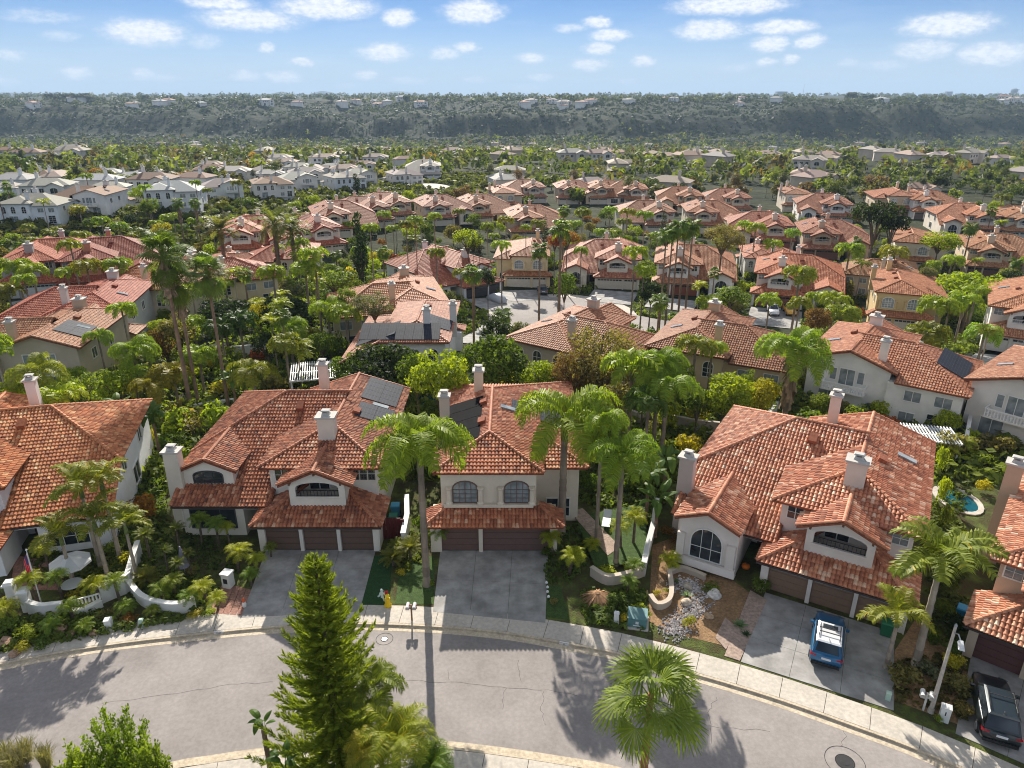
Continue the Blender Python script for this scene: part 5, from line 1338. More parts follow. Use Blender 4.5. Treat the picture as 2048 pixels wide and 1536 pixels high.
pm('fan', 1080, 498, 114, 44, 'fan palm at the near edge of the turning circle before white garage doors', color='fan', skirt=.5)
pm('fan', 1122, 455, 116, 52, 'tallest fan palm at the near edge of the turning circle', color='fan', skirt=.6, ts=1.2)
for i, (a, b, w) in enumerate([(1333, 470, 42), (1346, 462, 40), (1358, 452, 44), (1372, 456, 44), (1387, 450, 44)]):
    pm('fan', a, b, [106, 108, 107, 109, 110][i], w, ['leftmost', 'second', 'middle', 'fourth', 'rightmost'][i] + ' of the five tall thin fan palms right of the turning circle', color='fan', skirt=.6)
pm('date', 547, 447, 128, 100, 'large date palm with a full round crown at left centre', near=True)
pm('date', 582, 455, 131, 80, 'date palm close behind the full round one at left centre')
pm('date', 440, 460, 126, 84, 'thin date palm left of the white house with an orange roof', color=(.14, .14, .05))
for a, b, Y, w, k, lb in [(140, 490, 118, 46, 'queen', 'thin palm rising above the terracotta house'), (172, 533, 108, 60, 'queen', 'yellow palm in front of the terracotta house'), (237, 530, 110, 58, 'queen', 'palm with a bright round crown right of the terracotta house'),
        (132, 545, 108, 44, 'queen', 'dark palm by the terracotta house steps'), (30, 532, 112, 60, 'queen', 'palm before the grey house with white windows'), (62, 540, 110, 56, 'queen', 'dense palm over the grey house at the left'), (14, 580, 104, 60, 'queen', 'palm at the left edge by the grey house drive'),
        (355, 405, 172, 30, 'fan', 'stout fan palm with a thick dead skirt below the white row'), (389, 405, 173, 26, 'fan', 'thinner skirted fan palm below the white row'),
        (740, 455, 118, 36, 'queen', 'queen palm right of the dark ragged conifer'), (628, 510, 100, 60, 'queen', 'yellow green palm over the low red roofs'), (610, 540, 98, 66, 'queen', 'wide palm below the low red roofs'), (545, 545, 96, 60, 'queen', 'palm left of the low red roofs'),
        (872, 505, 122, 36, 'queen', 'round headed palm against the big red roof'), (830, 440, 145, 34, 'queen', 'palm at the right of the red roofed row'), (812, 448, 140, 30, 'queen', 'dark palm in the middle of the red roofed row'), (868, 432, 150, 30, 'queen', 'palm before the tan house in the red roofed row'), (918, 423, 165, 26, 'queen', 'palm at the end of the red roofed row'),
        (1003, 490, 128, 38, 'queen', 'palm left of the yellow cream house'), (1012, 440, 150, 32, 'queen', 'wide palm behind the rose roof'), (975, 452, 145, 28, 'queen', 'small palm by the white garage of the long row'), (1052, 455, 146, 24, 'queen', 'yellow palm before the dark rear panes'),
        (1128, 420, 170, 30, 'fan', 'fan palm in the far clump behind the cream house'), (1165, 425, 168, 34, 'queen', 'queen palm in the far clump behind the cream house'), (1255, 425, 165, 34, 'queen', 'left palm above the white balcony house'), (1290, 430, 162, 34, 'queen', 'right palm above the white balcony house'), (1220, 420, 172, 30, 'queen', 'palm behind the white balcony house chimney'),
        (1270, 505, 116, 50, 'queen', 'two toned palm right of the white balcony house'), (1288, 540, 112, 44, 'queen', 'lower palm right of the white balcony house'), (1600, 548, 108, 66, 'queen', 'tall palm before the long striped roof'), (1540, 600, 106, 50, 'queen', 'short yellow palm over the white and yellow cars'), (1600, 605, 107, 48, 'queen', 'blue green palm right of the yellow car'),
        (1420, 605, 104, 52, 'queen', 'yellow palm left of the cream garden hedge'), (1685, 628, 96, 70, 'queen', 'leaning queen palm left of the ochre house'), (1670, 600, 100, 60, 'queen', 'fan shaped palm below the long striped roof'), (1878, 610, 98, 76, 'queen', 'twin trunk palm right of the ochre house arch'), (1930, 600, 100, 60, 'queen', 'right hand twin trunk palm by the ochre house'),
        (1855, 668, 84, 84, 'queen', 'round queen palm in front of the white garage doors of the ochre house'), (1970, 665, 88, 66, 'queen', 'dark palm below the right edge house'), (1700, 500, 140, 56, 'queen', 'bright palm below the brown fronted house'), (1790, 505, 140, 56, 'queen', 'palm before the cream solar strip house'), (1905, 520, 135, 40, 'queen', 'yellow pair of palms in the upper right'),
        (1943, 455, 150, 34, 'fan', 'lone fan palm in front of the three small square windows'), (1585, 465, 150, 32, 'queen', 'palm before the rose tiled house'), (1512, 455, 155, 40, 'queen', 'blue green palm left of the rose tiled house'), (1490, 450, 158, 34, 'queen', 'dark palm above the cream garden hedge'),
        (2005, 395, 215, 30, 'queen', 'palm at the upper right by a tan roof'), (1985, 420, 200, 24, 'fan', 'thin palm at the upper right'), (290, 375, 185, 26, 'queen', 'palm in front of the brown roofed white house'), (390, 365, 195, 22, 'queen', 'slim palm in the white row'), (415, 380, 190, 20, 'queen', 'second slim palm in the white row'), (475, 365, 210, 24, 'queen', 'palm left of the sunlit panel roof'), (172, 352, 200, 24, 'queen', 'palm behind the white house with a pergola'),
        (238, 312, 330, 22, 'fan', 'tall palm of the far left group above the white row'), (245, 318, 335, 18, 'fan', 'second palm of the far left group above the white row'), (30, 318, 320, 22, 'fan', 'palm on the green slope at the far left'), (50, 322, 322, 18, 'fan', 'second palm on the green slope at the far left'), (315, 335, 300, 20, 'queen', 'palm above the long brown roof')]:
    col = 'fan' if k == 'fan' else shade(GREENS['queen'] if (a * 7 + b) % 3 else (.22, .24, .03), RG, .2)
    pm(k, a, b, Y, w, lb, color=col, skirt=(1.6 if 'skirt' in lb else .5) if k == 'fan' else None)
# broad trees
for k, px_, pt, Y, w, hp_, c, lb in [
        ('ball', 765, 678, 70, 165, 130, 'dark', 'dark green round ficus behind the solar panel ridge of the three garage house'), ('ball', 876, 688, 63, 128, 130, 'lime', 'yellow green rounded tree with bare stems between the two chimneys'),
        ('ball', 985, 664, 72, 145, 120, 'ficus', 'large dark round ficus behind the black pool mat roof'), ('ball', 700, 700, 74, 90, 80, 'ficus', 'dark tree left of the round ficus by the pergola'), ('ball', 920, 690, 74, 80, 80, 'ficus', 'dark green tree behind the yellow green rounded one'), ('ball', 1078, 718, 70, 90, 70, 'lime', 'smaller yellow green ficus below the beige house windows'),
        ('wispy', 1200, 628, 70, 215, 175, 'olive', 'wispy olive brown tree hiding the right half of the beige house'), ('wispy', 1150, 690, 68, 110, 110, 'brown', 'rust tinged wispy tree left of the olive brown one'), ('ball', 1352, 705, 70, 90, 110, 'ficus', 'green tree beside the arched windows of the tan house'), ('ball', 1455, 742, 65, 118, 90, 'lime', 'rounded yellow green hedge tree in front of the tan house'), ('ball', 1400, 770, 64, 70, 70, 'ficus', 'dark clipped tree left of the rounded yellow green one'),
        ('ball', 1532, 752, 65, 72, 70, 'yellow', 'yellow tinted tree right of the rounded yellow green one'), ('loose', 1505, 735, 70, 50, 60, 'shrub', 'small loose tree by the small rear roof of the tan house'),
        ('ball', 570, 590, 92, 120, 80, 'dark', 'very dark broad tree left of the long beige wall'), ('ball', 440, 590, 90, 110, 70, 'dark', 'dark spreading tree below the yellow tan gable'), ('ball', 515, 600, 92, 50, 50, 'yellow', 'bright yellow tree between the two dark ones'), ('loose', 665, 530, 104, 90, 55, 'shrub', 'light green tree above the long striped hip roof'),
        ('wispy', 745, 575, 86, 100, 60, 'grey', 'soft weeping tree in front of the long beige wall'), ('loose', 690, 570, 90, 40, 40, 'shrub', 'small round tree on the left of the striped hip roof'), ('tall', 712, 418, 125, 44, 150, 'dark', 'tall ragged dark conifer left of centre'), ('loose', 320, 440, 135, 40, 34, 'yellow', 'yellow topped tree above the shaggy palms'),
        ('loose', 350, 620, 84, 80, 70, 'olive', 'olive tree behind the paired leaning trunks'), ('loose', 320, 640, 84, 60, 80, 'brown', 'brown bush tree against the grey white house'), ('ball', 60, 660, 86, 50, 22, 'grey', 'low grey green tree in front of the wide red roof'), ('ball', 530, 660, 80, 60, 60, 'dark', 'dark tree behind the lone queen palm'),
        ('loose', 935, 452, 138, 60, 50, 'lime', 'bright leafy tree below the long red roofed row'), ('cypress', 958, 450, 136, 12, 60, 'dark', 'thin cypress left of the yellow cream house'), ('cypress', 946, 462, 135, 14, 44, 'dark', 'shorter cypress beside the thin one'), ('cypress', 1091, 430, 146, 17, 62, 'dark', 'dark cypress right of the rose roof'), ('cypress', 1330, 415, 165, 18, 52, 'dark', 'dark cypress pair right of centre'),
        ('wispy', 1450, 442, 138, 100, 60, 'olive', 'big olive brown tree behind the five thin palms'), ('loose', 1135, 455, 140, 50, 40, 'rust', 'orange leaved tree behind the tallest fan palm'), ('loose', 1110, 465, 138, 36, 34, 'red', 'reddish tree left of the orange leaved one'), ('loose', 1130, 540, 120, 50, 60, 'ficus', 'dense dark tree right of the yellow cream house'), ('loose', 975, 530, 112, 40, 40, 'dark', 'dark shrub tree left of the yellow cream house'),
        ('loose', 1305, 555, 112, 60, 50, 'dark', 'dark bushes left of the brick red garage'), ('ball', 1465, 570, 112, 80, 44, 'shrub', 'round green hedge tree right of the brick red garage'), ('ball', 1640, 610, 92, 60, 60, 'brown', 'brownish round shrub tree left of the ochre house'), ('flat', 1760, 405, 158, 110, 40, 'dark', 'spreading crown of the dark twin trunk pine'), ('flat', 1790, 430, 157, 70, 30, 'dark', 'lower crown of the dark twin trunk pine'),
        ('ball', 1885, 458, 148, 80, 44, 'lime', 'bright green domed tree in the upper right'), ('flat', 1950, 550, 112, 150, 34, 'lime', 'wide flat topped yellow green tree right of the ochre house'), ('loose', 1720, 610, 98, 26, 26, 'red', 'pink flowering bush beside the ochre house'), ('ball', 1860, 530, 130, 36, 30, 'grey', 'silver green round tree in the upper right'), ('loose', 2030, 535, 128, 50, 40, 'dark', 'dark grey green tree at the right edge'),
        ('loose', 1755, 340, 330, 60, 66, 'brown', 'tall autumn brown tree in the upper right'), ('loose', 1740, 360, 325, 60, 60, 'olive', 'olive companion of the tall autumn brown tree'), ('loose', 930, 365, 240, 56, 42, 'brown', 'rounded brown tree at the edge of the brushy ravine'), ('loose', 895, 372, 238, 30, 34, 'grey', 'grey tree left of the rounded brown one'), ('loose', 190, 330, 280, 40, 38, 'rust', 'rust orange tree behind the white row'),
        ('tall', 958, 292, 520, 26, 36, 'lime', 'tall pale green poplar in the valley'), ('cypress', 820, 355, 250, 5, 30, 'dark', 'left slim cypress in the white row'), ('cypress', 812, 355, 250, 5, 28, 'dark', 'right slim cypress in the white row'), ('tall', 710, 345, 250, 22, 44, 'dark', 'dark pointed conifer at the right of the white row'), ('tall', 1275, 305, 480, 24, 50, 'dark', 'dark conifer standing above the valley houses'),
        ('ball', 55, 745, 64, 110, 90, 'lime', 'dense light green tree in front of the awning house at the left edge'), ('loose', 150, 740, 66, 90, 80, 'shrub', 'leafy tree between the awning house and the pink chimney'), ('loose', 225, 735, 70, 90, 80, 'lime', 'light green tree below the grey white gable wall'), ('ball', 640, 660, 82, 60, 50, 'ficus', 'dark round tree right of the lone queen palm'), ('ball', 700, 745, 68, 90, 60, 'ficus', 'low dark tree right of the white pergola'), ('ball', 830, 700, 67, 80, 90, 'ficus', 'dark tree between the round ficus and the yellow green one'), ('loose', 1245, 760, 62, 90, 70, 'olive', 'olive tree at the foot of the wispy brown one'), ('ball', 1290, 750, 64, 80, 70, 'shrub', 'green tree behind the queen palm clump'), ('ball', 1580, 760, 70, 60, 50, 'ficus', 'dark tree behind the big shaggy queen palm'),
        ('ball', 45, 425, 186, 30, 24, 'ficus', 'round dark tree before the pale blue white house'), ('ball', 85, 430, 184, 28, 24, 'ficus', 'second round tree before the pale blue white house'), ('ball', 150, 405, 180, 34, 28, 'yellow', 'yellow green tree between the first two white row houses'), ('ball', 290, 400, 182, 30, 26, 'ficus', 'dark tree left of the grey white house'), ('loose', 490, 390, 220, 50, 30, 'ficus', 'dark trees below the sunlit panel roof')]:
    tr(k, px_, pt, Y, w, lb, c, hp_)
# planting that fills the gardens, the brushy ravine and the valley
rng = random.Random(5)
def free(x, y, r):
    return all((x - a) ** 2 + (y - b) ** 2 > (c + r) ** 2 for a, b, c in BUSY)
def infov(x, y, m=1.06): return abs(x) < (y * .9265 + 14) * .721 * m
def short(l):
    w = l.split()[:8]
    while w[-1] in ('and', 'a', 'the', 'with', 'of', 'in', 'by', 'to', 'over', 'at', 'behind', 'beside', 'whose', 'its', 'cut', 'that', 'on', 'for', 'below', 'under', 'is', 'white', 'grey', 'wide', 'dark', 'rear', 'two', 'long'): w.pop()
    return 'the ' + ' '.join(w)
def where(x, y):
    a, b, l = min(HOUSES, key=lambda q: (q[0] - x) ** 2 + (q[1] - y) ** 2)
    return ('left of ' if x < a - 7 else 'right of ' if x > a + 7 else 'in front of ' if y < b else 'behind ') + short(l)
def size(v, a, b): return 'small' if v < a else 'middling' if v < b else 'large'
n = 0; tries = 0
SPEC = [('shrub', 'shrub', 1), ('ficus', 'shrub', 1), ('lime', 'shrub', 1), ('yellow', 'shrub', .5), ('olive', 'shrub', .6), ('grey', 'shrub', .4), ('red', 'shrub', .12)]
NMC = {'shrub': 'green', 'ficus': 'dark green', 'lime': 'yellow green', 'yellow': 'yellowish', 'olive': 'olive brown', 'grey': 'grey green', 'red': 'red flowering'}
while n < 285 and tries < 9000:
    tries += 1; y = 60 + 105 * rng.random() ** 1.25; x = rng.uniform(-1, 1) * (y * .9265 + 14) * .75; r = rng.uniform(.9, 2.0)
    if not free(x, y, r * .8): continue
    c = rng.choices(SPEC, [q[2] for q in SPEC])[0][0]; h = r * rng.uniform(1.4, 2.6)
    shrub(x, y, r * 2.2, h, size(r, 1.2, 1.65) + ' ' + NMC[c] + ' bush ' + where(x, y), GREENS[c], 'garden bushes among the houses behind'); keep(x, y, r * .45); n += 1
n = 0; tries = 0
while n < 285 and tries < 9000:
    tries += 1; y = 62 + 180 * rng.random() ** 1.35; x = rng.uniform(-1, 1) * (y * .9265 + 14) * .74; r = rng.uniform(1.1, 2.5)
    if not free(x, y, r * .8): continue
    c = rng.choices(['shrub', 'ficus', 'lime', 'olive', 'dark', 'grey', 'rust'], [3, 3, 2, 1.5, 1.5, 1, .3])[0]; h = r * rng.uniform(1.6, 2.6)
    q = (x + 120) * .888 - (y - 180) * .46
    if y > 112 and -3 < q < 46 and rng.random() < .7: h *= .5; c = rng.choice(['olive', 'grey', 'shrub'])
    tree(rng.choice(['loose', 'ball', 'loose']), x, y, r * 2.1, h, size(h, 3, 4.4) + ' ' + NMC.get(c, {'dark': 'very dark', 'rust': 'rust coloured'}.get(c, c)) + ' tree ' + where(x, y), GREENS[c], 'small trees between the tiled roofs', 'garden_tree', limbs=False); keep(x, y, r * .6); n += 1
n = 0; tries = 0
while n < 125 and tries < 5000:
    tries += 1; y = 70 + 120 * rng.random(); x = rng.uniform(-1, 1) * (y * .9265 + 14) * .74
    if not free(x, y, .7): continue
    k = rng.choice(['queen', 'queen', 'queen', 'fan', 'king'])
    hp_ = rng.uniform(3, 9); palm(k, x, y, hp_, ('low' if hp_ < 5 else 'middling' if hp_ < 7 else 'tall') + (' feather' if k != 'fan' else ' fan') + ' palm ' + where(x, y), rng.uniform(.6, .9), GREENS[k] if rng.random() < .6 or k == 'fan' else (.22, .24, .03), group='palms among the tiled roofs'); keep(x, y, 1); n += 1
# brush below the bushes, joined: nobody could count it
def clumps(name, pts, mat='leaf', nq=14):
    mb = MB()
    for (x, y, z, r, h, t) in pts:
        for i in range(nq):
            d = Vector((rng.gauss(0, 1), rng.gauss(0, 1), abs(rng.gauss(0, .9)))).normalized(); c = Vector((x + d.x * r, y + d.y * r, z + d.z * h))
            leafquad(mb, c, (d + Vector((rng.gauss(0, .4), rng.gauss(0, .4), rng.gauss(0, .4)))).normalized(), r * (2.1 / math.sqrt(nq)), rng, min(1, max(0, t + rng.gauss(0, .15))))
    return mb
pts = []
while len(pts) < 5600:
    y = 56 + 110 * rng.random() ** 1.2; x = rng.uniform(-1, 1) * (y * .9265 + 14) * .76
    if all((x - a) ** 2 + (y - b) ** 2 > (c * .93) ** 2 for a, b, c in BUSY if c > 3): pts.append((x, y, tz(x, y) - .1, rng.uniform(.4, 1.0), rng.uniform(.4, 1.5), rng.uniform(.2, .9)))
stuff(clumps('undergrowth', pts, nq=18).obj('undergrowth', 'leaf', None, (.17, .215, .04)))
pts = []
for i in range(3000):
    y = 112 + 240 * rng.random(); d = rng.uniform(-4, 52) if rng.random() < .75 else rng.uniform(-60, 60); x = (d + (y - 180) * .46) / .888 - 120
    if not infov(x, y) or any((x - a) ** 2 + (y - b) ** 2 < c * c for a, b, c in BUSY if c > 3): continue
    r = rng.uniform(.8, 2.4); pts.append((x, y, tz(x, y) - .2, r, r * .8, rng.uniform(.1, .7)))
stuff(clumps('ravine_brush', pts, nq=16).obj('ravine_brush', 'leaf', None, (.12, .135, .042)))
# valley woods: the nearest and largest as trees of their own, the rest one mass
cand = []
while len(cand) < 5900:
    px_ = rng.uniform(-60, 2110); y = 255 + 1090 * rng.random() ** .85; x = (px_ - 1024) / FPX * (y * .93 + 20)
    q = (x + 120) * .888 - (y - 180) * .46
    if y < 330 and q > -20 and x < -10: continue
    if any((x - a) ** 2 + (y - b) ** 2 < (c * .85) ** 2 for a, b, c in BUSY if abs(y - b) < 14): continue
    cand.append((y, x))
cand.sort(); rest = []
VC = ['shrub', 'shrub', 'ficus', 'lime', 'olive', 'grey', 'dark', 'brown', 'rust']
for i, (y, x) in enumerate(cand):
    c = rng.choices(VC, [3, 2, 2, 1.6, 1.3, 1.5, 1.8, .9, .35])[0]; r = rng.uniform(2.0, 4.6)
    if i < 130:
        k = rng.choice(['far', 'far', 'loose', 'tall'])
        tree(k, x, y, r * (1.1 if k == 'tall' else 2), r * (2.6 if k == 'tall' else 1.9), {'brown': 'autumn brown', 'rust': 'rust coloured', 'dark': 'very dark', 'lime': 'bright green', 'grey': 'grey green', 'olive': 'olive'}.get(c, 'green') + ' valley tree beyond the tiled houses', tuple(.6 * a + .4 * b for a, b in zip(GREENS[c], (.10, .105, .055))), 'valley trees beyond the tiled houses', limbs=False)
    else: rest.append((x, y, tz(x, y) + r * .35, r * .85, r * rng.uniform(.9, 1.7), c))
def muted(c): return tuple(.55 * a + .45 * b for a, b in zip(GREENS[c], (.10, .105, .055)))
for c in sorted(set(VC)):
    g = [q[:5] + (rng.uniform(.2, .8),) for q in rest if q[5] == c]
    stuff(clumps('valley_woods', g, nq=18).obj('valley_woods', 'leaf', None, muted(c)))
# chaparral on the slope beyond, and trees along the flat top
pts = []
while len(pts) < 13000:
    px_ = rng.uniform(-60, 2110); y = 1190 + 620 * rng.random() ** 1.1; x = (px_ - 1024) / FPX * (y * .93 + 15)
    r = rng.uniform(1.8, 4.6); pts.append((x, y, tz(x, y) - .6, r, r * .9, rng.uniform(.05, .7)))
stuff(clumps('chaparral', pts, nq=9).obj('chaparral', 'leaf', None, (.045, .06, .032)))
pts = []
while len(pts) < 2600:
    px_ = rng.uniform(-60, 2110); y = 1650 + 3800 * rng.random() ** 1.8; x = (px_ - 1024) / FPX * (y * .93 + 10)
    if noise.noise((x * .002, y * .0015, 4)) < -.12: continue
    r = rng.uniform(3, 7) * (1 + (y - 1650) / 4000); pts.append((x, y, tz(x, y) + r * .3, r, r * rng.uniform(.8, 1.7), rng.uniform(.1, .7)))
stuff(clumps('mesa_woods', pts, nq=14).obj('mesa_woods', 'leaf', None, (.085, .10, .05)))
for i, (px_, pt, w, k) in enumerate([(110, 182, 46, 'loose'), (140, 184, 40, 'loose'), (170, 184, 60, 'loose'), (285, 187, 24, 'loose'), (340, 188, 30, 'loose'), (575, 190, 24, 'loose'), (660, 189, 18, 'loose'), (812, 190, 16, 'flat'), (1005, 192, 14, 'loose'), (1704, 182, 26, 'ball'), (1735, 185, 34, 'loose'), (1490, 190, 20, 'loose'), (1262, 194, 18, 'loose'), (1800, 205, 40, 'loose')]):
    p = T(px_, pt, 1800); d = 1690; wm_ = w * d / FPX
    tree(k, p.x, 1800, wm_, max(8, p.z - tz(p.x, 1800)), 'dark eucalyptus standing up on the skyline of the far hills', GREENS['dark'], 'eucalyptus on the skyline', limbs=False)

# far towers and peaks on the skyline
def tower(px_, top, wpx, label, Y=5200, round_=False):
    p = T(px_, top, Y); w = wpx * Y * .93 / FPX; z0 = tz(p.x, Y) - 5; t = thing('tower_block', label, 'tower', (p.x, Y, z0)); h = p.z - z0
    mb = MB()
    if round_: mb.lathe([(w * .4, 0), (w * .4, h * .5), (w * .55, h * .7), (w * .5, h * .9), (w * .3, h)], 12)
    else: mb.box(-w / 2, w / 2, -w * .3, w * .3, 0, h)
    mb.obj('wall', 'stucco', t, (.30, .34, .38)); mb = MB()
    for k in range(3):
        z = h * (.55 + .14 * k); mb.box(-w * .46, w * .46, -w * .3 - .4 - (w * .26 if round_ else 0), -w * .3 - .05, z, z + h * .05)
    stuff(mb.obj('window', 'glass', t))
tower(1563, 183, 20, 'wide grey tower block on the skyline right of centre'); tower(1898, 183, 12, 'slim pale tower block on the skyline at the right'); tower(1856, 187, 10, 'small low tower block left of the slim pale one'); tower(1921, 187, 16, 'low tower block right of the slim pale one'); tower(2030, 177, 12, 'round headed tower on the skyline at the far right', round_=True)
p = T(1609, 168, 5000); mb = MB(); mb.tube([(p.x, 5000, 0), (p.x, 5000, p.z)], [2.2, .8], 4); tag(mb.obj('radio_mast', 'metal'), 'thin radio mast on the skyline right of the grey tower', 'mast')
def peak(px_, top, wpx, Y):
    p = T(px_, top, Y); w = wpx * Y * .93 / FPX; mb = MB(); n = 22; m_ = 5
    for j in range(m_ + 1):
        for i in range(n + 1):
            u = -1 + 2 * i / n; v_ = j / m_; e = max(0, 1 - abs(u) ** 1.25) * (1 + .16 * noise.noise((u * 3 + px_, v_ * 2, 1)))
            mb.v.append((p.x + u * w, Y + (v_ - .5) * w, 12 + (p.z - 12) * e * (1 - abs(v_ - .5) * 1.6)))
    for j in range(m_):
        for i in range(n): a = j * (n + 1) + i; mb.f.append((a, a + 1, a + n + 2, a + n + 1)); mb.t.append(.5)
    struct(mb.obj('mountain', 'terrain'))
peak(562, 181, 44, 11000); peak(648, 180, 50, 11500); peak(605, 186, 60, 12000); peak(790, 180, 90, 15500); peak(10, 183, 120, 9000)
# ---------------------------------------------------------------- vehicles
def loft(mb, secs, tint=.5):
    n = len(secs[0][1]); k = len(mb.v)
    for y, P in secs: mb.v.extend((x, y, z) for x, z in P)
    for i in range(len(secs) - 1):
        for j in range(n): mb.f.append((k + i * n + j, k + i * n + (j + 1) % n, k + (i + 1) * n + (j + 1) % n, k + (i + 1) * n + j)); mb.t.append(tint)
    mb.f.append(tuple(k + j for j in range(n - 1, -1, -1))); mb.t.append(tint)
    mb.f.append(tuple(k + (len(secs) - 1) * n + j for j in range(n))); mb.t.append(tint)
def car(name, label, x, y, z, rz, paint, roofc, L=4.6, Wd=1.86, zt=1.66, suv=True, rails=True, cat='car', bars=2, sunroof=True):
    t = thing(name, label, cat, (x, y, z), rz); w = Wd / 2; h = L / 2
    def sec(y, k, zb, z0=.28): return (y, [(-w * k * .9, z0), (w * k * .9, z0), (w * k, z0 + .18), (w * k, zb * .62), (w * k * .97, zb * .86), (w * k * .86, zb), (-w * k * .86, zb), (-w * k * .97, zb * .86), (-w * k, zb * .62), (-w * k, z0 + .18)])
    mb = MB(); loft(mb, [sec(-h, .86, .86, .38), sec(-h + .10, .95, 1.0), sec(-h + .5, .99, 1.06), sec(-.6, 1, 1.04), sec(h - 1.75, 1, 1.05), sec(h - 1.25, .99, 1.02), sec(h - .6, .95, .96), sec(h - .2, .87, .84), sec(h, .70, .66, .36)])
    mb.obj('body', 'carpaint', t, paint, smooth=True)
    # cabin pillars with glass set just proud of them
    yb, yt0, yt1, yf = -h + .12, -h + .62, h - 2.25, h - 1.35; b, tp = w * .87, w * .70; zb = 1.03
    C = lambda x, y, z: Vector((x, y, z))
    P = {'rl': C(-b, yb, zb), 'rr': C(b, yb, zb), 'fl': C(-b, yf, zb), 'fr': C(b, yf, zb), 'RL': C(-tp, yt0, zt - .06), 'RR': C(tp, yt0, zt - .06), 'FL': C(-tp, yt1, zt), 'FR': C(tp, yt1, zt)}
    mb = MB()
    for q in (('rl', 'rr', 'RR', 'RL'), ('fr', 'fl', 'FL', 'FR'), ('rr', 'fr', 'FR', 'RR'), ('fl', 'rl', 'RL', 'FL'), ('RL', 'RR', 'FR', 'FL')): mb.face([P[i] for i in q])
    mb.obj('cabin', 'carpaint', t, paint)
    def pane(nm, q, m0=.1, m1=.12):
        a, b_, c, d = [P[i] for i in q]; n = (b_ - a).cross(d - a).normalized(); B = lambda u, v: a.lerp(b_, u).lerp(d.lerp(c, u), v) + n * .012
        g = MB(); g.face([B(m0, m1), B(1 - m0, m1), B(1 - m0, 1 - m1), B(m0, 1 - m1)]); g.obj(nm, 'glass', t)
    pane('windscreen', ('fr', 'fl', 'FL', 'FR'), .06, .06); pane('rear_window', ('rl', 'rr', 'RR', 'RL'), .08, .14); pane('side_window', ('rr', 'fr', 'FR', 'RR'), .07); pane('side_window', ('fl', 'rl', 'RL', 'FL'), .07)
    mb = MB(); mb.add([P['RL'] + C(-.05, -.12, 0), P['RR'] + C(.05, -.12, 0), P['FR'] + C(.04, .02, .0), P['FL'] + C(-.04, .02, 0), P['RL'] + C(.05, 0, .05), P['RR'] + C(-.05, 0, .05), P['FR'] + C(-.08, -.1, .05), P['FL'] + C(.08, -.1, .05)], [(0, 1, 5, 4), (1, 2, 6, 5), (2, 3, 7, 6), (3, 0, 4, 7), (4, 5, 6, 7)])
    mb.obj('roof', 'carpaint', t, roofc)
    zr = zt + .05
    if sunroof: mb = MB(); mb.box(-.42, .42, yt1 - .62, yt1 - .22, zr - .03, zr + .012); mb.obj('sunroof', 'glass', t)
    if rails:
        for sg in (-1, 1):
            mb = MB(); q = sg * tp * .9; mb.tube([(q, yt0 + .2, zr - .05), (q, yt0 + .3, zr + .06), (q, yt1 - .35, zr + .09), (q, yt1 - .15, zr)], .03, 5); mb.obj('roof_rail', 'iron', t)
        for i in range(bars):
            mb = MB(); yy = yt1 - .75 - .28 * i - (.1 if i else 0); mb.box(-tp * .9, tp * .9, yy - .025, yy + .025, zr + .09, zr + .12); mb.obj('crossbar', 'iron', t)
        mb = MB(); mb.add([(-.02, yt0 + .25, zr - .02), (.02, yt0 + .25, zr - .02), (0, yt0 + .05, zr - .02), (0, yt0 + .1, zr + .12)], [(0, 1, 3), (1, 2, 3), (2, 0, 3)]); mb.obj('aerial', 'iron', t)
    for sx_ in (-1, 1):
        for yy in (-h + .85, h - .9):
            o = link('wheel', WHEEL[0], t, None, (sx_ * (w - .1), yy, .34)); link('rim', WHEEL[1], o, None, (sx_ * .03, 0, 0)); link('tyre', WHEEL[2], o)
        mb = MB(); mb.box(sx_ * w * 1.0, sx_ * (w + .2), yf - .45, yf - .3, 1.0, 1.14); mb.obj('mirror', 'carpaint', t, paint)
        mb = MB(); mb.add([(sx_ * w * .62, -h - .01, .86), (sx_ * w * .97, -h + .06, .84), (sx_ * w * .99, -h + .3, .95), (sx_ * w * .98, -h + .26, 1.04), (sx_ * w * .9, -h + .05, 1.0), (sx_ * w * .62, -h - .0, .97)], [(0, 1, 4, 5), (1, 2, 3, 4)]); mb.obj('taillight', 'taillight', t)
        mb = MB(); mb.add([(sx_ * w * .45, h - .0, .70), (sx_ * w * .88, h - .24, .72), (sx_ * w * .92, h - .3, .86), (sx_ * w * .5, h - .1, .84)], [(0, 1, 2, 3)]); mb.obj('headlight', 'paleglass', t)
    mb = MB(); mb.box(-.26, .26, -h - .02, -h - .002, .74, .88); mb.obj('licence_plate', 'paint', t, (.7, .7, .72))
    mb = MB(); mb.box(-w * .84, w * .84, -h - .05, -h + .12, .30, .50); mb.obj('bumper', 'rubber', t)
    return t
mb = MB(); prof = [(.06, -.11), (.3, -.11), (.3, .11), (.06, .11)]
def wheelmesh(nm, pr, mat, n=16):
    m_ = MB(); m_.lathe(pr, n); m_.v = [(z, x, y) for x, y, z in m_.v]; return m_.mesh(nm, mat)
WHEEL = [wheelmesh('wheel', [(.2, -.05), (.2, .05)], 'iron'), wheelmesh('rim', [(.06, -.13), (.22, -.12), (.22, .12), (.06, .13)], 'metal'), wheelmesh('tyre', [(.21, -.11), (.3, -.12), (.345, -.07), (.345, .07), (.3, .12), (.21, .11)], 'rubber')]
car('parked_car', 'blue car with a white roof and black roof bars on the right driveway', 19.75, 35.15, .012, -R(26), (.015, .12, .26), (.75, .76, .78))
car('parked_car', 'black car with silver roof rails cut by the lower right corner', 26.75, 29.75, .012, -R(25), (.012, .018, .022), (.02, .03, .035), L=4.9, Wd=1.95, zt=1.74, bars=1, sunroof=False)
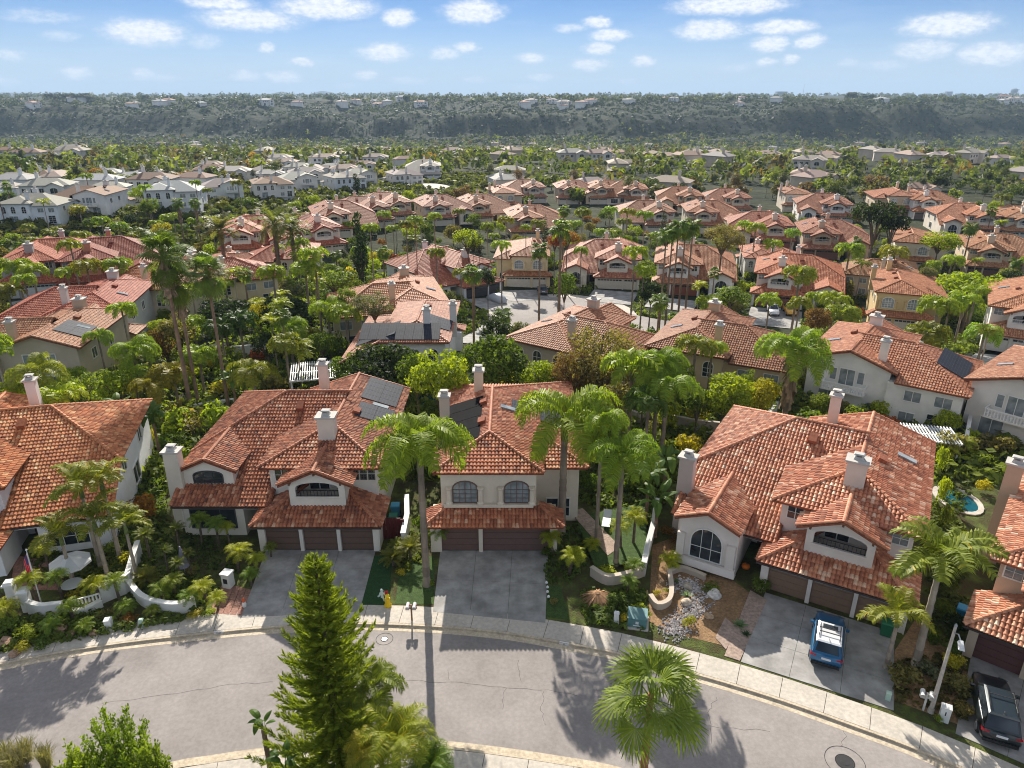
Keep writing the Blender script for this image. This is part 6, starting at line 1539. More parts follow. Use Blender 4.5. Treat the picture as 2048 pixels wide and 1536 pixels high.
p = G(1578, 632); car('parked_car', 'bright yellow car parked before the long striped roof house', p.x, p.y, p.z + .15, R(170), (.75, .38, .02), (.05, .05, .05), rails=False)
p = G(1545, 630); car('parked_car', 'white car parked beside the yellow one', p.x, p.y, p.z + .15, R(168), (.7, .7, .72), (.7, .7, .72), rails=False)
p = G(1085, 588); car('parked_car', 'dark grey car parked by the white garage doors at the turning circle', p.x, p.y, p.z + .15, R(2), (.08, .09, .10), (.08, .09, .1), rails=False)
p = G(640, 506); car('parked_car', 'pale blue car beside the steep red roof at left centre', p.x, p.y, p.z + .15, R(70), (.35, .42, .5), (.35, .42, .5), rails=False)
# car under a cover
p = G(993, 604); t = thing('covered_car', 'car under a silver grey cloth cover left of the turning circle', 'covered car', (p.x, p.y, p.z + .12), R(38)); mb = MB()
loft(mb, [(yy, [(-w_, 0), (w_, 0), (w_ * 1.0, zz * .5), (w_ * .78, zz), (-w_ * .78, zz), (-w_ * 1.0, zz * .5)]) for yy, w_, zz in [(-2.3, .5, .5), (-2.1, .9, .9), (-1.3, 1.0, 1.3), (-.5, 1.0, 1.5), (.5, 1.0, 1.42), (1.2, 1.0, 1.05), (2.0, .95, .85), (2.35, .5, .5)]]); mb.obj('cover', 'plastic', t, (.42, .45, .5), smooth=True)

# ---------------------------------------------------------------- street furniture
def boxes(name, label, cat, pos, rz, parts, group=None):
    """small thing from boxes: (part, mat, colour, x0,x1,y0,y1,z0,z1[,taper])"""
    t = thing(name, label, cat, pos, rz, group)
    for (nm, mat, c, *b) in parts:
        mb = MB(); mb.box(*b[:6], top=(b[6] if len(b) > 6 else None)); mb.obj(nm, mat, t, c)
    return t
def boxmail(par, x, c, zz=1.02):
    mb = MB(); pr = [(x - .12, zz), (x + .12, zz), (x + .12, zz + .14), (x + .08, zz + .22), (x, zz + .25), (x - .08, zz + .22), (x - .12, zz + .14)]
    mb.extr(pr, 'y', -.26, .26); o = mb.obj('mailbox', 'paint', par, c)
    mb = MB(); mb.extr([(a * 1 + (0 if a > x else 0), b) for a, b in pr], 'y', -.28, -.262); mb.obj('door', 'metal', o)
    mb = MB(); mb.box(x + .125, x + .14, -.1, .02, zz + .1, zz + .3); mb.obj('flag', 'paint', o, (.3, .03, .03))
def mailpost(label, pos, rz, post, c):
    t = thing('mailbox_post', label, 'mailbox post', pos, rz); mb = MB(); mb.box(-.05, .05, -.05, .05, 0, 1.25); mb.obj('post', 'wood', t, post)
    mb = MB(); mb.box(-.36, .36, -.06, .06, .93, 1.02); mb.obj('crossarm', 'wood', t, post); boxmail(t, -.22, c); boxmail(t, .22, c)
mailpost('brown post with two grey mailboxes at the kerb between the driveways', (*Z(824, 1240)[:2], 0), 0, (.22, .13, .07), (.55, .54, .56))
mailpost('white post with two white mailboxes beside the street lamp', (*Z(1846, 1420)[:2], 0), R(-28), (.7, .68, .62), (.74, .74, .72))
# street lamp
c = Z(1861, 1424); t = thing('street_lamp', 'tapered concrete street lamp with a white lamp head at the right', 'street lamp', (c.x, c.y, 0), R(-28))
mb = MB(); mb.tube([(0, 0, 0), (0, 0, 3), (0, 0, 6.0)], [.13, .1, .075], 10); mb.lathe([(.18, 0), (.16, .25)], 10); mb.obj('pole', 'concrete', t)
mb = MB(); mb.tube([(0, 0, 5.6), (.15, -.4, 5.85), (.25, -.9, 5.8)], .035, 6); mb.lathe([(.05, 6.0), (.09, 6.06), (.04, 6.18)], 8); mb.obj('arm', 'metal', t)
mb = MB(); mb.add([(.1, -.85, 5.72), (.4, -.85, 5.72), (.42, -1.5, 5.7), (.12, -1.5, 5.7), (.15, -.85, 5.86), (.35, -.85, 5.86), (.36, -1.4, 5.82), (.18, -1.4, 5.82)], [(3, 2, 1, 0), (4, 5, 6, 7), (0, 1, 5, 4), (1, 2, 6, 5), (2, 3, 7, 6), (3, 0, 4, 7)]); o = mb.obj('lamp_head', 'paint', t, (.7, .7, .68))
mb = MB(); mb.box(.16, .38, -1.4, -1.0, 5.64, 5.7, top=(-.03, -.03)); mb.obj('lens', 'paleglass', o)
# utility boxes
boxes('transformer_box', 'low blue green transformer box at the pavement by the round hedge', 'utility box', (*Z(1274, 1246)[:2], 0), R(-12), [('pad', 'concrete', None, -.75, .75, -.72, .72, 0, .08), ('cabinet', 'paint', (.10, .22, .22), -.62, .62, -.55, .6, .08, .72, (.02, .02)), ('lid', 'paint', (.09, .20, .21), -.64, .64, -.57, .62, .72, .77), ('notice', 'paint', (.7, .7, .68), -.1, .1, -.56, -.552, .36, .56), ('notice', 'paint', (.7, .7, .68), -.24, .24, -.56, -.552, .2, .28)])
boxes('utility_pedestal', 'narrow white utility pedestal left of the blue green transformer box', 'utility box', (*Z(1232, 1247)[:2], 0), R(-8), [('body', 'paint', (.72, .72, .70), -.17, .17, -.14, .14, 0, .85, (.02, .02)), ('cap', 'paint', (.68, .68, .68), -.18, .18, -.15, .15, .85, .95, (.06, .05))])
boxes('utility_cabinet', 'white utility cabinet near the street lamp at the right', 'utility box', (*Z(1886, 1440)[:2], 0), R(-28), [('body', 'paint', (.70, .71, .68), -.24, .24, -.2, .2, 0, .95), ('lid', 'paint', (.66, .67, .64), -.26, .26, -.22, .22, .95, 1.0), ('mark', 'iron', None, -.03, .03, -.206, -.201, .5, .75)])
boxes('utility_cabinet', 'white utility box among the boulders at the lower left', 'utility box', (*Z(220, 1258)[:2], 0), R(12), [('body', 'paint', (.70, .71, .69), -.2, .2, -.2, .2, 0, .75), ('lid', 'paint', (.66, .67, .65), -.22, .22, -.22, .22, .75, .8)])
boxes('utility_pedestal', 'pale green pedestal on the turf strip at the lower left', 'utility box', (*Z(284, 1252)[:2], 0), R(8), [('body', 'paint', (.42, .56, .46), -.14, .14, -.12, .12, 0, .5, (.01, .01)), ('cap', 'paint', (.46, .60, .50), -.15, .15, -.13, .13, .5, .58, (.05, .05))])
boxes('utility_pedestal', 'pale green pedestal on the dry bed beside the right driveway', 'utility box', (*Z(1775, 1399)[:2], 0), R(-28), [('body', 'paint', (.40, .55, .45), -.14, .14, -.12, .12, 0, .5, (.01, .01)), ('cap', 'paint', (.46, .60, .50), -.15, .15, -.13, .13, .5, .58, (.05, .05))])
def bin_(label, pos, rz, c, lid):
    boxes('wheeled_bin', label, 'bin', pos, rz, [('body', 'plastic', c, -.3, .3, -.32, .32, .06, .98, (-.05, -.05)), ('lid', 'plastic', lid, -.37, .37, -.4, .38, .98, 1.06, (.04, .06)), ('handle', 'plastic', c, -.28, .28, .38, .44, .9, .96), ('wheel', 'rubber', None, -.34, -.28, .26, .42, 0, .16), ('wheel', 'rubber', None, .28, .34, .26, .42, 0, .16)])
bin_('green wheeled bin by the last garage door of the pinkish house', (*Z(1770, 1268)[:2], 0), R(-30), (.02, .13, .06), (.02, .15, .07))
bin_('green bin behind the dark red side gate', (*Z(788, 1052)[:2], 0), R(5), (.02, .17, .11), (.02, .19, .12)); bin_('sky blue bin behind the green one at the side gate', (*Z(792, 1030)[:2], 0), R(2), (.08, .36, .55), (.1, .4, .6))
bin_('blue bin beside the tan house at the right edge', (*Z(1921, 1240)[:2], 0), R(-40), (.03, .22, .42), (.04, .26, .48))
# figures and ornaments
c = Z(776, 1212); t = thing('caution_figure', 'yellow plastic caution figure with a red flag at the turf corner', 'caution sign', (c.x, c.y, 0)); mb = MB()
mb.lathe([(.24, 0), (.25, .12), (.2, .2), (.17, .5), (.19, .62), (.13, .68)], 12); mb.obj('body', 'plastic', t, (.75, .5, .01))
mb = MB(); mb.lathe([(.08, .68), (.15, .76), (.15, .88), (.09, .96), (.03, .98)], 12); mb.obj('head', 'plastic', t, (.8, .6, .02)); mb = MB(); mb.tube([(-.12, 0, .5), (-.2, .02, 1.25)], .012, 5); mb.obj('pole', 'plastic', t, (.7, .7, .7)); mb = MB(); mb.face([(-.2, .02, 1.22), (-.16, .02, .9), (.08, .08, .98), (.06, .06, 1.25)]); mb.obj('flag', 'plastic', t, (.4, .02, .03))
c = Z(764, 1203); t = thing('garden_ornament', 'pale blue running figure cut out standing on the turf', 'ornament', (c.x, c.y, 0)); mb = MB()
mb.extr([(-.06, .35), (.05, .3), (.12, .02), (.19, .02), (.14, .4), (.12, .62), (.26, .55), (.28, .62), (.1, .78), (.1, .86), (.13, .94), (.08, 1.04), (-.02, 1.04), (-.06, .94), (-.03, .84), (-.1, .78), (-.2, .5), (-.28, .46), (-.24, .36), (-.14, .42), (-.05, .55)], 'y', -.02, .02); mb.obj('figure', 'paint', t, (.45, .6, .66))
c = Z(489, 1213); t = thing('garden_ornament', 'small white and orange garden figure at the edge of the left driveway', 'ornament', (c.x, c.y, 0)); mb = MB(); mb.lathe([(.13, 0), (.15, .2), (.1, .4)], 10); mb.obj('body', 'paint', t, (.75, .74, .72)); mb = MB(); mb.lathe([(.11, .4), (.12, .5), (.02, .72)], 10); mb.obj('hat', 'paint', t, (.6, .12, .04))
c = Z(1491, 1137, .3); t = thing('pumpkin', 'orange pumpkin by the dark entry of the pinkish house', 'pumpkin', (c.x, c.y, .3)); mb = MB(); k0 = 16
for i in range(6):
    pass
mb.lathe([(.1, 0), (.24, .06), (.3, .18), (.26, .32), (.1, .38), (.03, .36)], 14); mb.obj('flesh', 'plastic', t, (.6, .14, .01), smooth=True); mb = MB(); mb.tube([(0, 0, .36), (.03, 0, .46)], .03, 5); mb.obj('stalk', 'bark', t, (.1, .12, .03))
# flag on a pole
c = Z(82, 1205); t = thing('flag_pole', 'white flagpole with a red, white and blue flag hanging limp at the left', 'flagpole', (c.x, c.y, 0)); mb = MB(); mb.tube([(0, 0, 0), (-.15, .3, 4.0)], [.05, .03], 8); mb.lathe([(.02, 4.0), (.07, 4.05), (.02, 4.14)], 8, c=(-.15, .3)); mb.obj('pole', 'paint', t, (.72, .72, .72))
for k in range(7):
    mb = MB(); u = -.17 - .055 * k; mb.add([(u, .28, 3.85 - .1 * k), (u - .055, .28 - .05 * (k % 2), 3.75 - .1 * k), (u - .05, .25 - .06 * (k % 2), 2.4 - .05 * k), (u + .01, .27, 2.5 - .05 * k)], [(0, 1, 2, 3)]); mb.obj('stripe', 'plastic', t, (.5, .03, .05) if k % 2 else (.75, .75, .75))
mb = MB(); mb.face([(-.2, .2, 3.7), (-.34, .2, 3.55), (-.32, .19, 2.9), (-.19, .2, 3.0)]); mb.obj('canton', 'plastic', t, (.05, .06, .2))
# parasol, table
c = Z(150, 1178); t = thing('parasol', 'grey white parasol open over the round patio table at the left', 'parasol', (c.x - .2, c.y + .5, 0)); mb = MB(); mb.tube([(0, 0, 0), (0, 0, 2.3)], .03, 6); mb.obj('pole', 'metal', t)
for i in range(8):
    a, b = 2 * math.pi * i / 8 + .2, 2 * math.pi * (i + 1) / 8 + .2; mb = MB(); mb.add([(0, 0, 2.42), (1.35 * math.cos(a), 1.35 * math.sin(a), 1.92), (1.35 * math.cos(b), 1.35 * math.sin(b), 1.92), (1.37 * math.cos(b), 1.37 * math.sin(b), 1.78), (1.37 * math.cos(a), 1.37 * math.sin(a), 1.78)], [(0, 1, 2), (1, 4, 3, 2)]); mb.obj('panel', 'plastic', t, (.62, .63, .64) if i % 2 else (.52, .54, .56))
t = thing('round_table', 'round pale patio table below the open parasol', 'table', (c.x + .15, c.y - .35, 0)); mb = MB(); mb.lathe([(.68, .7), (.7, .73), (.68, .75)], 20); mb.obj('table_top', 'paint', t, (.55, .58, .58)); mb = MB(); mb.lathe([(.3, 0), (.06, .05), (.05, .69)], 8); mb.obj('pedestal', 'iron', t)
c = Z(372, 1155); t = thing('parasol', 'closed patterned parasol on the white house terrace', 'parasol', (c.x, c.y, 0)); mb = MB(); mb.tube([(0, 0, 0), (0, 0, 2.6)], .03, 6); mb.obj('pole', 'metal', t); mb = MB(); mb.lathe([(.42, 1.0), (.34, 1.3), (.16, 2.0), (.05, 2.65)], 10); mb.obj('canopy', 'plastic', t, (.20, .19, .25))
def lounger(label, c, rz):
    t = thing('sun_lounger', label, 'sun lounger', (c.x, c.y, c.z), rz); mb = MB(); mb.box(-.32, .32, -.95, .35, .3, .34); mb.obj('seat', 'plastic', t, (.6, .62, .64)); mb = MB(); mb.add([(-.32, .36, .32), (.32, .36, .32), (.32, .95, .75), (-.32, .95, .75), (-.32, .36, .28), (.32, .36, .28), (.32, .97, .71), (-.32, .97, .71)], [(0, 1, 2, 3), (7, 6, 5, 4), (0, 4, 5, 1), (2, 6, 7, 3)]); mb.obj('backrest', 'plastic', t, (.6, .62, .64))
    for a in (-.28, .28):
        for b in (-.85, .3): mb = MB(); mb.box(a - .02, a + .02, b - .02, b + .02, 0, .3); mb.obj('leg', 'metal', t)
lounger('pale sun lounger on the shaded small front lawn', Z(1213, 1047, .3), R(-12)); lounger('left pale sun lounger on the terrace by the beige pool wall', Z(1378, 880, 0), R(120)); lounger('right pale sun lounger on the terrace by the beige pool wall', Z(1402, 866, 0), R(70))
c = Z(1397, 877); t = thing('side_table', 'small round side table between the two terrace loungers', 'table', (c.x, c.y, 0)); mb = MB(); mb.lathe([(.3, .44), (.3, .48)], 14); mb.obj('table_top', 'wood', t, (.5, .38, .28)); mb = MB(); mb.lathe([(.2, 0), (.03, .04), (.03, .44)], 8); mb.obj('pedestal', 'iron', t)

# ---------------------------------------------------------------- garden walls, pools, pergolas
def wall(label, pts, h, th=.22, mat='stucco', col=(.74, .73, .70), z=None, cat='garden wall', cap=True, name='garden_wall'):
    P = [tuple(q[:2]) for q in pts]; mb = MB(); a, b = offset(P, th / 2), offset(P, -th / 2); hh = (lambda i: h) if not callable(h) else h
    zz = [(-.05 if z is None else z) if z is not None or q[1] < 64 else tz(*q) - .3 for q in P]
    for i in range(len(P) - 1):
        mb.add([(*a[i], zz[i]), (*a[i + 1], zz[i + 1]), (*b[i + 1], zz[i + 1]), (*b[i], zz[i]), (*a[i], zz[i] + hh(i)), (*a[i + 1], zz[i + 1] + hh(i + 1)), (*b[i + 1], zz[i + 1] + hh(i + 1)), (*b[i], zz[i] + hh(i))], [(4, 7, 6, 5), (0, 4, 5, 1), (2, 6, 7, 3)] + ([(3, 7, 4, 0)] if i == 0 else []) + ([(1, 5, 6, 2)] if i == len(P) - 2 else []))
    t = thing(name, label, cat); mb.obj('masonry', mat, t, col)
    if cap:
        mb = MB(); a, b = offset(P, th / 2 + .05), offset(P, -th / 2 - .05)
        for i in range(len(P) - 1):
            z0, z1 = zz[i] + hh(i), zz[i + 1] + hh(i + 1)
            mb.add([(*a[i], z0 + .003), (*a[i + 1], z1 + .003), (*b[i + 1], z1 + .003), (*b[i], z0 + .003), (*a[i], z0 + .08), (*a[i + 1], z1 + .08), (*b[i + 1], z1 + .08), (*b[i], z0 + .08)], [(4, 7, 6, 5), (0, 4, 5, 1), (2, 6, 7, 3), (3, 7, 4, 0), (1, 5, 6, 2)])
        mb.obj('coping', mat, t, tuple(min(1, v * 1.05) for v in col))
    return t
def zp(*P, z=0): return [Z(*p, z) for p in P]
wall('curved white garden wall sweeping below the palms at the lower left', spline(zp((262, 1180), (285, 1208), (320, 1222), (360, 1226), (392, 1214)), 4), .85, .26)
wall('stepped white garden wall between the two left front gardens', zp((205, 1205), (252, 1185), (262, 1176), (272, 1140), (282, 1110)), 1.3, .26)
w1 = wall('white front wall with a round black emblem at the far left', spline(zp((60, 1225), (85, 1232), (110, 1230), (130, 1228)), 3), .95, .26)
c = Z(112, 1234, .5); mb = MB(); mb.tube([(.28 * math.cos(i * .3927), 0, .28 * math.sin(i * .3927)) for i in range(17)], .035, 5); mb.box(-.2, .2, -.03, .03, -.04, .04); mb.box(-.04, .04, -.03, .03, -.2, .2); mb.obj('emblem', 'iron', w1, None, loc=(c.x, c.y - .18, .55))
w2 = wall('low white wall with openwork lattice between the left palms', spline(zp((130, 1228), (165, 1232), (205, 1212)), 4), .55, .26)
mb = MB(); A, B = Z(148, 1228), Z(205, 1212)
for i in range(9):
    q = A.lerp(B, i / 8); mb.box(q.x - .04, q.x + .04, q.y - .04, q.y + .04, .6, 1.0)
mb.add([A + Vector((0, -.05, 1.0)), B + Vector((0, -.05, 1.0)), B + Vector((0, .05, 1.0)), A + Vector((0, .05, 1.0)), A + Vector((0, -.05, 1.08)), B + Vector((0, -.05, 1.08)), B + Vector((0, .05, 1.08)), A + Vector((0, .05, 1.08))], [(4, 5, 6, 7), (0, 1, 5, 4), (2, 3, 7, 6)]); stuff(mb.obj('lattice', 'trim', w2))
for (a, lb) in (((30, 1205), 'left white gate pillar with a moulded cap at the far left'), ((58, 1220), 'right white gate pillar with a moulded cap at the far left')):
    boxes('gate_pillar', lb, 'gate pillar', (*Z(*a)[:2], 0), R(12), [('shaft', 'stucco', (.76, .75, .73), -.26, .26, -.26, .26, 0, 1.5), ('cap', 'stucco', (.78, .77, .75), -.36, .36, -.36, .36, 1.5, 1.62), ('cap', 'stucco', (.78, .77, .75), -.3, .3, -.3, .3, 1.62, 1.78, (.06, .06))])
boxes('gate_pillar', 'short white pillar with a dark niche beside the brick path', 'gate pillar', (*Z(458, 1172)[:2], 0), R(-14), [('shaft', 'stucco', (.76, .75, .73), -.3, .3, -.3, .3, 0, 1.1), ('cap', 'stucco', (.78, .77, .75), -.36, .36, -.36, .36, 1.1, 1.2), ('niche', 'iron', None, -.16, .16, -.31, -.302, .4, .8)])
wall('curved beige retaining wall below the small front lawn', spline(zp((1182, 1150), (1215, 1168), (1260, 1160), (1288, 1150)), 4), .75, .25, col=(.50, .43, .36))
wall('grey white stepped wall between the cream house and the pinkish house', zp((1286, 1152), (1292, 1120), (1305, 1070), (1312, 1020)), 1.15, .3, col=(.62, .62, .62))
wall('low curved tan wall round the planting bed at the dry garden', spline(zp((1338, 1150), (1362, 1142), (1392, 1152), (1410, 1160)), 4), .4, .22, col=(.50, .42, .34))
wall('low round tan planter wall beside the blue green transformer box', spline(zp((1300, 1200), (1315, 1218), (1338, 1208), (1342, 1180), (1337, 1150)), 4), .5, .22, col=(.52, .44, .36))
wall('beige garden wall along the pool behind the loungers', spline(zp((1275, 845), (1330, 850), (1395, 862), (1450, 868), (1480, 872)), 4), 1.5, .25, col=(.48, .42, .36))
wall('beige garden wall behind the queen palm clump', spline(zp((1130, 812), (1200, 820), (1275, 845)), 4), 1.4, .25, col=(.46, .41, .36))
wall('long white garden wall behind the pergola lawn', spline(zp((460, 722), (540, 712), (620, 702), (665, 690), (690, 684)), 4), 2.0, .22, z=-.2)
wall('white garden wall below the tall single fan palm trunk', spline(zp((375, 830), (420, 822), (470, 815)), 3), 1.3, .22)
wall('tan wall behind the pink chimney at the left', zp((135, 800), (215, 792)), 1.7, .2, col=(.48, .32, .22))
wall('long white side wall sloping down beside the shaggy palm', zp((1530, 860), (1575, 800), (1590, 780)), 1.9, .25, z=-.2)
wall('white side wall by the blue solar panel house', zp((1925, 905), (1945, 800), (1950, 760)), 2.0, .25, z=-.4)
wall('low white wall between the driveways by the sago palms', zp((808, 1100), (816, 1060), (815, 1020)), 1.5, .3)
wall('curved pale wall edging the terrace by the pinkish house', spline(zp((1335, 905), (1360, 912), (1400, 905), (1425, 898)), 4), .35, .25, col=(.55, .5, .44))
c = Z(785, 1078); t = thing('side_gate', 'dark red arched side gate between the white house and the cream house', 'gate', (c.x, c.y, 0), R(3))
for i in range(7):
    x0 = -1.0 + 2.0 * i / 7; zt_ = 1.6 + .35 * math.sqrt(max(0, 1 - (x0 + .14) ** 2)); mb = MB(); mb.box(x0 + .01, x0 + .275, -.03, .03, .05, zt_); mb.obj('plank', 'wood', t, (.12, .02, .02))
mb = MB(); mb.box(-1.05, 1.05, .03, .07, .3, .42); mb.box(-1.05, 1.05, .03, .07, 1.2, 1.32); stuff(mb.obj('rail', 'wood', t, (.10, .02, .02)))
def ell(px_, py_, rx, ry, z=0, n=20, rot=0):
    c = Z(px_, py_, z); return [(c.x + rx * math.cos(2 * math.pi * i / n) * math.cos(rot) - ry * math.sin(2 * math.pi * i / n) * math.sin(rot), c.y + rx * math.cos(2 * math.pi * i / n) * math.sin(rot) + ry * math.sin(2 * math.pi * i / n) * math.cos(rot)) for i in range(n)]
def pool(label, pts, z=.0):
    c = (sum(p[0] for p in pts) / len(pts), sum(p[1] for p in pts) / len(pts)); t = thing('swimming_pool', label, 'pool', (c[0], c[1], z)); P = [(x - c[0], y - c[1]) for x, y in pts]
    mb = MB(); mb.face([(x, y, .03) for x, y in P]); mb.obj('water', 'pool', t); mb = MB(); n = len(P)
    for i in range(n):
        a, b = P[i], P[(i + 1) % n]; A_, B_ = [(q[0] * (1 + .45 / math.hypot(*q)), q[1] * (1 + .45 / math.hypot(*q))) for q in (a, b)]
        mb.add([(*a, .0), (*b, .0), (*B_, .0), (*A_, .0), (*a, .09), (*b, .09), (*B_, .09), (*A_, .09)], [(4, 5, 6, 7), (0, 1, 5, 4), (2, 3, 7, 6)])
    mb.obj('coping', 'concrete', t)
pool('teal pool between the orange brown roof and the white three garage house', ell(322, 868, 1.7, 2.6)); pool('dark teal pool behind the right side of the white three garage house', ell(832, 815, 2.6, 3.5)); pool('green pool behind the beige garden wall', ell(1405, 832, 5.0, 2.2)); pool('round teal pool between the pinkish house and the tan house', ell(1915, 1000, 1.3, 2.0)); pool('small teal spa beside the cream rear balcony house', ell(1978, 812, 1.2, 1.2, -.3), -.3)
def pergola(label, c, rz, w, d, h, n, col=(.74, .75, .76)):
    t = thing('pergola', label, 'pergola', c, rz)
    for a in (-w / 2 + .2, w / 2 - .2):
        for b in (-d / 2 + .2, d / 2 - .2): mb = MB(); mb.box(a - .09, a + .09, b - .09, b + .09, 0, h); mb.obj('post', 'paint', t, col)
    for b in (-d / 2 + .2, 0, d / 2 - .2): mb = MB(); mb.box(-w / 2, w / 2, b - .06, b + .06, h, h + .18); mb.obj('beam', 'paint', t, col)
    mb = MB(); mb.box(-.045, .045, -d / 2 - .2, d / 2 + .2, h + .183, h + .30); me = mb.mesh('slat', 'paint')
    for i in range(n): link('slat', me, t, col, (-w / 2 + .1 + (w - .2) * i / (n - 1), 0, 0))
c = Z(640, 742, 2.6); pergola('white slatted pergola roof behind the white three garage house', (c.x, c.y, 0), R(14), 6.6, 5.6, 2.5, 26)
c = Z(1862, 862, 2.4); pergola('white slatted pergola behind the large white house', (c.x, c.y, -.4), R(-14), 4.6, 3.4, 2.3, 17)
struct(sheet('lawn', [tuple(q) for q in ell(560, 742, 8, 4.5)], .01, 'turf'))
# numbers painted on the kerb
def kerbnumber(s_, p):
    c = Z(*p, -.06); i = min(range(len(FAR)), key=lambda k: math.dist(FAR[k], (c.x, c.y))); a, b = FAR[max(i - 1, 0)], FAR[min(i + 1, len(FAR) - 1)]; ang = math.atan2(b[1] - a[1], b[0] - a[0])
    t = thing('kerb_number', 'white kerb patch with black house numbers in front of the ' + ('left' if p[0] < 800 else 'middle') + ' driveway', 'house number', (*offset(FAR, .45)[i], -.128), ang)
    mb = MB(); mb.add([(-.3, -.012, .0), (.3, -.012, .0), (.3, .0, .118), (-.3, .0, .118), (.3, .12, .14), (-.3, .12, .14)], [(0, 1, 2, 3), (3, 2, 4, 5)]); mb.obj('patch', 'paint', t, (.7, .7, .7))
    cu = bpy.data.curves.new('digits', 'FONT'); cu.body = s_; cu.size = .15; cu.align_x = 'CENTER'; cu.extrude = .001; cu.materials.append(MATS['iron']); f_ = bpy.data.objects.new('digits', cu); COL.objects.link(f_); bpy.context.view_layer.update(); me = bpy.data.meshes.new_from_object(f_); bpy.data.objects.remove(f_); me.name = 'digits'; link('digits', me, t, None, (0, -.018, .01), (R(84), 0, 0))
kerbnumber('5244', (425, 1276)); kerbnumber('52', (1130, 1281))
# pale pots of light by the middle driveway edge
for i, (a, b) in enumerate([(1093, 1168), (1095, 1177), (1095, 1186), (1097, 1196)]):
    c = Z(a, b, .15); t = thing('path_light', ['topmost', 'second', 'third', 'lowest'][i] + ' of the four white globe lights beside the middle driveway', 'path light', (c.x, c.y, 0)); mb = MB(); mb.lathe([(.02, 0), (.02, .18)], 6); mb.obj('stem', 'iron', t); mb = MB(); mb.lathe([(.02, .18), (.09, .23), (.1, .29), (.06, .36), (.01, .38)], 10); mb.obj('globe', 'paint', t, (.78, .78, .78))
# ---------------------------------------------------------------- front gardens
def zc(px_, py_, z=0): q = Z(px_, py_, z); return q.x, q.y
rng = random.Random(31)
# foreground conifer
def conifer(x, y, h, r0, label):
    """tapering conifer: trunk, whorls of boughs, each bough a part dressed in short needled sprays"""
    t = thing('conifer', label, 'tree', (x, y, 0)); tr_ = MB(); tr_.tube([(0, 0, 0), (.05, 0, h * .5), (0, 0, h)], [.28, .16, .02], 8, [.4, .55, .5]); tr_.obj('trunk', 'bark', t, (.13, .09, .06))
    n = 210; ga = 2.39996
    for i in range(n):
        q = i / n; z = .6 + (h - .7) * q ** .92; L = r0 * (1 - q) ** .9 * rng.choice((.62, .8, .95, 1.0, 1.12)) * rng.uniform(.85, 1.1) + .3; w = i * ga; up = rng.uniform(.1, .6) + .8 * q
        mb = MB(); d = Vector((math.cos(w), math.sin(w), 0)); base = Vector((0, 0, z)); m_ = 7; P = [base + d * (L * k / m_) + Vector((0, 0, L * (up * .55 * (k / m_) ** 1.2 - .18 * math.sin(math.pi * k / m_)))) for k in range(m_ + 1)]
        mb.tube(P, [.035 * (1 - .85 * k / m_) for k in range(m_ + 1)], 3, .1, cap=False)
        sd_ = Vector((-d.y, d.x, 0)); tone = rng.uniform(.3, .7); cnt = int(55 + 105 * L)
        for k in range(cnt):
            u = (.12 + .88 * rng.random()) * m_; j = min(m_ - 1, int(u)); p = P[j].lerp(P[j + 1], u - j); dv = (P[j + 1] - P[j]).normalized()
            s_ = rng.choice((-1, 1)); ln = rng.uniform(.2, .55) * (.6 + .4 * min(1, L)) * (1.15 - .45 * u / m_)
            e = (sd_ * s_ * rng.uniform(.4, 1) + dv * rng.uniform(.5, 1.1) + Vector((0, 0, rng.uniform(-.1, .75)))).normalized(); c = e.cross(Vector((rng.gauss(0, 1), rng.gauss(0, 1), rng.gauss(0, 1)))).normalized() * ln * .085
            mb.add([p, p + e * ln * .45 + c, p + e * ln, p + e * ln * .45 - c], [(0, 1, 2, 3)], min(1, max(0, tone + rng.gauss(0, .17))))
        mb.obj('bough', 'leaf', t, (.24, .29, .035))
    return t
c = T(625, 1118, 25.0); conifer(c.x + .1, 25.0, c.z, 3.5, 'tall pointed yellow green conifer in the foreground, reaching from the near lawn')
# feather palm and clumps at the foot of the conifer
pm('queen', 748, 1368, 25.3, 135, 'queen palm with a curved trunk right of the foreground conifer', near=True, color=(.17, .22, .03), n=11)
for i, (a, b, Y, w, lb) in enumerate([(790, 1478, 23.0, 190, 'arching yellow green feather palm at the bottom edge right of the conifer'), (860, 1530, 22.6, 120, 'green feather palm at the bottom edge behind the yellow green one'), (735, 1500, 22.4, 110, 'yellow fronded palm at the foot of the conifer')]):
    p = T(a, b, Y); d = Y * .9265 + (HCAM - p.z) * .376; rosette('feather_palm', p.x, Y, max(.4, p.z), w * d / FPX / 2.4, lb, 'pygmy', 46, [(.26, .30, .03), (.13, .21, .03), (.30, .28, .03)][i])
def fanpalm(a, b, Y, wpx, label, lean):
    p = T(a, b, Y); d = Y * .9265 + (HCAM - p.z) * .376; s = wpx * d / FPX / 3.8
    palm('fan', p.x, Y, p.z, label, s, (.22, .29, .05), True, n=19, tscale=.9, tcol=(.34, .15, .08), z=0)
fanpalm(1302, 1388, 23.6, 225, 'large green fan palm with a red brown trunk in the foreground street edge', 0)
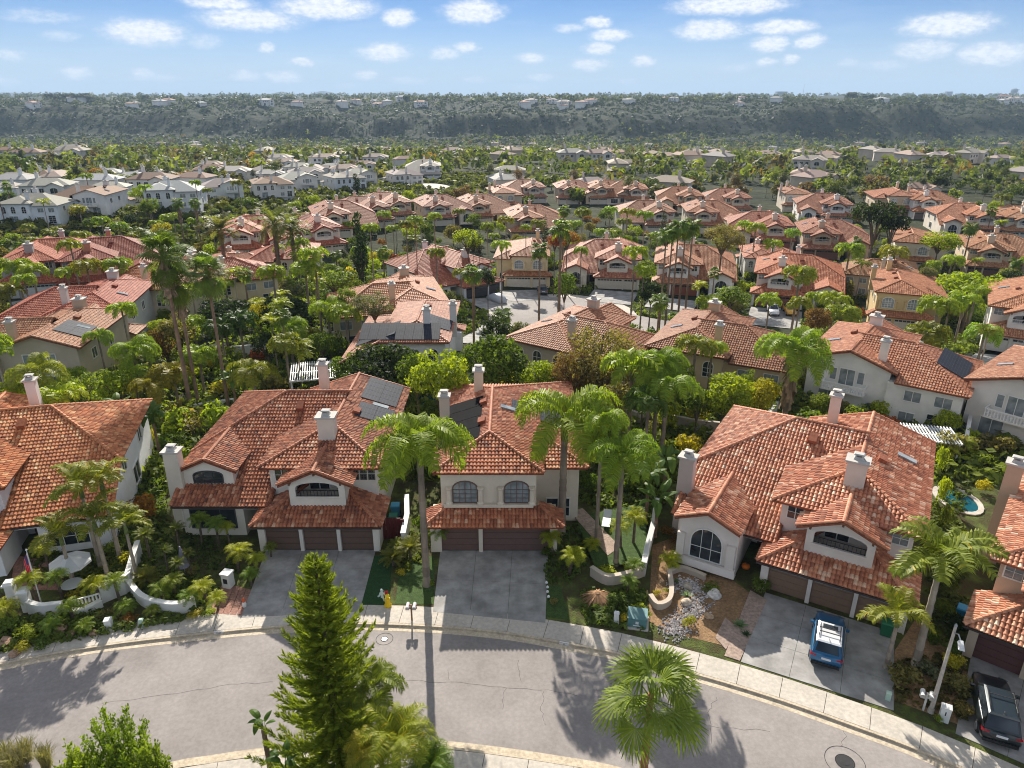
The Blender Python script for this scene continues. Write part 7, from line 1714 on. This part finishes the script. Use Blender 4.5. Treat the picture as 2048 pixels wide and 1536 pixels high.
# bird of paradise: leaf stalks with paddle leaves
def paddle_mesh(L, w, rng_, droop):
    mb = MB(); st = 1.0; mb.tube([(0, 0, 0), (.25, 0, .6 * st), (.4, 0, st)], [.04, .03, .022], 4, .6, cap=False); n = 7; prev = None
    for i in range(n + 1):
        u = i / n; x = .4 + L * u * math.cos(.9 - droop * u); z = st + L * u * math.sin(.9 - droop * u); ww = w * math.sin(math.pi * min(1, .12 + .88 * u)) ** .7
        row = [Vector((x, -ww, z - .22 * ww)), Vector((x, 0, z + .05 * ww)), Vector((x, ww, z - .22 * ww))]
        if prev:
            for q in (0, 1): mb.face([prev[q], prev[q + 1], row[q + 1], row[q]], .5 + (.12 if q else -.12))
        prev = row
    return mb.mesh('leaf', 'frond')
PAD = [paddle_mesh(1.1, .26, rng, d) for d in (.5, 1.0, 1.5)]
def bird(px_, py_, Y, s, label, h=None, n=9, color=(.085, .15, .035), z0=None):
    p = T(px_, py_, Y); t = thing('banana_leaf_plant', label, 'plant', (p.x, Y, 0 if z0 is None else z0)); h = (p.z - (z0 or 0)) - 1.4 * s if h is None else h; h = max(0, h)
    if h > .3: link('trunk', TRUNK['queen'], t, (.2, .13, .09), scale=(.8, .8, h))
    for i in range(n): link('leaf', PAD[i % 3], t, shade(color, rng, .15), (0, 0, h - .05), (rng.uniform(-.1, .1), rng.uniform(-.35, .25), 2.4 * i + rng.uniform(-.3, .3)), s * rng.uniform(.8, 1.15))
    return t
bird(522, 1432, 25.2, .62, 'banana leaved plant on a thin trunk at the near kerb left of the conifer', n=5); bird(565, 1512, 23.5, .65, 'broad leaved plant at the foot of the conifer', n=7)
for a, b, Y, lb in [(1335, 900, 52, 'banana leaved plant by the terrace loungers'), (1300, 935, 49, 'broad leaved plant left of the loungers below the palms'), (1318, 980, 47, 'yellow flowered broad leaved plant beside the side path'), (462, 745, 70, 'banana leaved plant behind the white three garage house'), (230, 800, 62, 'broad leaved plants behind the pink chimney'), (300, 815, 60, 'lush broad leaved plant by the teal pool')]: bird(a, b, Y, 1.2, lb, n=10, color=(.10, .17, .035))
# green tree and grasses at the lower left
def upright_tree(px_, pyt, Y, label, w, color):
    p = T(px_, pyt, Y); t = thing('bushy_tree', label, 'tree', (p.x, Y, 0)); h = p.z; col = color
    link('trunk', TRUNK['tree'], t, TRC['tree'], scale=(1, 1, h * .6))
    for i in range(26):
        a = i * 2.4; r = w * math.sqrt(i / 26) * .9; z1 = h * (1 - .42 * (r / w) ** 1.5) * rng.uniform(.85, 1.0); mb = MB(); p0 = Vector((r * .25 * math.cos(a), r * .25 * math.sin(a), h * .15)); p1 = Vector((r * math.cos(a), r * math.sin(a), z1)); tone = rng.uniform(.3, .7)
        mb.tube([p0, p0.lerp(p1, .6), p1], [.04, .025, .006], 3, .1, cap=False)
        for k in range(230):
            u = .2 + .8 * rng.random(); c = p0.lerp(p1, u); wd = .42 * (1.1 - u) + .08; c = c + Vector((rng.gauss(0, wd * .5), rng.gauss(0, wd * .5), rng.gauss(0, .15))); e = (Vector((rng.gauss(0, .5), rng.gauss(0, .5), .9))).normalized(); ln = rng.uniform(.1, .24); s_ = e.cross(Vector((rng.gauss(0, 1), rng.gauss(0, 1), .3))).normalized() * ln * .26
            mb.add([c, c + e * ln * .5 + s_, c + e * ln, c + e * ln * .5 - s_], [(0, 1, 2, 3)], min(1, max(0, tone + rng.gauss(0, .17))))
        mb.obj('branch', 'leaf', t, col)
upright_tree(205, 1412, 24.5, 'dense green upright tree at the bottom edge left of the street', 1.9, (.17, .24, .03)); upright_tree(135, 1490, 23.0, 'yellow green bushy tree at the bottom left', 1.1, (.21, .27, .03)); upright_tree(285, 1478, 23.5, 'low green spur of foliage beside the dense upright tree', 1.0, (.18, .24, .03))
def tuft(px_, py_, r, h, label, color, n=120, name='ornamental_grass', cat='grass', z=0, w=.012):
    x, y = zc(px_, py_, z); mb = MB()
    for i in range(n):
        a = rng.uniform(0, 6.28); rr = r * rng.uniform(.3, 1); e = Vector((math.cos(a) * rr, math.sin(a) * rr, h * rng.uniform(.5, 1))); s_ = Vector((-math.sin(a), math.cos(a), 0)) * w * rng.uniform(.8, 1.6); b0 = Vector((rng.gauss(0, r * .12), rng.gauss(0, r * .12), 0)); m_ = b0 + Vector((e.x * .45, e.y * .45, e.z * .8))
        mb.add([b0 - s_, b0 + s_, m_ + s_, m_ - s_, e], [(0, 1, 2, 3), (3, 2, 4)], rng.uniform(.15, .85))
    o = mb.obj(name, 'leaf', None, color, loc=(x, y, z)); return tag(o, label, cat)
for a, b, r, lb in [(15, 1530, 1.0, 'pale dry grass tuft at the bottom left corner'), (55, 1522, .9, 'second pale dry grass tuft at the bottom left'), (95, 1534, .8, 'greenish dry grass tuft left of the dense upright tree'), (35, 1545, 1.1, 'tall dry grass tuft at the very bottom left')]: tuft(a, b, r, 1.5, lb, (.24, .22, .10), 260)
# pygmy palms and rosettes by the left gardens
for a, b, ht, s, lb in [(470, 1105, 1.5, 1.05, 'largest feathery palm in front of the white house entry'), (508, 1120, 1.2, .75, 'small feathery palm beside the left driveway corner'), (500, 1150, .9, .7, 'low feathery palm beside the brick path'), (408, 1170, 1.4, .85, 'feathery palm behind the curved white wall'), (432, 1195, 1.0, .7, 'feathery palm at the brick path corner'), (368, 1195, 1.1, .75, 'feathery palm at the end of the curved white wall'), (245, 1215, .5, .75, 'low bright palm in front of the stepped white wall'),
        (62, 1158, 1.9, .95, 'leaning feathery palm left of the black emblem'), (112, 1152, 1.9, .85, 'feathery palm right of the black emblem'), (195, 1165, 1.6, .9, 'feathery palm in front of the patio table'), (88, 1100, 2.0, .8, 'shaded feathery palm by the entry of the left house'), (20, 1215, 1.2, .9, 'feathery palm at the left edge'), (395, 1040, 2.2, .8, 'shaded feathery palm before the big dark window'), (455, 1055, 1.8, .7, 'thin feathery palm at the white entry pier'), (430, 1045, 2.1, .8, 'second shaded feathery palm before the big dark window'),
        (875, 1060, 1.6, .85, 'drooping feathery palm at the left of the middle garage'), (1108, 1078, 1.5, .9, 'shaded feathery palm right of the middle garage'), (1140, 1110, 1.6, 1.0, 'feathery palm beside the dark stone steps'), (1185, 1088, .5, .75, 'bright low palm beside the lawn path'), (1270, 1040, 2.3, 1.0, 'bushy feathery palm against the grey white wall'), (1245, 1055, 2.0, .9, 'feathery palm left of the bushy one on the small lawn'), (1262, 1130, 1.1, .75, 'small feathery palm at the foot of the grey white wall'), (1255, 1165, .9, .7, 'small palm below the curved beige wall'), (1345, 1120, .6, .9, 'spreading green palm in the dry garden'), (1925, 885, 1.6, 1.2, 'yellow green palm by the wall of the pinkish house'), (1900, 900, 1.3, 1.1, 'green palm at the right side wall of the pinkish house')]:
    x, y = zc(a, b, ht); rosette('feathery_palm', x, y, ht, s, lb, 'pygmy', 24, GREENS['king'] if rng.random() < .6 else (.18, .26, .035), lean=rng.uniform(-.3, .3))
for a, b, ht, s, lb in [(140, 1215, 1.0, .8, 'feathery palm behind the openwork lattice wall'), (175, 1250, .5, .7, 'low feathery palm in front of the lattice wall'), (95, 1250, .7, .75, 'low feathery palm in front of the black emblem wall'), (320, 1180, 1.0, .8, 'bright feathery palm inside the curved white wall'), (300, 1225, .4, .6, 'small feathery palm outside the curved white wall'), (345, 1160, 1.3, .8, 'feathery palm below the flat topped rosettes'), (230, 1165, 1.5, .85, 'feathery palm by the king palm bases'), (540, 1098, .7, .55, 'small bright palm at the corner of the left garage')]:
    x, y = zc(a, b, ht); rosette('feathery_palm', x, y, ht, s, lb, 'pygmy', 24, (.22, .28, .035) if rng.random() < .6 else (.19, .27, .035), lean=rng.uniform(-.3, .3))
for a, b, ht, s, lb in [(290, 1072, 2.3, .75, 'spiky rosette on a rough trunk beside the orange flowered bush'), (352, 1060, 2.5, .65, 'tallest spiky rosette tree on the white house terrace'), (328, 1103, 2.2, .55, 'flat topped spiky rosette above the white wall'), (375, 1108, 1.9, .48, 'small spiky rosette near the closed parasol'), (356, 1128, 1.8, .55, 'lowest of the spiky rosette trees behind the wall'), (292, 1160, .5, .95, 'large yellow green yucca ball above the curved white wall'), (820, 1098, 1.0, .95, 'sago palm with a yellow crown left of the tall queen palm trunk'), (786, 1118, .5, .95, 'dark sago palm at the turf beside the left driveway'), (795, 1095, .7, .7, 'yellowing sago palm by the low white wall')]:
    x, y = zc(a, b, ht); rosette('spiky_rosette', x, y, ht, s, lb, 'cycad', 40, (.17, .20, .045) if s < .9 else (.19, .2, .04), cat='plant')
x, y = zc(1195, 1196, .2); t = thing('dead_palm_thatch', 'cone of dry brown palm fronds beside the dark stone steps', 'dry fronds', (x, y, 0)); mb = MB(); mb.lathe([(.3, 0), (.28, .5), (.1, .62)], 10); mb.obj('stump', 'bark', t, (.2, .12, .07))
for i in range(70):
    a = i * 2.4; mb = MB(); L = rng.uniform(1.0, 1.35); d = Vector((math.cos(a), math.sin(a), 0)); s_ = Vector((-d.y, d.x, 0)) * .045; mb.add([d * .2 + Vector((0, 0, .58)) - s_ * .4, d * .2 + Vector((0, 0, .58)) + s_ * .4, d * L * .6 + Vector((0, 0, .34)) + s_, d * L * .6 + Vector((0, 0, .34)) - s_, d * L + Vector((0, 0, .06))], [(0, 1, 2, 3), (3, 2, 4)], rng.uniform(.2, .8)); mb.obj('frond', 'bark', t, (.30, .17, .09))
# agave and succulents
def agave(px_, py_, r, label, color):
    x, y = zc(px_, py_); t = thing('agave', label, 'plant', (x, y, 0))
    for i in range(20):
        a = i * 2.4; q = i / 20; L = r * (1.1 - .5 * q); e = .25 + 1.0 * q; d = Vector((math.cos(a) * math.cos(e), math.sin(a) * math.cos(e), math.sin(e))); s_ = Vector((-math.sin(a), math.cos(a), 0)) * r * .14; mb = MB(); mb.add([-s_ * .5, s_ * .5, d * L * .5 + s_, d * L * .5 - s_, d * L], [(0, 1, 2, 3), (3, 2, 4)], rng.uniform(.3, .7)); mb.obj('leaf', 'leaf', t, color)
agave(1479, 1252, .62, 'pale green agave rosette in the small bed by the right driveway', (.22, .32, .18)); agave(1372, 1192, .55, 'blue grey agave in the river stone bed', (.2, .27, .2)); agave(1492, 1270, .4, 'smaller dark agave below the pale one', (.08, .13, .07)); agave(1352, 1165, .4, 'small agave above the river stone bed', (.17, .24, .14))
# shrubs near the street
for a, b, w, h, c, lb in [(1516, 1180, 1.7, 1.3, 'ficus', 'round dark shrub at the left of the light brown garage doors'), (1420, 1182, 1.5, .7, 'shrub', 'spreading shrub behind the white boulder'), (1378, 1250, 1.1, .7, 'yellow', 'yellow green mound in the river stones'), (1283, 1232, 1.5, 1.0, 'lime', 'clipped round hedge behind the blue green transformer box'), (1250, 1245, .8, .8, 'yellow', 'spiky yellow green clump beside the transformer box'), (1210, 1150, 2.0, .5, 'lime', 'bright low hedge along the curved beige wall'), (1262, 1140, 1.5, .6, 'lime', 'bright shrub by the grey white wall'), (1315, 1190, .7, .4, 'yellow', 'small yellow plant in the round planter'), (1333, 1185, .6, .4, 'lime', 'small green plant in the round planter'), (1230, 1205, 1.8, .6, 'ficus', 'dark ground shrub under the dry brown fronds'), (1200, 1230, 2.2, .35, 'ficus', 'dark low planting at the pavement by the white pedestal'), (1270, 1190, 1.2, .6, 'ficus', 'green shrub at the end of the low tan wall'), (1360, 1090, 1.6, .8, 'brown', 'brownish shrub beside the arched window'), (1335, 1070, 1.4, .9, 'rust', 'reddish bush by the side wall of the pinkish house'),
        (290, 1040, 2.8, 2.6, 'rust', 'orange flowered bush between the two left white houses'), (270, 1090, 1.8, 1.6, 'ficus', 'dark shrub below the orange flowered bush'), (255, 1130, 1.4, 1.4, 'yellow', 'yellow shrub by the king palm trunks'), (230, 1110, 1.6, 1.5, 'shrub', 'green shrub among the king palm trunks'), (150, 1205, 1.6, .9, 'yellow', 'yellow green shrub behind the lattice wall'), (115, 1255, 1.6, .8, 'shrub', 'green shrub among the boulders at the lower left'), (170, 1262, 1.8, .8, 'ficus', 'dark shrub beside the white utility box'), (60, 1275, 1.8, .9, 'lime', 'light green shrub at the pavement at the lower left'), (25, 1262, 2.0, 1.2, 'shrub', 'tall green shrub at the left edge of the pavement'), (40, 1300, 1.4, .6, 'yellow', 'yellow shrub at the lower left pavement edge'), (85, 1290, 1.5, .6, 'ficus', 'dark low shrub at the lower left pavement'), (210, 1235, 1.3, .6, 'olive', 'olive shrub below the stepped white wall'), (262, 1240, 1.2, .6, 'rust', 'reddish flowering shrub beside the pale green pedestal'), (330, 1236, 2.0, .4, 'shrub', 'low flowers below the curved white wall'), (390, 1232, 1.2, .35, 'yellow', 'yellow flower edging below the curved wall end'), (420, 1225, .9, .35, 'lime', 'row of small round plants at the brick path'),
        (845, 1070, 1.6, 2.0, 'ficus', 'dark leafy shrub behind the tall queen palm trunk'), (800, 1150, .9, .5, 'yellow', 'yellow green plant under the sago palms'), (862, 1170, .6, .5, 'lime', 'bright strip of plants at the edge of the middle driveway'), (1105, 1205, .8, .35, 'olive', 'low dry plants beside the globe lights'), (1095, 1110, 1.3, .7, 'ficus', 'dark shrub at the right of the middle garage'), (380, 1150, 1.2, .8, 'olive', 'olive shrub below the closed parasol'),
        (1810, 1370, 2.2, 1.2, 'olive', 'brown green bush beside the right driveway'), (1855, 1350, 1.6, 1.0, 'grey', 'silvery grey bush beside the street lamp'), (1900, 1310, 1.6, 1.1, 'ficus', 'dark bush near the tan corner pier'), (1915, 1385, 2.0, 1.2, 'olive', 'olive bush between the lamp and the black car'), (1885, 1235, 1.4, 1.6, 'shrub', 'green shrub by the leaning king palm trunk'), (1905, 1262, 1.4, 1.5, 'dark', 'dark red brown shrub beside the blue bin'), (1868, 1290, 1.2, 1.2, 'ficus', 'dark green shrub right of the king palm trunk'), (1905, 1340, 1.5, 1.3, 'yellow', 'wispy yellow shrub below the lamp head'), (1875, 1445, .6, .6, 'lime', 'bright green plant beside the white utility cabinet'), (1930, 1430, 1.4, .8, 'olive', 'olive shrub at the edge of the black car driveway'),
        (1880, 1010, 1.2, 3.4, 'lime', 'tall narrow hedge along the right wall of the pinkish house'), (1876, 950, 1.2, 3.6, 'lime', 'upper part of the narrow hedge beside the pinkish house'), (1884, 1060, 1.1, 3.0, 'shrub', 'lower part of the narrow hedge beside the pinkish house'), (1990, 900, 5.5, 1.8, 'olive', 'broad olive green shrub mass behind the tan house'), (1950, 930, 3.0, 1.6, 'lime', 'light green shrub behind the tan house pool'), (1965, 985, 1.6, 1.5, 'yellow', 'yellow green shrub beside the round teal pool'),
        (360, 870, 4.0, 3.4, 'lime', 'big light green shrub beside the teal pool'), (385, 845, 3.0, 3.0, 'shrub', 'green shrub between the teal pool and the dark red roof'), (330, 905, 2.4, 2.4, 'ficus', 'dark shrub at the narrow side passage'), (1290, 960, 3.2, 2.6, 'lime', 'yellow green shrub mass beside the side path'), (1322, 1010, 2.0, 1.6, 'shrub', 'green shrub at the side path wall'), (1348, 868, 2.0, 1.2, 'shrub', 'rounded shrub in front of the beige pool wall'), (1260, 985, 3.0, 2.0, 'ficus', 'dark shrub below the queen palm clump'), (1180, 985, 2.0, 2.2, 'ficus', 'dark leafy shrub at the right wall of the cream house'), (1560, 855, 2.2, 1.6, 'ficus', 'dark shrub at the foot of the shaggy queen palm'), (1610, 840, 1.8, 1.2, 'shrub', 'small shrub below the white rear balcony')]:
    x, y = zc(a, b); shrub(x, y, w, h, lb, GREENS[c], z=0)
# boulders
def boulder(px_, py_, r, label, col):
    x, y = zc(px_, py_); mb = MB(); mb.blob((0, 0, r * .35), (r, r * .8, r * .62), rng, 10, 8, .22); tag(mb.obj('boulder', 'stone', None, col, loc=(x, y, 0), rot=(0, 0, rng.uniform(0, 3))), label, 'boulder')
boulder(1428, 1192, .5, 'large white boulder on the dry garden bed', (.55, .52, .48)); boulder(1372, 1208, .38, 'tan boulder in the river stone bed', (.45, .38, .3)); boulder(1375, 1175, .36, 'rounded boulder behind the blue grey agave', (.42, .37, .3)); boulder(1418, 1235, .3, 'small tan boulder beside the flagstones', (.46, .34, .22)); boulder(1292, 1240, .22, 'small pinkish rock beside the transformer box', (.5, .36, .28))
for a, b, r, lb in [(122, 1262, .45, 'largest brown boulder at the lower left bed'), (143, 1272, .38, 'rounded tan boulder right of the largest brown one'), (188, 1268, .3, 'small boulder near the white utility box'), (12, 1290, .5, 'tan boulder at the left edge of the pavement'), (30, 1310, .35, 'lower tan boulder at the left edge')]: boulder(a, b, r, lb, (.34, .22, .15))
# river stones: too many to count
mb = MB(); path = [(1350, 1172), (1375, 1165), (1395, 1175), (1398, 1205), (1385, 1225), (1360, 1240), (1345, 1258), (1352, 1272)]
P = [Vector(Z(*q)) for q in path]
for i in range(1100):
    u = rng.random() * (len(P) - 1); j = int(u); q = P[j].lerp(P[j + 1], u - j); x, y = q.x + rng.gauss(0, .45), q.y + rng.gauss(0, .38); r = rng.uniform(.05, .12); s_ = rng.uniform(.6, 1); a = rng.uniform(0, 3.14); ca, sa = math.cos(a), math.sin(a)
    mb.add([(x + r * ca, y + r * sa, .02), (x - r * s_ * sa, y + r * s_ * ca, .02), (x - r * ca, y - r * sa, .02), (x + r * s_ * sa, y - r * s_ * ca, .02), (x, y, .02 + r * .8)], [(0, 1, 4), (1, 2, 4), (2, 3, 4), (3, 0, 4)], rng.uniform(.1, 1))
stuff(mb.obj('river_stones', 'stone', None, (.42, .39, .38)))
# low ground cover in the front beds
def patch(label, px_poly, n, r, h, col, z=0):
    poly = [tuple(Z(*q)[:2]) for q in px_poly]; xs = [p[0] for p in poly]; ys = [p[1] for p in poly]; pts = []
    while len(pts) < n:
        x, y = rng.uniform(min(xs), max(xs)), rng.uniform(min(ys), max(ys))
        if inpoly(poly, x, y): pts.append((x, y, z, rng.uniform(.5, 1) * r, rng.uniform(.4, 1) * h, rng.uniform(.2, .8)))
    stuff(clumps('ground_cover', pts, nq=12).obj('ground_cover', 'leaf', None, col))
patch('j', [(215, 960), (330, 960), (335, 1060), (215, 1060)], 130, .45, .6, (0.117, 0.163, 0.033))
patch('k', [(1340, 1050), (1375, 1050), (1430, 1160), (1340, 1130)], 60, .3, .25, (0.182, 0.150, 0.055))
patch('l', [(1860, 1150), (1930, 1150), (1935, 1290), (1850, 1290)], 110, .35, .5, (0.091, 0.125, 0.033))
patch('m', [(330, 1045), (480, 1060), (470, 1160), (330, 1150)], 110, .3, .3, (0.078, 0.112, 0.028))
patch('n', [(1480, 840), (1640, 800), (1700, 860), (1560, 900)], 120, .4, .4, (0.117, 0.150, 0.039))
patch('o', [(1160, 800), (1320, 780), (1330, 850), (1180, 880)], 170, .5, .6, (0.130, 0.188, 0.033))
patch('a', [(0, 1240), (210, 1225), (260, 1250), (420, 1228), (250, 1262), (0, 1305)], 330, .34, .5, (0.130, 0.169, 0.035))
patch('p', [(258, 1180), (300, 1215), (395, 1222), (440, 1180), (330, 1140), (275, 1130)], 200, .34, .5, (0.130, 0.175, 0.035))
patch('q', [(140, 1200), (262, 1180), (262, 1120), (150, 1120)], 190, .36, .55, (0.143, 0.175, 0.033))
patch('r', [(780, 1080), (860, 1060), (866, 1110), (800, 1150)], 70, .3, .4, (0.156, 0.188, 0.033))
patch('s', [(1090, 1080), (1160, 1040), (1185, 1120), (1130, 1170), (1095, 1165)], 120, .3, .4, (0.104, 0.150, 0.033))
patch('t', [(1860, 1000), (1935, 1060), (1925, 1150), (1870, 1130)], 110, .4, .6, (0.130, 0.163, 0.033))
patch('b', [(215, 1060), (330, 1060), (400, 1150), (300, 1205), (215, 1180)], 240, .4, .5, (0.117, 0.156, 0.035))
patch('c', [(1165, 1180), (1290, 1180), (1290, 1262), (1168, 1245)], 190, .32, .4, (0.111, 0.156, 0.033))
patch('d', [(1120, 960), (1330, 880), (1330, 1000), (1290, 1060), (1160, 1000)], 300, .42, .6, (0.130, 0.175, 0.033))
patch('e', [(300, 830), (420, 820), (400, 900), (330, 1000), (310, 940)], 200, .5, .7, (0.143, 0.188, 0.039))
patch('f', [(1785, 1330), (1920, 1300), (1940, 1440), (1790, 1400)], 130, .3, .3, (0.117, 0.106, 0.039))
patch('g', [(1870, 880), (1960, 880), (1950, 960), (1880, 1120)], 160, .4, .6, (0.104, 0.138, 0.033))
patch('h', [(820, 850), (880, 860), (860, 960), (810, 960)], 150, .4, .6, (0.117, 0.163, 0.033))
patch('i', [(60, 1100), (210, 1100), (215, 1170), (60, 1170)], 120, .3, .35, (0.104, 0.138, 0.031))

# ---------------------------------------------------------------- air
m = bpy.data.materials.new('air'); m.use_nodes = True; n = m.node_tree.nodes; l = m.node_tree.links
n.remove(n['Principled BSDF']); pv = n.new('ShaderNodeVolumePrincipled'); pv.inputs['Color'].default_value = (.55, .75, 1, 1); pv.inputs['Density'].default_value = 9e-5
l.new(pv.outputs[0], n['Material Output'].inputs['Volume'])
mb = MB(); mb.box(-21500, 21500, -900, 21500, -62, 330)
me = mb.mesh('haze', m); stuff(link('haze', me))
